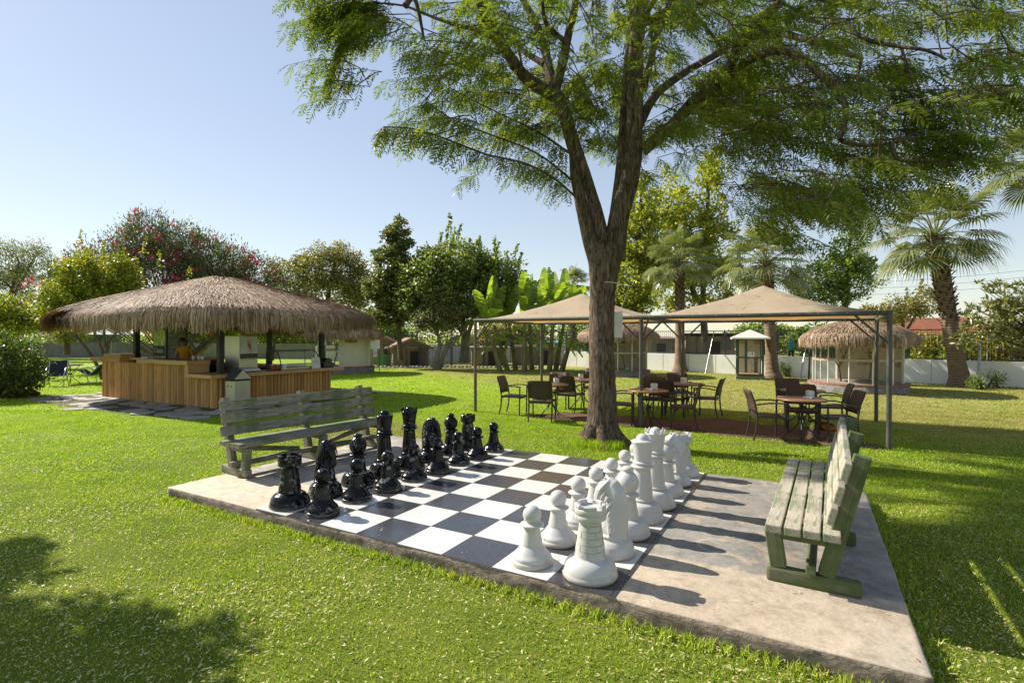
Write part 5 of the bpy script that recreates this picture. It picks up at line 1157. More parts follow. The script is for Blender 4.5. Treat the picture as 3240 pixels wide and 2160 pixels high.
for poly, n in ((CROWN, 430), (LEFTSPR, 50), (RIGHTLOW, 150)):
    xy = sample(poly, n); Yd = depth_for(xy[:, 0], n)
    anc = np.array([rel(V(x, y, Y)) for (x, y), Y in zip(xy[::3], Yd[::3])])
    for i in range(n):
        xa, ya = xy[i]; a_ = anc[rng.integers(len(anc))] + rng.normal(0, .24, 3) * np.array([1, 1.2, .8]) if i % 3 else np.array(rel(V(xa, ya, Yd[i]))); cent.append(a_)
for i in range(330):                                   # the part of the crown above the frame and behind
    d = unit(rng.normal(0, 1, 3)); c = np.array([.7, .2, 6.6]) + d * np.array([4.3, 3.6, 2.0]) * (.4 + .6 * rng.random())
    if c[2] > 5.3: cent.append(c)
cent = np.array(cent)
_dir_from = np.array([0.1, 0, 3.6])
ATT = LPa.copy(); USE = np.zeros(len(ATT))
cent = cent[np.argsort([((LPa - c) ** 2).sum(1).min() for c in cent])]
for c in cent:                                         # each spray grows from the nearest limb or twig that is not crowded yet
    j = np.argmin(((ATT - c) ** 2).sum(1) + USE * .12); USE[j] += 1; a = Vector(ATT[j]); ce = Vector(c); out = (ce - Vector(_dir_from)); out.z *= .35; out.normalize()
    L_ = random.uniform(.55, 1.0); st = ce - out * L_ * .5 + Vector((0, 0, .10)); en = ce + out * L_ * .5 + Vector((random.uniform(-.1, .1), random.uniform(-.1, .1), -.22 * L_)); md = (st + en) / 2 + Vector((0, 0, .07))
    if (st - a).length > .12: twg.tube([a, a.lerp(st, .5) + Vector((random.uniform(-.1, .1), random.uniform(-.1, .1), random.uniform(.0, .14))), st], [.011, .008, .006], 5, cap=False)
    twg.tube([st, md, en], [.006, .0045, .002], 4, cap=False)
    ATT = np.concatenate([ATT, [tuple(st), tuple(md)]]); USE = np.concatenate([USE, [.5, .5]])
    nf = random.randint(9, 14)
    for q in range(nf):
        f = (q + .5) / nf; p = st.lerp(md, f * 2) if f < .5 else md.lerp(en, f * 2 - 1); s_ = 1 if q % 2 else -1
        lat = out.cross(Vector((0, 0, 1))) * s_; d = (out * random.uniform(.3, .7) + lat * random.uniform(.4, .9) + Vector((0, 0, random.uniform(-1.0, -.05)))).normalized()
        Ppos.append(p); Pdir.append(d); PL.append(random.uniform(.17, .30))
for si in SPRAYS:
    pts, rr = subdiv(*limbs[si], 8); pts = [Vector(p) for p in pts]; n_ = len(pts)
    for q in range(int(n_ * .18), n_ * 3):
        f = q / 3; i0 = min(int(f), n_ - 2); p = pts[i0].lerp(pts[i0+1], f - i0)
        if i0 < n_ * .18: continue
        out = (pts[i0+1] - pts[i0]).normalized(); lat = out.cross(Vector((0, 0, 1))).normalized() * (1 if q % 2 else -1)
        d = (out * random.uniform(.25, .6) + lat * random.uniform(.3, .8) + Vector((0, 0, random.uniform(-1.1, -.25)))).normalized(); Ppos.append(p); Pdir.append(d); PL.append(random.uniform(.20, .34))
twg.build('twigs', M_bigbark, bt)
Ppos = np.array(Ppos); Pdir = np.array(Pdir); PL = np.array(PL); nF = len(Ppos)
side = unit(np.cross(Pdir, unit(np.array([0, 0, 1.0]) + rng.normal(0, .35, (nF, 3))))); nrm = np.cross(side, Pdir)
vs = []; fq = []; npair = 8; off = 0
for k in range(npair):
    t_ = (k + .6) / npair; base = Ppos + Pdir * (PL * t_)[:, None] - np.array([0, 0, 1]) * (PL * .42 * t_ * t_)[:, None]; pl = PL * .40 * math.sin(PI * (.18 + .72 * t_)) 
    for s_ in (-1, 1):
        d = unit(Pdir * .55 + side * s_ * .85 - np.array([0, 0, .18]) + rng.normal(0, .12, (nF, 3))); wd = unit(np.cross(d, nrm)) * (.0085 + .004 * rng.random(nF))[:, None]; ln = (pl * (.8 + .4 * rng.random(nF)))[:, None]
        tip = base + d * ln - np.array([0, 0, .25]) * ln * .5; mid = base + d * ln * .5
        vs.append(np.stack([base, mid + wd, tip, mid - wd], 1).reshape(-1, 3)); fq.append(np.arange(nF * 4).reshape(-1, 4) + off); off += nF * 4
np_mesh('crown', np.concatenate(vs), np.concatenate(fq), LM_feather, bt)
# sign board tied behind the trunk
sg = empty('sign_board', rel(V(1392, 745, TY + .42)) + TREE0, .12, 'white board tied behind the big tree trunk with wire', 'sign'); mb = MB(); bw = 78 * 1.3776 / F * (TY + .42); bh = 60 * 1.3776 / F * (TY + .4); mb.box((0, 0, 0), (bw, .02, bh), bev=.004); mb.build('panel', M_white, sg)
mb = MB(); ring = [Vector((w(96) * 1.10 * math.cos(a), w(96) * 1.10 * math.sin(a) - .42, bh * .5 + .42 + .03 * math.sin(a * 2))) for a in np.linspace(0, 2 * PI, 25)]; mb.tube(ring, .006, 5); mb.tube([ring[0], Vector((bw * .42, 0, bh * .5))], .005, 5); mb.tube([ring[12], Vector((-bw * .42, 0, bh * .5))], .005, 5); mb.build('wire', M_cord, sg)
# ---------------------------------------------------------------- fan palms
LM_palm = leafmat('fan_palm_leaf', [(0, (.10, .13, .055)), (.5, (.18, .215, .085)), (.85, (.28, .295, .12)), (1, (.42, .34, .15))], .30, .30, .6)
M_ptrunk, nt, b = newmat('ringed_palm_trunk'); wv = N(nt, 'ShaderNodeTexWave', Scale=5.5, Distortion=2.5, Detail=3.0); wv.bands_direction = 'Z'; co = coords(nt); nt.links.new(co, wv.inputs[0]); nn = noise(nt, co, 7, 5, .7)
c = ramp(nt, wv.outputs['Fac'], [(.1, (.13, .085, .055)), (.5, (.30, .20, .135)), (1, (.38, .27, .185))]); nt.links.new(mixc(nt, 1.0, c, ramp(nt, nn, [(.3, .7), (.7, 1.15)]), 'MULTIPLY'), b.inputs['Base Color']); b.inputs['Roughness'].default_value = .9; bump(nt, b, wv.outputs['Fac'], .8, .03)
M_pboot = pm('palm_leaf_bases', (.12, .085, .055), (.05, .035, .025), 9, stretch=(1, 1, .4), rough=.95, bmp=.9, bscale=20, bdist=.04, isl=.3)
M_petiole = pm('palm_petiole', (.22, .23, .07), (.16, .15, .05), 8, rough=.5)
def fan_palm(base, top, rb, rt, boot_from, nleaf, fr, label, rlen):
    t = empty('fan_palm', base, 0, label, 'palm', 'fan palms along the white wall'); h = Vector(top) - Vector(base)
    pts = [h * f for f in (0, .02, .07, .18, .4, .7, 1)]; mb = MB(); rough_tube(mb, pts, [rb * 1.08, rb, rb * .74, rb * .64, rb * .58, rt, rt * .9], 16, .03, 2)
    mb.build('trunk', M_ptrunk, t)
    mb = MB(); nb = int((1 - boot_from) * h.length * 42)
    for i in range(nb):
        f = boot_from + (1 - boot_from) * i / nb; a = i * 2.4; c_ = h * f; r = rb * .6 + (rt - rb * .6) * max(0, (f - .4) / .6); o = Vector((math.cos(a), math.sin(a), 0))
        mb.bar(c_ + o * r * .8, c_ + o * (r + random.uniform(.05, .13)) + Vector((0, 0, random.uniform(.10, .22))), random.uniform(.05, .10), .03, 0, up=o)
    mb.build('leaf_bases', M_pboot, t)
    V_ = []; Q = []; off = 0; st = MB(); apex = np.array(h)
    for i in range(nleaf):
        a = i * 2.39996 + random.uniform(-.2, .2); el = math.radians(86 - 122 * (i / nleaf) ** .85 + random.uniform(-9, 9)); pl = rlen * random.uniform(.85, 1.1)
        d = np.array([math.cos(a) * math.cos(el), math.sin(a) * math.cos(el), math.sin(el)]); hub = apex + d * pl - np.array([0, 0, .18 * pl * math.cos(el)])
        st.tube([Vector(apex + d * .08), Vector(apex + d * pl * .55), Vector(hub)], [.028, .02, .012], 5, cap=False)
        d2 = unit(d - np.array([0, 0, .35])); sd = unit(np.cross(d2, np.array([0, 0, 1.0]))); up_ = np.cross(sd, d2); ns = 38; R_ = fr * random.uniform(.85, 1.1); lowd = max(0, -math.sin(el))
        for k in range(ns):
            an = math.radians(-125 + 250 * k / (ns - 1)); dr = d2 * math.cos(an) + sd * math.sin(an); ln = R_ * (1 - .30 * (abs(an) / 2.18) ** 2) * random.uniform(.92, 1.05); drp = -np.array([0, 0, 1.0])
            ww = unit(np.cross(dr, up_)) * R_ * .036; lift = up_ * R_ * .022 * (1 if k % 2 else -1); p1 = hub + dr * ln * .56 + lift + up_ * .04 * R_; p2 = hub + dr * ln * .80 + drp * ln * random.uniform(.02, .09); p3 = hub + dr * ln * random.uniform(.92, 1.02) + drp * ln * random.uniform(.14, .42)
            V_ += [hub, p1 + ww, p1 - ww, p2 + ww * .42, p2 - ww * .42, p3]; Q += [[off+1, off+3, off+4, off+2]]; off += 6
    V_ = np.array(V_); Q = np.array(Q); b0 = np.arange(len(V_) // 6) * 6; T3 = np.concatenate([np.stack([b0, b0+1, b0+2], 1), np.stack([b0+3, b0+5, b0+4], 1)])
    st.build('petioles', M_petiole, t); np_mesh('crown', V_, [Q, T3], LM_palm, t); return t
def palm_at(bx, by, tx, ty, rpx_base, rpx_top, lpx, boot, nl, label, rpet=.36):
    b_ = G(bx, by); top = AT(tx, ty, b_.y); s_ = b_.y / F; return fan_palm(b_, top, rpx_base * s_, rpx_top * s_, boot, nl, lpx * s_ * .44, label, lpx * s_ * .54)
palm_at(2152, 1176, 2150, 828, 24, 14, 138, .5, 36, 'fan palm in front of the white wall, just left of the small bird cage')
palm_at(2446, 1196, 2422, 832, 27, 18, 172, .45, 36, 'fan palm standing behind the small white roofed bird cage')
palm_at(3040, 1222, 2958, 748, 37, 24, 212, .42, 34, 'tall thick based fan palm leaning at the right end of the white wall')
palm_at(1812, 1150, 1815, 905, 13, 9, 82, .3, 24, 'small fan palm showing only its crown behind the banana clump')
p4 = G(3420, 1235); fan_palm(p4, AT(3292, 505, p4.y), .42, .25, .5, 34, .95, 'tallest fan palm, only its fronds reaching into the right edge of the picture', 1.2)
# ---------------------------------------------------------------- bananas
LM_ban = leafmat('banana_leaf', [(0, (.12, .18, .03)), (.5, (.185, .26, .035)), (.9, (.25, .32, .045)), (1, (.30, .30, .06))], .48, .35, .5, tcol=1.9)
M_bstem = pm('banana_stem', (.22, .20, .07), (.12, .085, .035), 6, stretch=(1, 1, .3), rough=.55, lo=.4, hi=.6)
gb = G(1690, 1176)
bn = 0
BAN = [(-108, 4, -.20, 3.6), (-84, 0, -.20, 3.9), (-58, -3, -.1, 4.2), (-30, 2, .0, 4.7), (-6, -4, -.03, 4.9), (22, 1, .04, 4.3), (48, 0, .05, 4.8), (70, -2, .12, 4.2), (92, 3, .22, 3.6)]
for i, (dx, dy, ln_, hh) in enumerate(BAN):
    b_ = G(1690 + dx, 1176 + dy); b_.y += random.uniform(-.2, .9); t = empty('banana_plant', b_, 0, '', 'banana plant', 'clump of banana plants behind the left gazebo bay')
    t['label'] = ['leaning banana stem at the outer left of the clump', 'second banana plant in from the gazebo side of the clump, bending left', 'banana plant left of the clump centre with broad low leaf', 'tall banana plant near the clump centre, left of the gazebo post', 'tallest upright banana plant at the clump centre', 'banana plant just right of the clump centre', 'upright banana plant behind the rear gazebo post', 'banana plant right of the rear gazebo post, bending right', 'outermost banana plant on the tree trunk side of the clump'][i]
    top = Vector((ln_ * hh * .9, 0, hh * .62)); mb = MB(); rough_tube(mb, [Vector((0, 0, -.03)), top * .4 + Vector((-ln_ * .1, 0, 0)), top], [.16, .12, .07], 10, .06, i); mb.build('stem', M_bstem, t)
    V_ = []; Q = []; off = 0; nl = 10
    for k in range(nl):
        low = k >= 6; a = k * 2.4 + i * 1.3 if low else (PI / 2 if k % 2 else -PI / 2) + random.uniform(-1.0, 1.0)
        el = math.radians((84, 76, 70, 62, 52, 38)[k] + random.uniform(-6, 6)) if not low else math.radians(random.uniform(5, 40)); L_ = random.uniform(2.0, 2.7) * (1.0 if not low else .55); W_ = L_ * random.uniform(.11, .135)
        d = Vector((math.cos(a) * math.cos(el), math.sin(a) * math.cos(el), math.sin(el))); st_ = top if not low else top * random.uniform(.45, .8); base = st_ + d * (.30 if not low else .2)
        sd = d.cross(Vector((0, 0, 1))).normalized(); tw = random.uniform(-.5, .5); sd = (sd * math.cos(tw) + d.cross(sd) * math.sin(tw)); up_ = sd.cross(d); ns = 18; dr = .75 * math.cos(el) * L_
        mb2 = []
        for q in range(ns + 1):
            f = q / ns; mb2.append((base + d * L_ * f - Vector((0, 0, dr * f ** 2.2)), W_ * (math.sin(PI * min(1, f * .90 + .08)) ** .5)))
        for q in range(ns):
            (c0, w0), (c1, w1) = mb2[q], mb2[q+1]
            for s_ in (-1, 1):
                sag = up_ * (.28 * w0); tear = random.uniform(.1, .3) if random.random() < .22 else 0; hang = Vector((0, 0, -random.uniform(.0, .06))) if tear else Vector()
                V_ += [c0, c0 + sd * s_ * w0 + sag + (c1 - c0) * tear + hang, c1 + sd * s_ * w1 + sag - (c1 - c0) * tear * .6 + hang, c1]; Q.append([off, off+1, off+2, off+3]); off += 4
    o = np_mesh('leaf_crown', np.array([tuple(v) for v in V_]), np.array(Q), LM_ban, t)
# ---------------------------------------------------------------- background trees
def treeY(name, label, cx, Y, px_blobs, limbs_px, ncl, per, spr, L, W, lm, bark=M_bark, shell=.45, group=None, spikes=None, up=.2, nbranch=26):
    """blobs and limbs given by photo pixels at distance Y (depth radius = mean of the others)"""
    base = AT(cx, 1066, Y); base.z = 0; s_ = Y / F
    bl = []
    for (x, y, rx, ry, *dz) in px_blobs:
        p = AT(x, y, Y) - base; dy = dz[0] if dz else 0; bl.append((p.x, p.y + dy, p.z, rx * s_, (rx + ry) / 2 * s_, ry * s_))
    lm_ = []
    for pts, r0, r1 in limbs_px:
        q = [AT(x, y, Y) - base for x, y in pts]; n = len(q)
        if q[0].z < .35: q[0].z = -.05
        lm_.append(subdiv(q, [(r0 + (r1 - r0) * i / (n - 1)) * s_ for i in range(n)], 3))
    sp = None
    if spikes: sp = [((AT(x, y, Y) - base).x, random.uniform(-.8, .8), (AT(x, y, Y) - base).z, h * s_, lean) for x, y, h, lean in spikes]
    return tree(name, label, 'tree', base, lm_, bl, ncl, per, spr, L, W, lm, group, bark, shell, up, nbranch, sp)
GB = 'background trees round the lawn'
# poplars with yellowing tops
LM_pop = leafmat('poplar_leaf', [(0, (.12, .155, .03)), (.5, (.24, .27, .04)), (.85, (.40, .39, .05)), (1, (.55, .46, .06))], .48, .42, .4)
treeY('poplar_tree', 'tall poplar with yellow green top behind the left fan palm', 2235, 37, [(2255, 530, 36, 75), (2238, 620, 58, 90), (2205, 720, 88, 95), (2165, 820, 110, 100), (2130, 920, 110, 80), (2270, 780, 70, 100), (2120, 640, 70, 100), (2100, 760, 90, 110), (2290, 900, 70, 90)], [([(2230, 1080), (2225, 850), (2252, 480)], 12, 3), ([(2228, 1000), (2150, 800)], 7, 3), ([(2200, 950), (2120, 660)], 7, 3)], 560, 40, (.30, .30, .26), .19, .16, LM_pop, up=.4, group=GB, shell=.35)
treeY('poplar_tree', 'paler poplar close behind the big tree trunk and the gazebo peak', 2010, 34, [(2030, 640, 45, 100), (2015, 760, 65, 110), (2000, 890, 75, 100), (1985, 970, 65, 60), (2060, 850, 50, 80)], [([(2010, 1075), (2012, 850), (2030, 600)], 12, 3)], 330, 40, (.30, .30, .26), .19, .16, LM_pop, up=.4, group=GB, shell=.35)
treeY('broadleaf_tree', 'dark green broad tree between the two right hand palms', 2680, 33, [(2690, 790, 60, 70), (2650, 860, 90, 60), (2710, 880, 60, 70), (2620, 940, 80, 40), (2580, 900, 70, 70)], [([(2670, 1085), (2675, 950), (2690, 760)], 14, 4), ([(2675, 960), (2620, 880)], 8, 3)], 210, 44, (.30, .30, .18), .19, .10, LM_mid, group=GB)
treeY('broadleaf_tree', 'sparse pale tree behind the red roofed house', 2850, 40, [(2850, 975, 55, 35), (2920, 955, 45, 40), (2790, 1000, 60, 30)], [([(2860, 1085), (2855, 990)], 7, 3), ([(2860, 1060), (2920, 960)], 5, 2)], 110, 42, (.30, .30, .3), .20, .13, LM_olive, group=GB, spikes=[(2925, 925, 40, .1), (2855, 950, 36, 0), (2895, 940, 30, .1), (2945, 950, 40, 0)])
# mulberry with upright shoots
LM_mul = leafmat('mulberry_leaf', [(0, (.095, .13, .04)), (.5, (.165, .215, .058)), (.85, (.26, .30, .08)), (1, (.40, .39, .12))], .42, .36, .5)
_sp = [(1375 + 17 * i + random.uniform(-8, 8), 800 + random.uniform(-20, 25) + abs(i - 4) * 9, random.uniform(60, 125), random.uniform(-.1, .35)) for i in range(16)]
treeY('mulberry_tree', 'large round mulberry with upright shoots left of the banana clump', 1466, 30, [(1440, 850, 130, 80), (1370, 890, 100, 90), (1560, 880, 95, 80), (1480, 940, 150, 75), (1310, 950, 55, 60), (1600, 930, 50, 50)], [([(1464, 1147), (1470, 1060), (1455, 960), (1440, 860)], 13, 5), ([(1478, 1147), (1484, 1050), (1530, 930)], 9, 4), ([(1466, 1060), (1390, 940)], 7, 3)], 700, 42, (.33, .33, .24), .19, .12, LM_mul, bark=M_bark2, group=GB, spikes=_sp, nbranch=40)
LM_mag = leafmat('magnolia_leaf', [(0, (.06, .08, .022)), (.5, (.11, .135, .032)), (.85, (.19, .20, .045)), (1, (.30, .27, .07))], .32, .38, .5)
treeY('magnolia_tree', 'dark narrow tree with a thin leaning trunk at the animal pen', 1267, 31, [(1262, 745, 42, 55), (1245, 830, 65, 70), (1225, 910, 70, 60), (1275, 940, 75, 70), (1230, 990, 75, 40)], [([(1268, 1139), (1262, 1050), (1258, 930), (1260, 740)], 9, 3), ([(1262, 1020), (1215, 960)], 4, 2)], 300, 44, (.22, .22, .13), .21, .13, LM_mag, group=GB, shell=.35)
treeY('olive_tree', 'small grey leaved tree with a twisted many stemmed trunk on the lawn', 1386, 29, [(1390, 1005, 85, 50), (1430, 985, 70, 55), (1345, 1010, 50, 35), (1400, 950, 60, 40)], [([(1376, 1170), (1383, 1130), (1392, 1085), (1375, 1030)], 10, 4), ([(1386, 1165), (1405, 1120), (1420, 1085), (1450, 1060)], 9, 3), ([(1390, 1150), (1412, 1110), (1440, 1080), (1475, 1040)], 6, 2.5)], 260, 44, (.22, .22, .17), .13, .075, LM_grey, bark=M_bark2, group=GB)
treeY('broadleaf_tree', 'hazy olive tree rising behind the kiosk roof ridge', 1040, 41, [(1030, 850, 95, 70), (1090, 830, 70, 60), (960, 870, 70, 50), (1130, 900, 50, 60), (1050, 930, 130, 60), (900, 865, 50, 45)], [([(1040, 1090), (1035, 960), (1060, 830)], 11, 4)], 430, 42, (.40, .40, .30), .21, .11, LM_olive, group=GB)
# far left
treeY('eucalyptus_tree', 'grey green drooping eucalyptus at the far left edge', 60, 46, [(20, 830, 60, 70), (100, 805, 45, 45), (10, 910, 70, 60), (80, 870, 40, 30), (-60, 880, 60, 80)], [([(20, 1090), (30, 960), (60, 830)], 9, 3), ([(30, 960), (100, 830)], 5, 2)], 230, 44, (.5, .5, .40), .26, .07, LM_grey, group=GB, up=-.4)
treeY('broadleaf_tree', 'yellow green bushy tree at the left picture edge behind the hedge', 60, 30, [(40, 985, 60, 45), (100, 1010, 60, 40), (20, 1030, 50, 35), (-40, 1000, 60, 50)], [([(60, 1125), (62, 1060), (70, 1000)], 6, 3)], 190, 44, (.28, .28, .2), .15, .09, LM_yell, group=GB)
treeY('crepe_myrtle_tree', 'yellow green shrubby tree with a thin bent trunk beside the kiosk', 300, 22, [(270, 875, 70, 65), (345, 870, 75, 60), (210, 925, 70, 55), (320, 935, 90, 60), (400, 880, 40, 60), (160, 960, 45, 40), (230, 1000, 90, 40)], [([(325, 1215), (310, 1160), (268, 1095), (235, 1050), (225, 960)], 6, 3), ([(330, 1130), (312, 1080), (300, 1040), (330, 950)], 6, 2.5), ([(335, 1130), (345, 1080), (375, 1040), (400, 960)], 5, 2), ([(332, 1100), (330, 1040), (345, 900)], 5, 2)], 420, 40, (.20, .20, .20), .11, .075, LM_yell, group=GB, spikes=[(245, 830, 60, .05), (300, 810, 70, .1), (340, 815, 50, 0), (395, 830, 45, .15), (420, 800, 60, .2), (525, 850, 55, .0), (570, 880, 40, .3)])
ob = AT(560, 1066, 27); ob.z = 0; s_ = 27 / F
OB = []
for (x, y, rx, ry) in ((480, 760, 75, 85), (420, 800, 90, 90), (560, 790, 95, 80), (350, 860, 100, 90), (640, 830, 95, 80), (250, 890, 90, 80), (500, 880, 150, 90), (720, 850, 90, 75), (800, 880, 80, 60), (650, 930, 160, 90), (180, 930, 70, 70), (860, 920, 50, 45)):
    p = AT(x, y, 27) - ob; OB.append((p.x, p.y + random.uniform(-.5, .5), p.z, rx * s_, rx * s_ * .8, ry * s_))
shrub('oleander_shrub', 'huge pink flowering oleander hedge rising behind the kiosk', ob, OB, 1500, 30, (.20, .20, .26), .20, .045, LM_ole, 'shrub', LM_pink, 330, .55, 40, up=.8, fl=.12)
hb = G(28, 1258); shrub('lantana_bush', 'rounded lantana bush dotted with tiny lilac flowers at the left edge', hb, [(-.6, .0, .95, 1.3, 1.2, .95), (-.1, -.1, .80, 1.0, .95, .75), (-1.4, .2, 1.0, 1.2, 1.2, 1.0), (-.1, 0, .52, .95, .9, .42)], 620, 40, (.12, .12, .12), .075, .05, LM_lant, 'shrub', LM_lil, 170, .72, 18, fl=.028)
# loquat on the right
lq = G(3330, 1236); lq.y -= 1.6
t = empty('loquat_tree', lq, 0, 'loquat tree with rosettes of long leathery leaves at the right edge by the palm', 'tree'); s_ = lq.y / F
LM_loq = leafmat('loquat_leaf', [(0, (0.094, 0.109, 0.041)), (.5, (0.170, 0.185, 0.062)), (.8, (0.264, 0.258, 0.083)), (1, (0.415, 0.370, 0.110))], .25, .35, .45)
bl = []
for (x, y, rx, ry) in ((3190, 940, 70, 55), (3120, 1010, 75, 50), (3230, 1000, 90, 80), (3060, 1050, 45, 35), (3150, 1075, 80, 40), (3300, 960, 80, 80), (3290, 1060, 80, 50), (3130, 900, 40, 25), (3030, 1085, 30, 20)):
    p = AT(x, y, lq.y) - lq; bl.append((p.x, p.y, p.z, rx * s_, (rx + ry) * .5 * s_, ry * s_))
cc, d = in_blobs(bl, 300, .35); mb = MB(); mb.tube([Vector((0, 0, -.05)), Vector((-.1, 0, .8)), Vector((-.3, 0, 1.5))], [.12, .10, .07], 10)
for i in range(300):
    if i % 5 == 0:
        c_ = Vector(cc[i]); a = Vector((-.15, 0, 1.0)); mb.tube([a, a.lerp(c_, .5) + Vector((0, 0, -.1)), c_], [.04, .022, .008], 5)
mb.build('trunk', M_bark, t); n = 300 * 13; ci = np.repeat(np.arange(300), 13); ax = unit(d[ci] * .6 + np.array([0, 0, .8])); dd = unit(ax * .45 + unit(rng.normal(0, 1, (n, 3))) * .9); P, Fq = leaves(cc[ci] + rng.normal(0, .03, (n, 3)), dd, .19 * (.7 + .6 * rng.random(n)), .058, .15); np_mesh('crown', P, Fq, LM_loq, t)
# small weeds at the foot of the wall
for i, (x, y, r) in enumerate(((2478, 1192, .42), (3090, 1232, .30), (3150, 1228, .36))):
    shrub('wall_weed', ['leafy weed at the foot of the palm behind the bird cage', 'low weed beside the leaning pole at the right wall', 'straggly tall weed against the right part of the white wall'][i], G(x, y), [(0, 0, r * .8, r * .8, r * .6, r * .9)], 40, 9, (.06, .06, .08), .09, .035, LM_mid, 'weed', None, 0, .3, 6)
# a tree outside the frame on the left throws the long shadow over the near lawn
ot = Vector((-9.45, 6.75, 0)); tree('shade_tree', 'leafy tree out beyond the left picture edge that shades the near lawn', 'tree', ot, [([Vector((0, 0, -.1)), Vector((0, 0, 1.6)), Vector((.2, 0, 3.4)), Vector((.1, 0, 5.2))], [.22, .16, .12, .05]), ([Vector((.1, 0, 2.4)), Vector((1.0, -.9, 4.2))], [.07, .03]), ([Vector((.1, 0, 2.6)), Vector((-.9, .5, 4.2))], [.1, .04])], [(0, .2, 4.6, .35, .4, .3), (1.5, -.9, 4.4, 1.2, .26, .2), (.5, -.75, 4.45, .7, .33, .25), (1.7, -1.5, 4.5, 1.0, .4, .25), (-2.4, 1.0, 5.4, .6, .6, .4)], 190, 40, (.16, .16, .12), .16, .09, LM_mid, nbranch=30)
# ================================================================ wall, fences, aviaries and what lies beyond
M_wall, nt, b = newmat('whitewashed_wall'); co = coords(nt); n1 = noise(nt, co, 1.4, 6, .7); n2 = noise(nt, coords(nt, (1, 1, .25)), 5, 6, .7, .5)
c = ramp(nt, n1, [(.3, (.78, .77, .735)), (.6, (.88, .87, .84))]); c = mixc(nt, ramp(nt, n2, [(.57, 0), (.72, .6)]), c, (.30, .27, .22))
nt.links.new(c, b.inputs['Base Color']); b.inputs['Roughness'].default_value = .85; bump(nt, b, n1, .35, .02)
W0 = G(1795, 1158); W1 = G(2250, 1180); W2 = G(3240, 1227)
WX = (W2 - W1).normalized(); WY = Vector((-WX.y, WX.x, 0)); WA = W1 - WX * 9.2; WL = 9.2 + (W2 - W1).length + 6; WH = .93
wl = empty('garden_wall', WA, math.atan2(WX.y, WX.x), 'low whitewashed garden wall carrying the mesh fence', 'wall')
mb = MB(); mb.box((WL/2, .12, WH/2 - .1), (WL, .22, WH + .2), bev=.012); mb.build('wall_body', M_wall, wl)
mb = MB(); x = .9
while x < WL: mb.box((x, .008, WH/2), (.018, .006, WH - .02)); x += 1.42
mb.build('joint_line', pm('wall_joint', (.36, .32, .27), (.45, .41, .36), 6, rough=.9), wl)
M_fence = pm('dark_grey_fence_paint', (.055, .06, .065), (.085, .085, .085), 8, rough=.55)
M_fgreen = pm('green_fence_paint', (.10, .22, .16), (.08, .16, .12), 8, rough=.55)
def fence(loc, rz, L, z0, z1, panel, label, m, wire=.010, gx=.115, gz=.115, par=None):
    t = empty('mesh_fence', loc, rz, label, 'fence'); x = 0.0; i = 0
    while x < L - .05:
        x1 = min(x + panel, L)
        mb = MB(); mb.box((x + .02, 0, (z0 + z1)/2), (.06, .06, z1 - z0 + .04)); mb.build('post', m, t)
        mb = MB(); a, e_ = x + .09, x1 - .06
        for z in (z0 + .06, z1 - .03): mb.box(((a + e_)/2, 0, z), (e_ - a, .035, .04))
        for xx in (a, e_): mb.box((xx, 0, (z0 + z1)/2 + .015), (.035, .035, z1 - z0 - .1))
        k = int((e_ - a) / gx)
        for j in range(1, k): mb.box((a + (e_ - a) * j / k, .0, (z0 + z1)/2), (wire, wire, z1 - z0 - .1))
        k = int((z1 - z0) / gz)
        for j in range(1, k): mb.box(((a + e_)/2, .012, z0 + .06 + (z1 - z0 - .09) * j / k), (e_ - a, wire, wire))
        mb.build('mesh_panel', m, t); x = x1; i += 1
    return t
fence(WA + WY * .12, math.atan2(WX.y, WX.x), WL, WH, WH + 1.22, 2.45, 'grey steel mesh fence standing on top of the white wall', M_fence)
# leaning poles
def pole(a, b_, r, m, label, name='support_pole'):
    mb = MB(); mb.tube([Vector(a), Vector(b_)], r, 8); o = mb.build(name, m); return tag(o, label, 'pole')
p0 = G(2231, 1183); pole(p0 + Vector((0, 0, -.03)), AT(2259, 1049, p0.y + .8), .025, M_inox, 'thin pale pole leaning against the white wall by the left palm')
p0 = G(2531, 1203); pole(p0 + Vector((0, 0, -.03)), AT(2559, 1043, p0.y + .7), .03, M_inox, 'grey pole leaning on the fence beside the thatched aviary')
p0 = G(2559, 1202); pole(p0 + Vector((0, 0, -.03)), AT(2562, 1100, p0.y), .035, M_blackpost, 'short dark post in front of the wall next to the leaning grey pole')
p0 = G(3095, 1227); pole(p0 + Vector((0, 0, -.03)), AT(3100, 1085, p0.y + .25), .04, M_inox, 'pale pipe standing against the right part of the white wall')
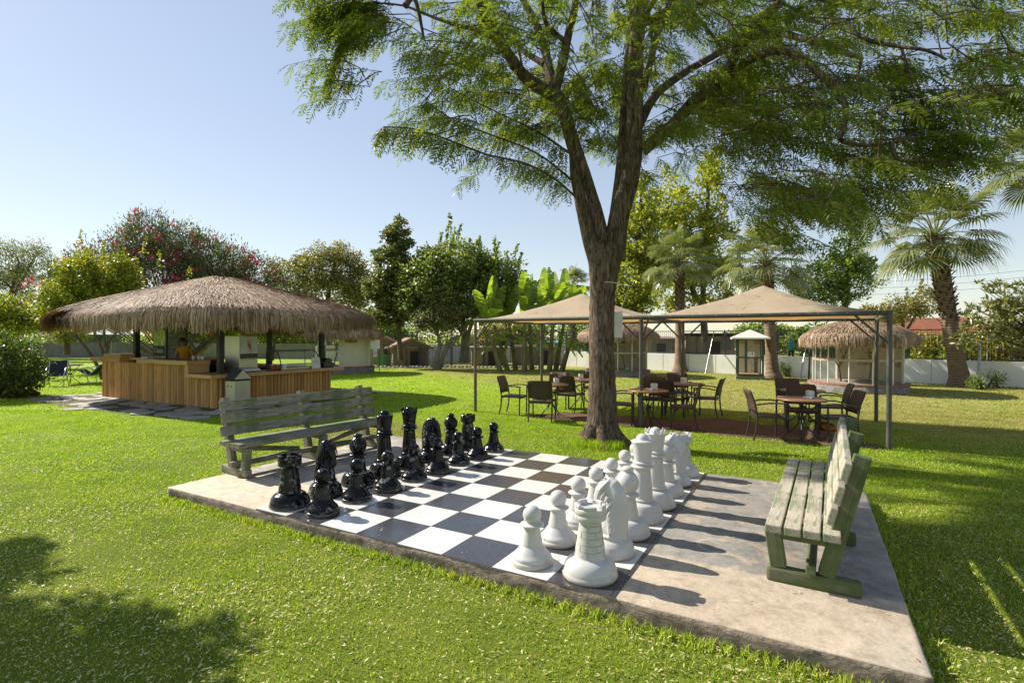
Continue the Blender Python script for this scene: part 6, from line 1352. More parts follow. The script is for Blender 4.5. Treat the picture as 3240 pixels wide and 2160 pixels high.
# ---- aviaries
M_cream = pm('cream_panel', (.62, .57, .43), (.54, .49, .36), 4, stretch=(1, 1, .4), rough=.75, lo=.3, hi=.7); M_stone = pm('rough_stone_base', (.26, .24, .21), (.14, .125, .11), 6, rough=.9, bmp=1.0, bscale=9, bdist=.05)
M_brick = pm('brick_rim', (.32, .15, .10), (.24, .12, .085), 12, rough=.85, bmp=.4); M_nest = pm('nest_box_ply', (.27, .14, .06), (.19, .095, .04), 6, rough=.7); M_bottle = pm('green_plastic_bottle', (.04, .42, .20), (.03, .34, .16), 9, rough=.3)
M_twig = pm('bare_twig', (.17, .12, .085), (.10, .07, .05), 14, rough=.9); M_sand = pm('cage_sand', (.42, .36, .28), (.34, .28, .21), 20, rough=.95); M_rail = pm('pale_wood_rail', (.45, .36, .24), (.36, .28, .18), 7, rough=.8)
def aviary(loc, R_, hb, hw, zeave, zpk, rroof, n, label, a0, a1, rz=0, skirt=.42, straws=9000, base_m=None, octa=False, nb=3):
    """drum aviary: solid cream wall over angles a0..a1, wire cage round the rest (angles from local +X)"""
    t = empty('bird_aviary', loc, rz, label, 'aviary'); seg = 8 if octa else 40
    mb = MB(); mb.lathe([(R_ + .16, -.05), (R_ + .16, hb - .05), (R_ + .13, hb - .045)], seg); mb.build('stone_base', base_m or M_stone, t)
    mb = MB(); mb.lathe([(R_ + .17, hb - .05), (R_ + .17, hb), (R_ - .02, hb), (0, hb - .006)], seg, smooth=False); mb.build('base_rim', M_brick, t)
    mb = MB(); mb.lathe([(R_ - .03, hb + .004), (0, hb + .004)], seg); mb.build('sand_floor', M_sand, t)
    k = 16; vs = []; fs = []
    for i in range(k + 1):
        a = a0 + (a1 - a0) * i / k
        for r in (R_ - .02, R_ - .06):
            for z in (hb + .006, hw): vs.append((r*math.cos(a), r*math.sin(a), z))
    for i in range(k):
        o = i * 4; fs += [(o, o+4, o+5, o+1), (o+2, o+3, o+7, o+6), (o+1, o+5, o+7, o+3)]
    fs += [(0, 1, 3, 2), (k*4, k*4+2, k*4+3, k*4+1)]
    mb = MB(); mb.add(vs, fs); mb.build('back_wall', M_cream, t)
    cg = MB(); rest = 2 * PI - (a1 - a0); m_ = max(5, int(rest / .48)); pts = []
    for i in range(m_ + 1):
        a = a1 + rest * i / m_; p = Vector((R_*math.cos(a), R_*math.sin(a), 0)); pts.append(p); q = MB(); q.tube([p + Vector((0, 0, hb)), p + Vector((0, 0, hw))], .02, 6); q.build('cage_post', M_white, t)
    q = MB()
    for z in (hb + (hw - hb) * .56,):
        for i in range(m_): q.bar(pts[i]*1.01 + Vector((0, 0, z)), pts[i+1]*1.01 + Vector((0, 0, z)), .03, .07, ext=.01)
    q.build('cage_rail', M_rail, t)
    for i in range(m_):
        for j in range(1, 9):
            p = pts[i].lerp(pts[i+1], j / 9); cg.box((p.x, p.y, (hb + hw)/2), (.0025, .0025, hw - hb))
        for j in range(1, 22): cg.bar(pts[i] + Vector((0, 0, hb + (hw - hb) * j / 22)), pts[i+1] + Vector((0, 0, hb + (hw - hb) * j / 22)), .0025, .0025)
    cg.build('cage_mesh', M_inox, t)
    am = (a0 + a1) / 2
    for i in range(nb):
        a = am + (i - (nb - 1)/2) * .75 if nb > 1 else a0 + .42; rb_ = R_ - .14 if nb > 1 else R_ + .06; q = MB(); c_ = Vector((rb_*math.cos(a), rb_*math.sin(a), hw - .12)); q.box(c_, (.15, .52, .20), rz=a); o = q.build('nest_box', M_nest, t)
        q = MB(); rad = Vector((math.cos(a), math.sin(a), 0)); tn = Vector((-math.sin(a), math.cos(a), 0))
        for s_ in (-.16, 0, .16): q.tube([c_ - rad * .074 + tn * s_, c_ - rad * .079 + tn * s_], .03, 10)
        q.build('nest_hole', M_dark, o)
    for i, a in enumerate((am - .62, am + .55)):
        q = MB(); q.box(((R_ - .12)*math.cos(a), (R_ - .12)*math.sin(a), hb + (hw - hb) * .45), (.12, .22, .22), rz=a); q.build('feeder_box', M_rail, t)
    rr = random.Random(len(label))
    def grow(p, d, L, r, dep):
        e_ = p + d * L; tw.tube([p, p.lerp(e_, .5) + Vector((rr.uniform(-.03, .03),)*3), e_], [r, r*.85, r*.7], 5)
        if dep:
            for _ in range(2 if dep < 3 else 3):
                nd = (d + Vector((rr.uniform(-1, 1), rr.uniform(-.8, .8), rr.uniform(-.2, .5))) * .8).normalized(); ee = e_ + nd * L * .7
                if math.hypot(ee.x, ee.y) < R_ * .86 and ee.z < hw: grow(e_, nd, L * rr.uniform(.55, .75), r * .62, dep - 1)
    for sx in (-.35, .25): tw = MB(); grow(Vector((sx * R_, -.2 * R_, hb)), Vector((rr.uniform(-.25, .25), 0, 1)).normalized(), (hw - hb) * .36, .035, 4); tw.build('perch_branch', M_twig, t)
    thatch(t, 0, 0, rroof, rroof, 2.3, zeave, zpk, skirt, straws, .014, .36, conv=1.15)
    return t
pa = G(2712, 1247); pa.y += 1.35; pa.x = (2712 - 1620) / F * pa.y
av = aviary(pa, 1.32, .29, 1.66, 1.86, 2.42, 1.62, 0, 'round thatched bird aviary on a stone base with bare branches, by the right palm', -.25, PI * .66, rz=-.575, nb=3, straws=15000)
mb = MB(); mb.box((0, 0, .09), (.18, .12, .18), bev=.03); mb.tube([(0, 0, .18), (0, 0, .22)], .025, 8); o = mb.build('water_bottle', M_bottle); o.location = pa + Vector((.38, -.95, .294)); tag(o, 'green plastic water bottle inside the round thatched aviary', 'bottle')
pa = G(1099, 1184); pa.y += 1.3; pa.x = (1092 - 1620) / F * pa.y
aviary(pa, 1.32, .36, 1.75, 2.0, 2.75, 1.72, 0, 'thatched aviary with cream wall just beyond the right end of the kiosk', -.47 * PI, .40 * PI, octa=True, nb=1, straws=12000, base_m=M_stone)
pa = G(1955, 1192); pa.y += 1.3; pa.x = (1955 - 1620) / F * pa.y
aviary(pa, 1.35, .26, 1.72, 1.95, 2.62, 1.80, 0, 'thatched aviary mostly hidden behind the big tree trunk', -.1, PI + .1, rz=-.2, nb=2, straws=12000)
mb = MB(); mb.box((0, 0, .08), (.2, .14, .16), bev=.03); mb.tube([(0, 0, .16), (0, 0, .2)], .025, 8); o = mb.build('water_bottle', M_bottle); o.location = pa + Vector((.22, -1.0, .264)); tag(o, 'green water bottle at the front of the aviary behind the tree trunk', 'bottle')
# ---- small white roofed bird cage
cg = G(2388, 1201); cg.y += .5; t = empty('bird_cage', cg, -.34, 'small green framed bird cage with a white pyramid roof before the white wall', 'bird cage')
M_cgreen = pm('dark_green_frame', (.035, .06, .025), (.05, .075, .03), 8, rough=.6); CW, CD, CH_, Z0 = .98, .80, 1.62, .14
mb = MB(); mb.box((0, 0, .07), (CW + .16, CD + .16, .15), bev=.01); mb.build('plinth', pm('mossy_plinth', (.14, .16, .08), (.20, .19, .13), 5, rough=.9, bmp=.5), t)
for x in (-CW/2, CW/2):
    for y in (-CD/2, CD/2):
        mb = MB(); mb.box((x, y, Z0 + CH_/2), (.075, .075, CH_)); mb.build('corner_post', M_cgreen, t)
mb = MB()
for z in (Z0 + .05, Z0 + .80, Z0 + CH_ - .04):
    for y in (-CD/2, CD/2): mb.box((0, y, z), (CW - .08, .06, .06))
    for x in (-CW/2, CW/2): mb.box((x, 0, z), (.06, CD - .08, .06))
mb.build('rails', M_cgreen, t)
mb = MB(); mb.box((0, CD/2 - .045, Z0 + CH_/2), (CW - .1, .02, CH_ - .1)); mb.build('back_panel', M_cream, t); mb = MB(); mb.box((-.12, CD/2 - .065, Z0 + CH_/2), (.10, .015, CH_ - .2)); mb.box((.28, CD/2 - .065, Z0 + .4), (.14, .015, .7)); mb.build('back_batten', M_cgreen, t)
mb = MB(); mb.box((CW/2 - .0, 0, Z0 + CH_*.26), (.012, CD - .1, .66)); mb.box((CW/2, 0, Z0 + CH_*.74), (.012, CD - .1, .68)); mb.build('side_mesh', pm('pale_fine_mesh', (.42, .42, .40), (.36, .36, .34), 9, rough=.7), t)
mb = MB(); mb.box((0, 0, Z0 + .06), (CW - .1, CD - .1, .08), bev=.01); mb.build('straw_floor', pm('straw_litter', (.42, .27, .13), (.30, .19, .09), 14, rough=.95, bmp=.8), t)
mb = MB()
for i in range(1, 26): mb.box((-CW/2 + CW * i / 26, -CD/2, Z0 + CH_/2), (.0025, .0025, CH_ - .1))
for i in range(1, 40): mb.box((0, -CD/2 + .003, Z0 + CH_ * i / 40), (CW - .06, .0025, .0025))
mb.build('front_mesh', M_inox, t)
mb = MB(); rw, rd = CW/2 + .26, CD/2 + .26; zr = Z0 + CH_ + .03
mb.add([(-rw, -rd, zr), (rw, -rd, zr), (rw, rd, zr), (-rw, rd, zr), (0, 0, zr + .36), (-rw, -rd, zr - .06), (rw, -rd, zr - .06), (rw, rd, zr - .06), (-rw, rd, zr - .06)], [(0, 1, 4), (1, 2, 4), (2, 3, 4), (3, 0, 4), (0, 5, 6, 1), (1, 6, 7, 2), (2, 7, 8, 3), (3, 8, 5, 0), (8, 7, 6, 5)]); mb.build('pyramid_roof', pm('white_roof_sheet', (.70, .69, .63), (.60, .58, .50), 5, rough=.6, lo=.3), t)
mb = MB(); mb.box((.02, -CD/2 - .04, Z0 + .93), (.27, .012, .20)); pn_ = mb.build('notice', M_white, t); mb = MB(); mb.ell((.07, -CD/2 - .05, Z0 + .95), (.025, .004, .045), 10); mb.box((-.05, -CD/2 - .048, Z0 + .98), (.10, .003, .012)); mb.box((-.04, -CD/2 - .048, Z0 + .90), (.08, .003, .01)); mb.build('bird_picture', M_dark, pn_)
for x in (-.28, .30):
    mb = MB(); mb.box((x, .2, Z0 + CH_ - .16), (.2, .18, .16)); mb.build('nest_box', pm('tan_nest_box', (.42, .27, .11), None, 8, rough=.8), t)
tw = MB(); rr = random.Random(4)
def grow2(p, d, L, r, dep):
    e_ = p + d * L; tw.tube([p, e_], [r, r*.7], 5)
    if dep:
        for s_ in (-1, 1):
            nd = (d + Vector((s_ * rr.uniform(.4, .9), rr.uniform(-.4, .4), rr.uniform(-.1, .3)))).normalized(); ee = e_ + nd * L * .7
            if abs(ee.x) < CW*.46 and abs(ee.y) < CD*.42 and ee.z < Z0 + CH_: grow2(e_, nd, L * .7, r * .65, dep - 1)
grow2(Vector((.08, -.05, Z0 + .1)), Vector((.05, 0, 1)), .34, .018, 4); tw.build('perch_branch', M_twig, t); tw = MB(); grow2(Vector((-.1, .0, Z0 + .85)), Vector((.05, 0, 1)), .22, .014, 3); tw.build('perch_branch', M_twig, t)
# ---- people, bench, house beyond the fence
q = AT(2503, 1100, 34); make_person(Vector((q.x, 34, .12)), PI - .3, 'person in a turquoise top and dark trousers walking beyond the mesh fence', [M_skin, cloth('turquoise_top', (.04, .42, .45)), cloth('dark_leggings', (.03, .025, .035)), M_white], dict(legs=((.06, .10, 0), (-.02, -.12, .03)), arms=(((-.36, .0, 1.18), (-.52, .08, 1.0)), ((.26, -.05, 1.14), (.30, .08, .93)))), 1.66, cap=cloth('white_cap', (.6, .6, .6)))
q = AT(1156, 1100, 30.5); make_person(Vector((q.x, 30.5, 0)), .2, 'person in a blue shirt and blue shorts seen from behind at the animal pen', [M_skin, cloth('blue_shirt', (.03, .22, .55)), cloth('blue_shorts', (.04, .30, .62)), M_white], dict(long=False, legs=((.01, .0, 0), (.02, .02, 0)), arms=(((-.25, -.10, 1.15), (-.10, -.16, 1.05)), ((.25, -.10, 1.15), (.10, -.16, 1.03)))), 1.74)
bn_ = AT(2322, 1125, 33); bn_.z = .10; t = empty('park_bench', bn_, .35, 'tan slatted bench on the grass beyond the mesh fence', 'bench'); M_tan = woodmat('tan_bench_timber', (.40, .25, .12), (.25, .15, .07))
for z in (.42,):
    mb = MB(); mb.box((0, 0, z), (1.5, .42, .05)); mb.build('seat', M_tan, t)
mb = MB(); [mb.box((0, .24, z), (1.5, .04, .11)) for z in (.56, .70, .84)]; mb.build('backrest', M_tan, t)
for x in (-.68, .68):
    mb = MB(); mb.box((x, -.16, .2), (.07, .07, .40)); mb.build('leg', M_tan, t); mb = MB(); mb.box((x, .20, .44), (.07, .06, .88)); mb.build('leg', M_tan, t)
M_tile, nt, b = newmat('red_clay_tiles'); wv = N(nt, 'ShaderNodeTexWave', Scale=4.2, Distortion=.5); wv.bands_direction = 'X'; co = coords(nt); nt.links.new(co, wv.inputs[0]); n1 = noise(nt, co, 2.5, 5, .7)
c = ramp(nt, n1, [(.3, (.24, .075, .035)), (.6, (.38, .13, .065)), (.8, (.46, .20, .11))]); nt.links.new(mixc(nt, 1.0, c, ramp(nt, wv.outputs['Fac'], [(.1, .55), (.6, 1.05)]), 'MULTIPLY'), b.inputs['Base Color']); b.inputs['Roughness'].default_value = .85; bump(nt, b, wv.outputs['Fac'], .8, .06)
M_hwall = pm('cream_render', (.50, .46, .36), (.44, .40, .31), 3, rough=.9); M_hwhite = pm('white_render', (.66, .65, .62), (.60, .58, .55), 3, rough=.9); M_pane = pm('dark_window_pane', (.03, .035, .04), (.05, .055, .06), 6, rough=.1, spec=.7)
def house(cx, Y, w_, d_, zw, zr, label, rz, chimney=False, name='house', mono=False, wallm=None):
    p = AT(cx, 1066, Y); p.z = 0; t = empty(name, p, rz, label, name); mb = MB(); mb.box((0, 0, zw/2), (w_, d_, zw)); 
    for s_ in (-1, 1): mb.add([(s_*w_/2, -d_/2, zw), (s_*w_/2, d_/2, zw), (s_*w_/2, 0, zr - .1)], [(0, 1, 2)])
    mb.build('wall', wallm or M_hwall, t); mb = MB(); e_ = .45; th = .12
    for s_ in (-1, 1):
        sl_ = (zr - zw) / (d_/2); y0, z0 = s_*(d_/2 + e_), zw - e_ * sl_
        mb._hex([Vector(q_) for q_ in ((-w_/2 - e_, y0, z0), (w_/2 + e_, y0, z0), (w_/2 + e_, 0, zr), (-w_/2 - e_, 0, zr), (-w_/2 - e_, y0, z0 + th), (w_/2 + e_, y0, z0 + th), (w_/2 + e_, 0, zr + th), (-w_/2 - e_, 0, zr + th))], 0)
    rf = mb.build('roof', M_tile, t)
    if chimney: q_ = MB(); q_.box((-w_*.3, -.3, zr + .1), (.55, .55, 1.1)); q_.box((-w_*.3, -.3, zr + .75), (.7, .7, .18)); q_.build('chimney', M_brick, rf)
    for x in (-w_*.27, w_*.2):
        q_ = MB(); q_.box((x, -d_/2 - .02, zw*.58), (1.0, .08, 1.0)); f_ = q_.build('window', M_hwhite, t); q_ = MB(); q_.box((x, -d_/2 - .065, zw*.58), (.86, .02, .86)); q_.build('pane', M_pane, f_)
    return t
house(2950, 50, 5.0, 4.6, 2.25, 3.55, 'low cream house with a red tiled roof beyond the fence, left of the tall palm', -.5, False, wallm=M_hwhite)
house(2800, 56, 4.0, 4.0, 2.6, 3.6, 'small building with a brick chimney behind the right gazebo roof corner', .2, True)
house(3170, 64, 9, 5, 2.6, 3.4, 'white house with a thin red roofline behind the loquat leaves', .0, wallm=M_hwhite)
# dark timber store and heap of driftwood beyond the fence on the left of the white cage
M_shed = woodmat('grey_shed_boards', (.30, .245, .19), (.14, .11, .085), (12, 12, 1), .85, .6, isl=.3); M_corr = pm('rusty_sheet_roof', (.20, .13, .10), (.30, .23, .19), 4, stretch=(8, 1, 1), rough=.7, bmp=.5)
def shed(px, Y, w_, d_, h_, label, rz=0, roof=M_corr, gab=True, lean=.0, wallm=M_shed):
    p = AT(px, 1066, Y); p.z = 0; t = empty('shed', p, rz, label, 'shed'); mb = MB(); n_ = int(w_ / .17)
    for i in range(n_): mb.box((-w_/2 + w_ * (i + .5) / n_, -d_/2 + random.uniform(-.008, .008), h_/2), (w_ / n_ - .012, .03, h_ * random.uniform(.97, 1.0)))
    mb.box((0, .02, h_/2 - .02), (w_ - .04, d_ - .04, h_ - .05)); mb.build('board_wall', wallm, t); mb = MB(); e_ = .25
    if gab:
        for s_ in (-1, 1): mb._hex([Vector(q_) for q_ in ((s_*(w_/2 + e_), -d_/2 - e_, h_ - .1), (0, -d_/2 - e_, h_ + .5), (0, d_/2 + e_, h_ + .5), (s_*(w_/2 + e_), d_/2 + e_, h_ - .1), (s_*(w_/2 + e_), -d_/2 - e_, h_ - .02), (0, -d_/2 - e_, h_ + .6), (0, d_/2 + e_, h_ + .6), (s_*(w_/2 + e_), d_/2 + e_, h_ - .02))])
        mb.build('roof', roof, t); mb = MB(); mb.add([(-w_/2, -d_/2 - .0, h_), (w_/2, -d_/2 - .0, h_), (0, -d_/2 - .0, h_ + .48)], [(0, 1, 2)]); mb.build('gable', wallm, t)
        mb = MB(); [mb.bar((s_*(w_/2 + e_), -d_/2 - e_ - .02, h_ - .06), (0, -d_/2 - e_ - .02, h_ + .55), .03, .12) for s_ in (-1, 1)]; mb.build('barge_board', M_rail, t)
    else:
        mb.box((0, 0, h_ + .06), (w_ + .5, d_ + .5, .07), rx=lean); mb.build('roof', roof, t)
    mb = MB(); mb.box((w_*.12, -d_/2 - .025, h_*.4), (.62, .03, h_*.8)); mb.build('door', M_dark, t); return t
shed(1292, 33.5, 2.2, 2.0, 1.15, 'animal shed with gabled red roof and weathered boards behind the thin trunk', .35, pm('faded_red_roof', (.30, .16, .12), (.22, .13, .10), 4, stretch=(9, 1, 1), rough=.8, bmp=.6))
shed(1225, 35.5, 1.8, 1.8, 1.25, 'smaller red roofed animal shed behind the notice boards', .15, M_tile)
shed(1545, 34.5, 2.2, 1.4, 1.1, 'long dark low shed behind the mulberry trunk', .1, gab=False, lean=.05)
shed(1700, 35.5, 3.0, 1.6, 1.15, 'dark plank shed behind the banana stems', .0, gab=False)
shed(2240, 40, 3.4, 2.4, 1.9, 'grey shack with a sagging roof beyond the fence by the left palm', -.25, gab=False, lean=-.08)
shed(2060, 39, 3.2, 2.0, 1.7, 'dark open shack beyond the fence behind the big tree', .1, gab=False, lean=.06)
mb = MB(); rr = random.Random(9)
q = AT(2290, 1115, 36); q.z = .1
for i in range(60): a = rr.uniform(0, PI); c_ = Vector((q.x + rr.uniform(-1.6, 1.6), q.y + rr.uniform(-.6, .6), q.z + abs(rr.gauss(0, .28)))); d_ = Vector((math.cos(a), math.sin(a) * .5, rr.uniform(-.25, .35))) * rr.uniform(.3, .9); mb.tube([c_ - d_, c_ + d_], rr.uniform(.02, .06), 6)
tag(mb.build('driftwood_heap', M_twig), 'heap of grey driftwood beyond the fence near the tan bench', 'wood heap')
# bare shrubs and vegetable rows beyond the right part of the wall
for i, (x, Y, r, lab) in enumerate(((2590, 33, .9, 'leafy shrub beyond the fence beside the walking person'), (2870, 27, .9, 'leafy vine clump beyond the fence right of the aviary roof'), (2960, 24.5, .95, 'tall bean rows on canes beyond the fence left of the thick palm trunk'), (3080, 22.5, .9, 'bean rows on canes beyond the fence right of the thick palm trunk'), (3190, 21.5, .9, 'bean rows on canes beyond the fence at the right edge'))):
    p = AT(x, 1066, Y); p.z = .2; t = shrub('climbing_bean_row' if i > 1 else 'garden_shrub', lab, p, [(0, 0, .85, r * 1.25, r * .6, .85), (.5, 0, .55, r * .9, .5, .55)], 150, 22, (.12, .12, .14), .13, .10, LM_mid if i < 2 else LM_yell, 'bean row' if i > 1 else 'shrub', None, 0, .2, 10)
    if i > 1:
        for k in range(7): mb = MB(); xx = -1.1 + k * .36; mb.tube([(xx, -.3, -.2), (xx + random.uniform(-.1, .1), -.25, 1.75)], .018, 5); mb.build('cane', M_tan, t)
q = AT(2790, 1110, 27); t = empty('garden_pots', Vector((q.x, 27, .1)), 0, 'white bucket beyond the fence between the aviary and the bean rows', 'bucket'); t.name = 'white_bucket'; mb = MB(); mb.lathe([(0, 0), (.22, 0), (.27, .55), (.29, .56), (.25, .54), (.2, .02), (0, .02)], 18); mb.build('body', M_white, t); mb = MB(); mb.tube([(-.27, 0, .5), (-.2, 0, .68), (0, 0, .75), (.2, 0, .68), (.27, 0, .5)], .01, 5); mb.build('handle', M_inox, t)
# ---- animal pen in the middle distance
q0 = AT(1020, 1066, 31.5); fence(Vector((q0.x, 31.8, 0)), .0, 11.2, .02, 1.32, 1.9, 'low wire pen fence across the middle distance, from the kiosk aviary to the bananas', M_fence, .010, .16, .16)
M_brown = pm('brown_fleece', (.22, .10, .05), (.15, .065, .035), 12, rough=.85, bmp=.8, bscale=24); M_dkfl = pm('dark_muzzle', (.05, .03, .02), None, 8, rough=.8)
def quadruped(loc, rz, label, name, k, m, neck=.55, up=1.0):
    t = empty(name, loc, rz, label, name); v = [(-.36, 0, .78), (0, 0, .74), (.34, 0, .80), (.46, 0, .98), (.54, 0, .98 + neck * .6), (.58, 0, 1.0 + neck), (.72, 0, .97 + neck), (.84, 0, .92 + neck), (-.48, 0, .74), (-.54, 0, .58)]
    e = [(1, 0), (1, 2), (2, 3), (3, 4), (4, 5), (5, 6), (6, 7), (0, 8), (8, 9)]; r = [(.19, .21), (.20, .23), (.19, .22), (.13, .14), (.085, .10), (.085, .09), (.07, .07), (.04, .04), (.05, .05), (.03, .03)]
    for s_ in (-1, 1):
        i = len(v); v += [(.32, .12*s_, .56), (.33, .12*s_, .32), (.31, .12*s_, .06), (.34, .12*s_, .015)]; e += [(2, i), (i, i+1), (i+1, i+2), (i+2, i+3)]; r += [.075, .045, .034, .04]
        i = len(v); v += [(-.34, .13*s_, .56), (-.26, .13*s_, .50), (-.44, .12*s_, .30), (-.40, .12*s_, .06), (-.37, .12*s_, .015)]; e += [(0, i), (i, i+1), (i+1, i+2), (i+2, i+3), (i+3, i+4)]; r += [.11, .085, .045, .034, .04]
    v = [tuple(x * k for x in p) for p in v]; r = [tuple(x * k for x in q_) if hasattr(q_, '__len__') else q_ * k for q_ in r]
    skin('body', v, e, r, [m], None, 1, t, 1)
    for s_ in (-1, 1): mb = MB(); mb.tube([Vector((.57, .045*s_, 1.06 + neck))*k, Vector((.55, .07*s_, 1.20 + neck))*k], [.03*k, .006*k], 7); mb.build('ear', m, t)
    mb = MB(); [mb.ell(Vector((.66, .066*s_, 1.0 + neck))*k, (.016*k, .012*k, .016*k), 8) for s_ in (-1, 1)]; mb.ell(Vector((.875, 0, .91 + neck))*k, (.02*k, .03*k, .02*k), 8); mb.build('facial_features', M_dkfl, t); return t
q = AT(1250, 1120, 33.2); quadruped(Vector((q.x, 32.9, 0)), PI - .25, 'brown long necked animal standing in the pen before the red roofed shed', 'llama', .72, M_brown)
q = AT(172, 1120, 34); t = empty('goose', Vector((q.x, 33, 0)), .2, 'pale goose walking on the far lawn at the left', 'goose'); skin('body', [(-.12, 0, .32), (.05, 0, .31), (.16, 0, .37), (.19, 0, .50), (.21, 0, .56), (.28, 0, .545), (-.24, 0, .36)], [(1, 0), (1, 2), (2, 3), (3, 4), (4, 5), (0, 6)], [.12, .13, .06, .035, .042, .015, .03], [pm('pale_feathers', (.5, .48, .44), (.36, .34, .31), 10, rough=.8)], None, 1, t, 1)
for s_ in (-1, 1): mb = MB(); mb.tube([(.02, .05*s_, .2), (.02, .05*s_, .02), (.07, .05*s_, .005)], .012, 6); mb.build('leg', M_beak, t)
q = AT(1200, 1150, 27.5)
def post_sign(px, py0, Y, hw, w_, h_, label, second=False):
    p = AT(px, py0, Y); p.z = 0; t = empty('notice_board', p, .15, label, 'notice board')
    for x in (-w_/2 + .02, w_/2 - .02): mb = MB(); mb.tube([(x, .02, -.05), (x, .02, hw)], .018, 7); mb.build('leg', M_fence, t)
    mb = MB(); mb.box((0, 0, hw - h_/2), (w_, .015, h_)); pn_ = mb.build('panel', M_white, t); mb = MB()
    for i in range(5): mb.box((-w_*.08 + .02 * (i % 2), -.010, hw - .12 - i * .11), (w_*.6, .004, .014))
    mb.build('faint_text_lines', pm('faint_grey_ink', (.45, .47, .50), None, 5, rough=.7), pn_)
    if second:
        mb = MB(); mb.box((0, .0, hw - h_ - .21), (w_*.42, .012, .36)); s2 = mb.build('lower_panel', M_white, t); mb = MB(); mb.tube([(0, -.008, hw - h_ - .2), (0, -.013, hw - h_ - .2)], .09, 14); mb.build('round_emblem', pm('pale_yellow_emblem', (.62, .55, .30), None, 5, rough=.6), s2)
post_sign(1187, 1150, 26.0, 1.65, .44, .44, 'white notice board on two thin legs with a smaller panel below, on the far lawn', True)
q = AT(1512, 1094, 31.7); mb = MB(); mb.box((0, 0, 0), (.22, .012, .2)); o = mb.build('pen_sign', M_white); o.location = (q.x, 31.74, q.z); tag(o, 'tiny white sign hung on the pen fence right of the pale trunk', 'sign'); mb = MB(); mb.ell((.02, -.008, 0), (.04, .003, .05), 10); mb.build('animal_picture', M_dark, o)
# bright green plastic play house in the pen
q = AT(1218, 1122, 33.0); t = empty('green_crate', Vector((q.x, 32.9, 0)), .1, 'bright green slatted crate inside the pen behind the notice board', 'crate'); M_gcr = pm('green_crate_plastic', (.10, .34, .06), (.08, .28, .05), 6, rough=.5)
mb = MB()
for i in range(9): mb.box((-.40 + i * .1, -.3, .34), (.05, .03, .68)); mb.box((-.40 + i * .1, .3, .34), (.05, .03, .68))
mb.build('slats', M_gcr, t); mb = MB(); [mb.box((0, y, z), (.92, .04, .06)) for y in (-.3, .3) for z in (.05, .64)]; [mb.box((x, 0, z), (.04, .56, .06)) for x in (-.44, .44) for z in (.05, .64)]; mb.build('frame', M_gcr, t)
# edge stones of the pen
mb = MB(); rr = random.Random(3)
q = AT(1150, 1066, 30.9)
for i in range(46): x = q.x + i * .235 - .6; mb.ell((x + rr.uniform(-.04, .04), 30.9 + rr.uniform(-.05, .05), .05), (.12 * rr.uniform(.8, 1.1), .09, .08 * rr.uniform(.8, 1.2)), 7)
tag(mb.build('edging_stones', pm('pale_edging_stone', (.45, .42, .37), (.33, .31, .27), 5, rough=.9), None), 'row of pale stones edging the animal pen', 'stones', kind='stuff')
# rear boundary: grey wall with a green fence on the left, shaded concrete wall behind the pen
q0, q1 = AT(-260, 1066, 47), AT(1000, 1066, 43); d = q1 - q0; M_gw = pm('grey_concrete_wall', (.20, .185, .165), (.14, .13, .115), 2, rough=.9, bmp=.4)
t = empty('boundary_wall', Vector((q0.x, q0.y, 0)), math.atan2(d.y, d.x), 'grey concrete boundary wall at the far left behind the lawn', 'wall'); L_ = math.hypot(d.x, d.y); mb = MB(); mb.box((L_/2, 0, .6), (L_, .2, 1.25)); mb.build('wall_body', M_gw, t); fence(Vector((q0.x, q0.y, 0)), math.atan2(d.y, d.x), L_ * .55, 1.24, 2.5, 2.6, 'pale green mesh fence on the grey boundary wall at the far left', M_fgreen, .014, .2, .2)
q0, q1 = AT(1000, 1066, 40), AT(1830, 1066, 37.5); d = q1 - q0; t = empty('boundary_wall', Vector((q0.x, q0.y, 0)), math.atan2(d.y, d.x), 'pale concrete wall behind the animal pen and sheds', 'wall'); L_ = math.hypot(d.x, d.y); mb = MB(); mb.box((L_/2, 0, .55), (L_, .2, 1.15)); mb.build('wall_body', pm('pale_concrete_wall', (.62, .60, .56), (.50, .48, .44), 2, rough=.9, bmp=.3), t)
fence(Vector((q0.x, q0.y, 0)), math.atan2(d.y, d.x), L_, 1.14, 2.35, 2.6, 'dark mesh fence on the pale wall behind the animal pen', M_fence, .014, .18, .18)
# tree line closing the view behind the kiosk and the pen
for i, (x, Y, h_, r, lm, lab) in enumerate(((260, 58, 3.4, 3.6, LM_grey, 'grey green far tree behind the oleander, above the grey wall'), (620, 60, 4.0, 4.0, LM_olive, 'far olive coloured tree glimpsed under the kiosk roof'), (900, 57, 3.8, 3.6, LM_mid, 'far green tree glimpsed at the right end of the kiosk'), (1180, 55, 3.4, 3.4, LM_dark, 'far dark tree behind the red roofed animal sheds'), (1600, 54, 3.0, 3.2, LM_olive, 'far low olive tree behind the bananas'), (1900, 58, 3.4, 3.6, LM_dark, 'far dark tree behind the poplars'), (2420, 60, 3.2, 3.4, LM_mid, 'far tree beyond the fence behind the white roofed cage'), (2600, 52, 2.6, 2.8, LM_dark, 'far dark tree beyond the fence behind the aviary roof'))):
    p = AT(x, 1066, Y); p.z = 0; tree('broadleaf_tree', lab, 'tree', p, [([Vector((0, 0, -.1)), Vector((0, 0, h_ * .5)), Vector((.1, 0, h_))], [.22, .17, .08])], [(0, 0, h_ * .62, r, r * .6, h_ * .48), (-r * .6, 0, h_ * .5, r * .6, r * .5, h_ * .4), (r * .6, 0, h_ * .5, r * .6, r * .5, h_ * .38)], 170, 34, (.5, .4, .4), .32, .2, lm, GB, nbranch=12)
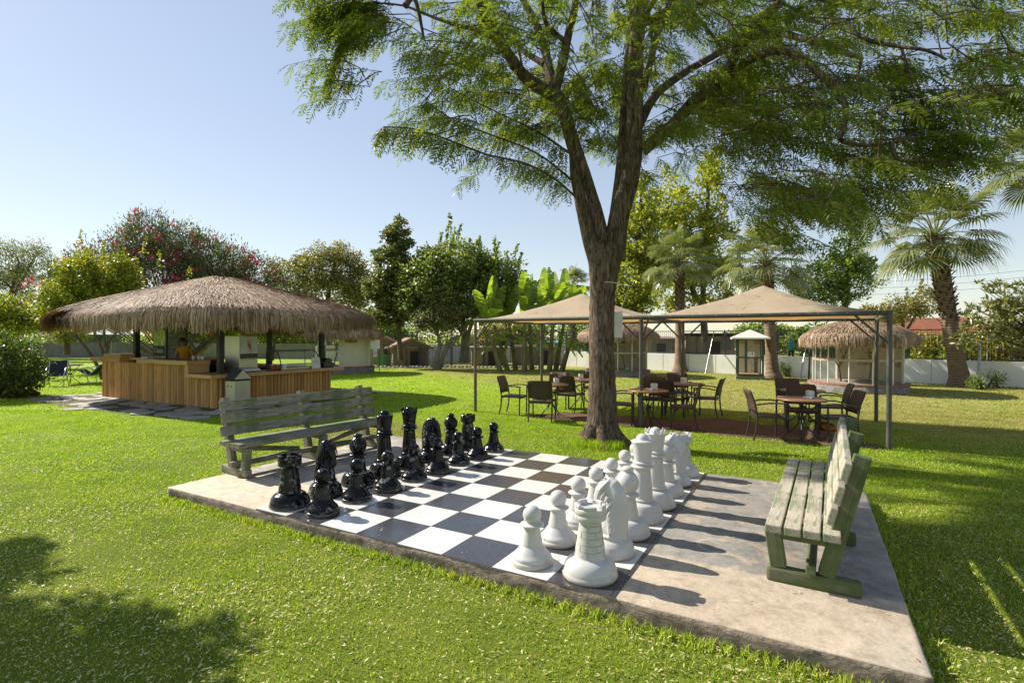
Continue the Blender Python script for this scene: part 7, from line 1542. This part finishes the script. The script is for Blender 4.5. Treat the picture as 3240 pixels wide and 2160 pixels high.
# trees seen under the kiosk roof
treeY('fig_tree', 'low spreading tree with twisting trunks seen under the kiosk roof', 640, 29, [(640, 1020, 110, 45), (560, 1010, 80, 40), (730, 1020, 80, 40), (820, 1030, 60, 30)], [([(628, 1145), (645, 1105), (690, 1060), (720, 1020)], 10, 4), ([(610, 1145), (640, 1090), (620, 1040)], 9, 4), ([(635, 1140), (600, 1080), (560, 1030)], 7, 3)], 240, 40, (.26, .26, .18), .15, .09, LM_dark, bark=M_bark2, group=GB)
treeY('fig_tree', 'slim low tree seen under the kiosk roof beside the right rear post', 862, 28, [(870, 1035, 60, 30), (820, 1035, 60, 30), (920, 1040, 50, 30)], [([(862, 1140), (868, 1090), (885, 1050)], 5, 2.5)], 120, 40, (.22, .22, .16), .14, .085, LM_olive, group=GB)
treeY('date_palm_stub', 'rough shaggy palm trunk before the grey wall at the far left', 213, 38, [(213, 1055, 40, 22)], [([(213, 1122), (212, 1095), (213, 1055)], 9, 8)], 50, 40, (.3, .3, .2), .4, .05, LM_olive, bark=M_pboot, group=GB, nbranch=0)
# pale parasol seen far behind the leaning trunk
q = AT(352, 1062, 42); t = empty('parasol', Vector((q.x, 42, 0)), 0, 'pale cream parasol far behind the left trunks by the grey wall', 'parasol'); mb = MB(); mb.lathe([(1.7, 1.95), (.9, 2.25), (.05, 2.45), (0, 2.46)], 8, smooth=False); mb.build('canopy', M_hwhite, t); mb = MB(); mb.tube([(0, 0, 0), (0, 0, 2.4)], .03, 8); mb.build('pole', M_rail, t)
# ---- garden seats on the left lawn
M_navy = pm('navy_mesh_fabric', (.018, .022, .05), (.012, .014, .03), 20, rough=.6); M_alu = pm('silver_frame', (.55, .55, .55), (.45, .45, .45), 10, rough=.3, metal=.8)
def lounge(loc, rz, label, tip=0.0):
    t = empty('garden_armchair', loc, rz, label, 'chair', 'navy garden chairs on the left lawn'); t.rotation_euler = (tip, 0, rz)
    mb = MB(); n_ = 8; vs = []; fs = []
    prof = [(.26, .40), (.0, .37), (-.20, .38), (-.27, .50), (-.33, .72), (-.40, .93)]
    for y, z in prof:
        for x in (-.25, 0, .25): vs.append((x, y, z - (.025 if x == 0 else 0)))
    for i in range(len(prof) - 1):
        for j in range(2): fs.append((i*3+j, i*3+j+1, (i+1)*3+j+1, (i+1)*3+j))
    mb.add(vs, fs, 0, True); mb.build('sling_seat', M_navy, t)
    for s_ in (-.27, .27):
        mb = MB(); mb.tube([(s_, .30, 0), (s_, .26, .42), (s_, -.05, .66), (s_, -.33, .66)], .016, 7); mb.build('front_frame', M_alu, t); mb = MB(); mb.tube([(s_, -.40, 0), (s_, -.12, .40), (s_, .05, .50)], .016, 7); mb.build('leg', M_alu, t); mb = MB(); mb.tube([(s_*.95, .26, .40), (s_*.95, -.20, .38), (s_*.95, -.40, .93)], .016, 7); mb.build('back_frame', M_alu, t)
    return t
q = G(225, 1212); t = copy_tree(table0); t.location = G(222, 1214); tag(t, 'round garden table among the navy chairs on the left lawn', 'table'); del t['group']
lounge(G(178, 1222), PI + .5, 'navy garden chair with silver frame, back turned, nearest the lantana bush'); lounge(G(172, 1202), -.3, 'navy garden chair behind the left lawn table'); lounge(G(262, 1213) + Vector((0, 0, .06)), 1.75, 'navy garden chair tipped back against the left lawn table', .42)
napkin_box(t.location + Vector((-.12, 0, .733)), .3, 'pale napkin holder on the left lawn table')
q = G(88, 1252); mb = MB(); mb.ell((0, 0, .07), (.24, .16, .12), 10); mb.ell((.2, .02, .05), (.14, .1, .08), 8); o = mb.build('clay_rock', pm('red_clay_rock', (.22, .075, .05), (.14, .05, .035), 6, rough=.9, bmp=.6)); o.location = G(90, 1250); tag(o, 'red brown rock under the lantana bush', 'rock')
# ---- power lines far behind the palms
for i, (y0, y1) in enumerate(((862, 815), (880, 838), (898, 862))):
    a, b_ = AT(2300, y0 + 26, 75), AT(3700, y1 - 26, 60); pts = [a.lerp(b_, k / 14) - Vector((0, 0, 1.6 * (1 - (2*k/14 - 1)**2))) for k in range(15)]; mb = MB(); mb.tube(pts, .018, 4); tag(mb.build('power_line', M_fence), ['topmost power line across the sky behind the right palm', 'middle power line across the sky behind the right palm', 'lowest power line across the sky behind the right palm'][i], 'power line', 'power lines behind the palms')

# far wood closing the horizon
nW = 520; bx = []; 
for i in range(nW):
    X = -75 + 90 * rng.random(); bx.append((X, 66 + rng.normal(0, 1.2), .3 + (2.6 + 1.2 * math.sin(X * .35) + .7 * math.sin(X * 1.1)) * rng.random()))
cc = np.array(bx); n = nW * 26; ci = np.repeat(np.arange(nW), 26); off = rng.normal(0, 1, (n, 3)) * np.array([.7, .5, .45]); P, Fq = leaves(cc[ci] + off, unit(rng.normal(0, 1, (n, 3)) + np.array([0, 0, .3])), .42 * (.6 + .7 * rng.random(n)), .26)
tag(np_mesh('far_wood', P, Fq, LM_mid), 'low band of far trees along the horizon beyond the garden walls', 'trees', kind='stuff')
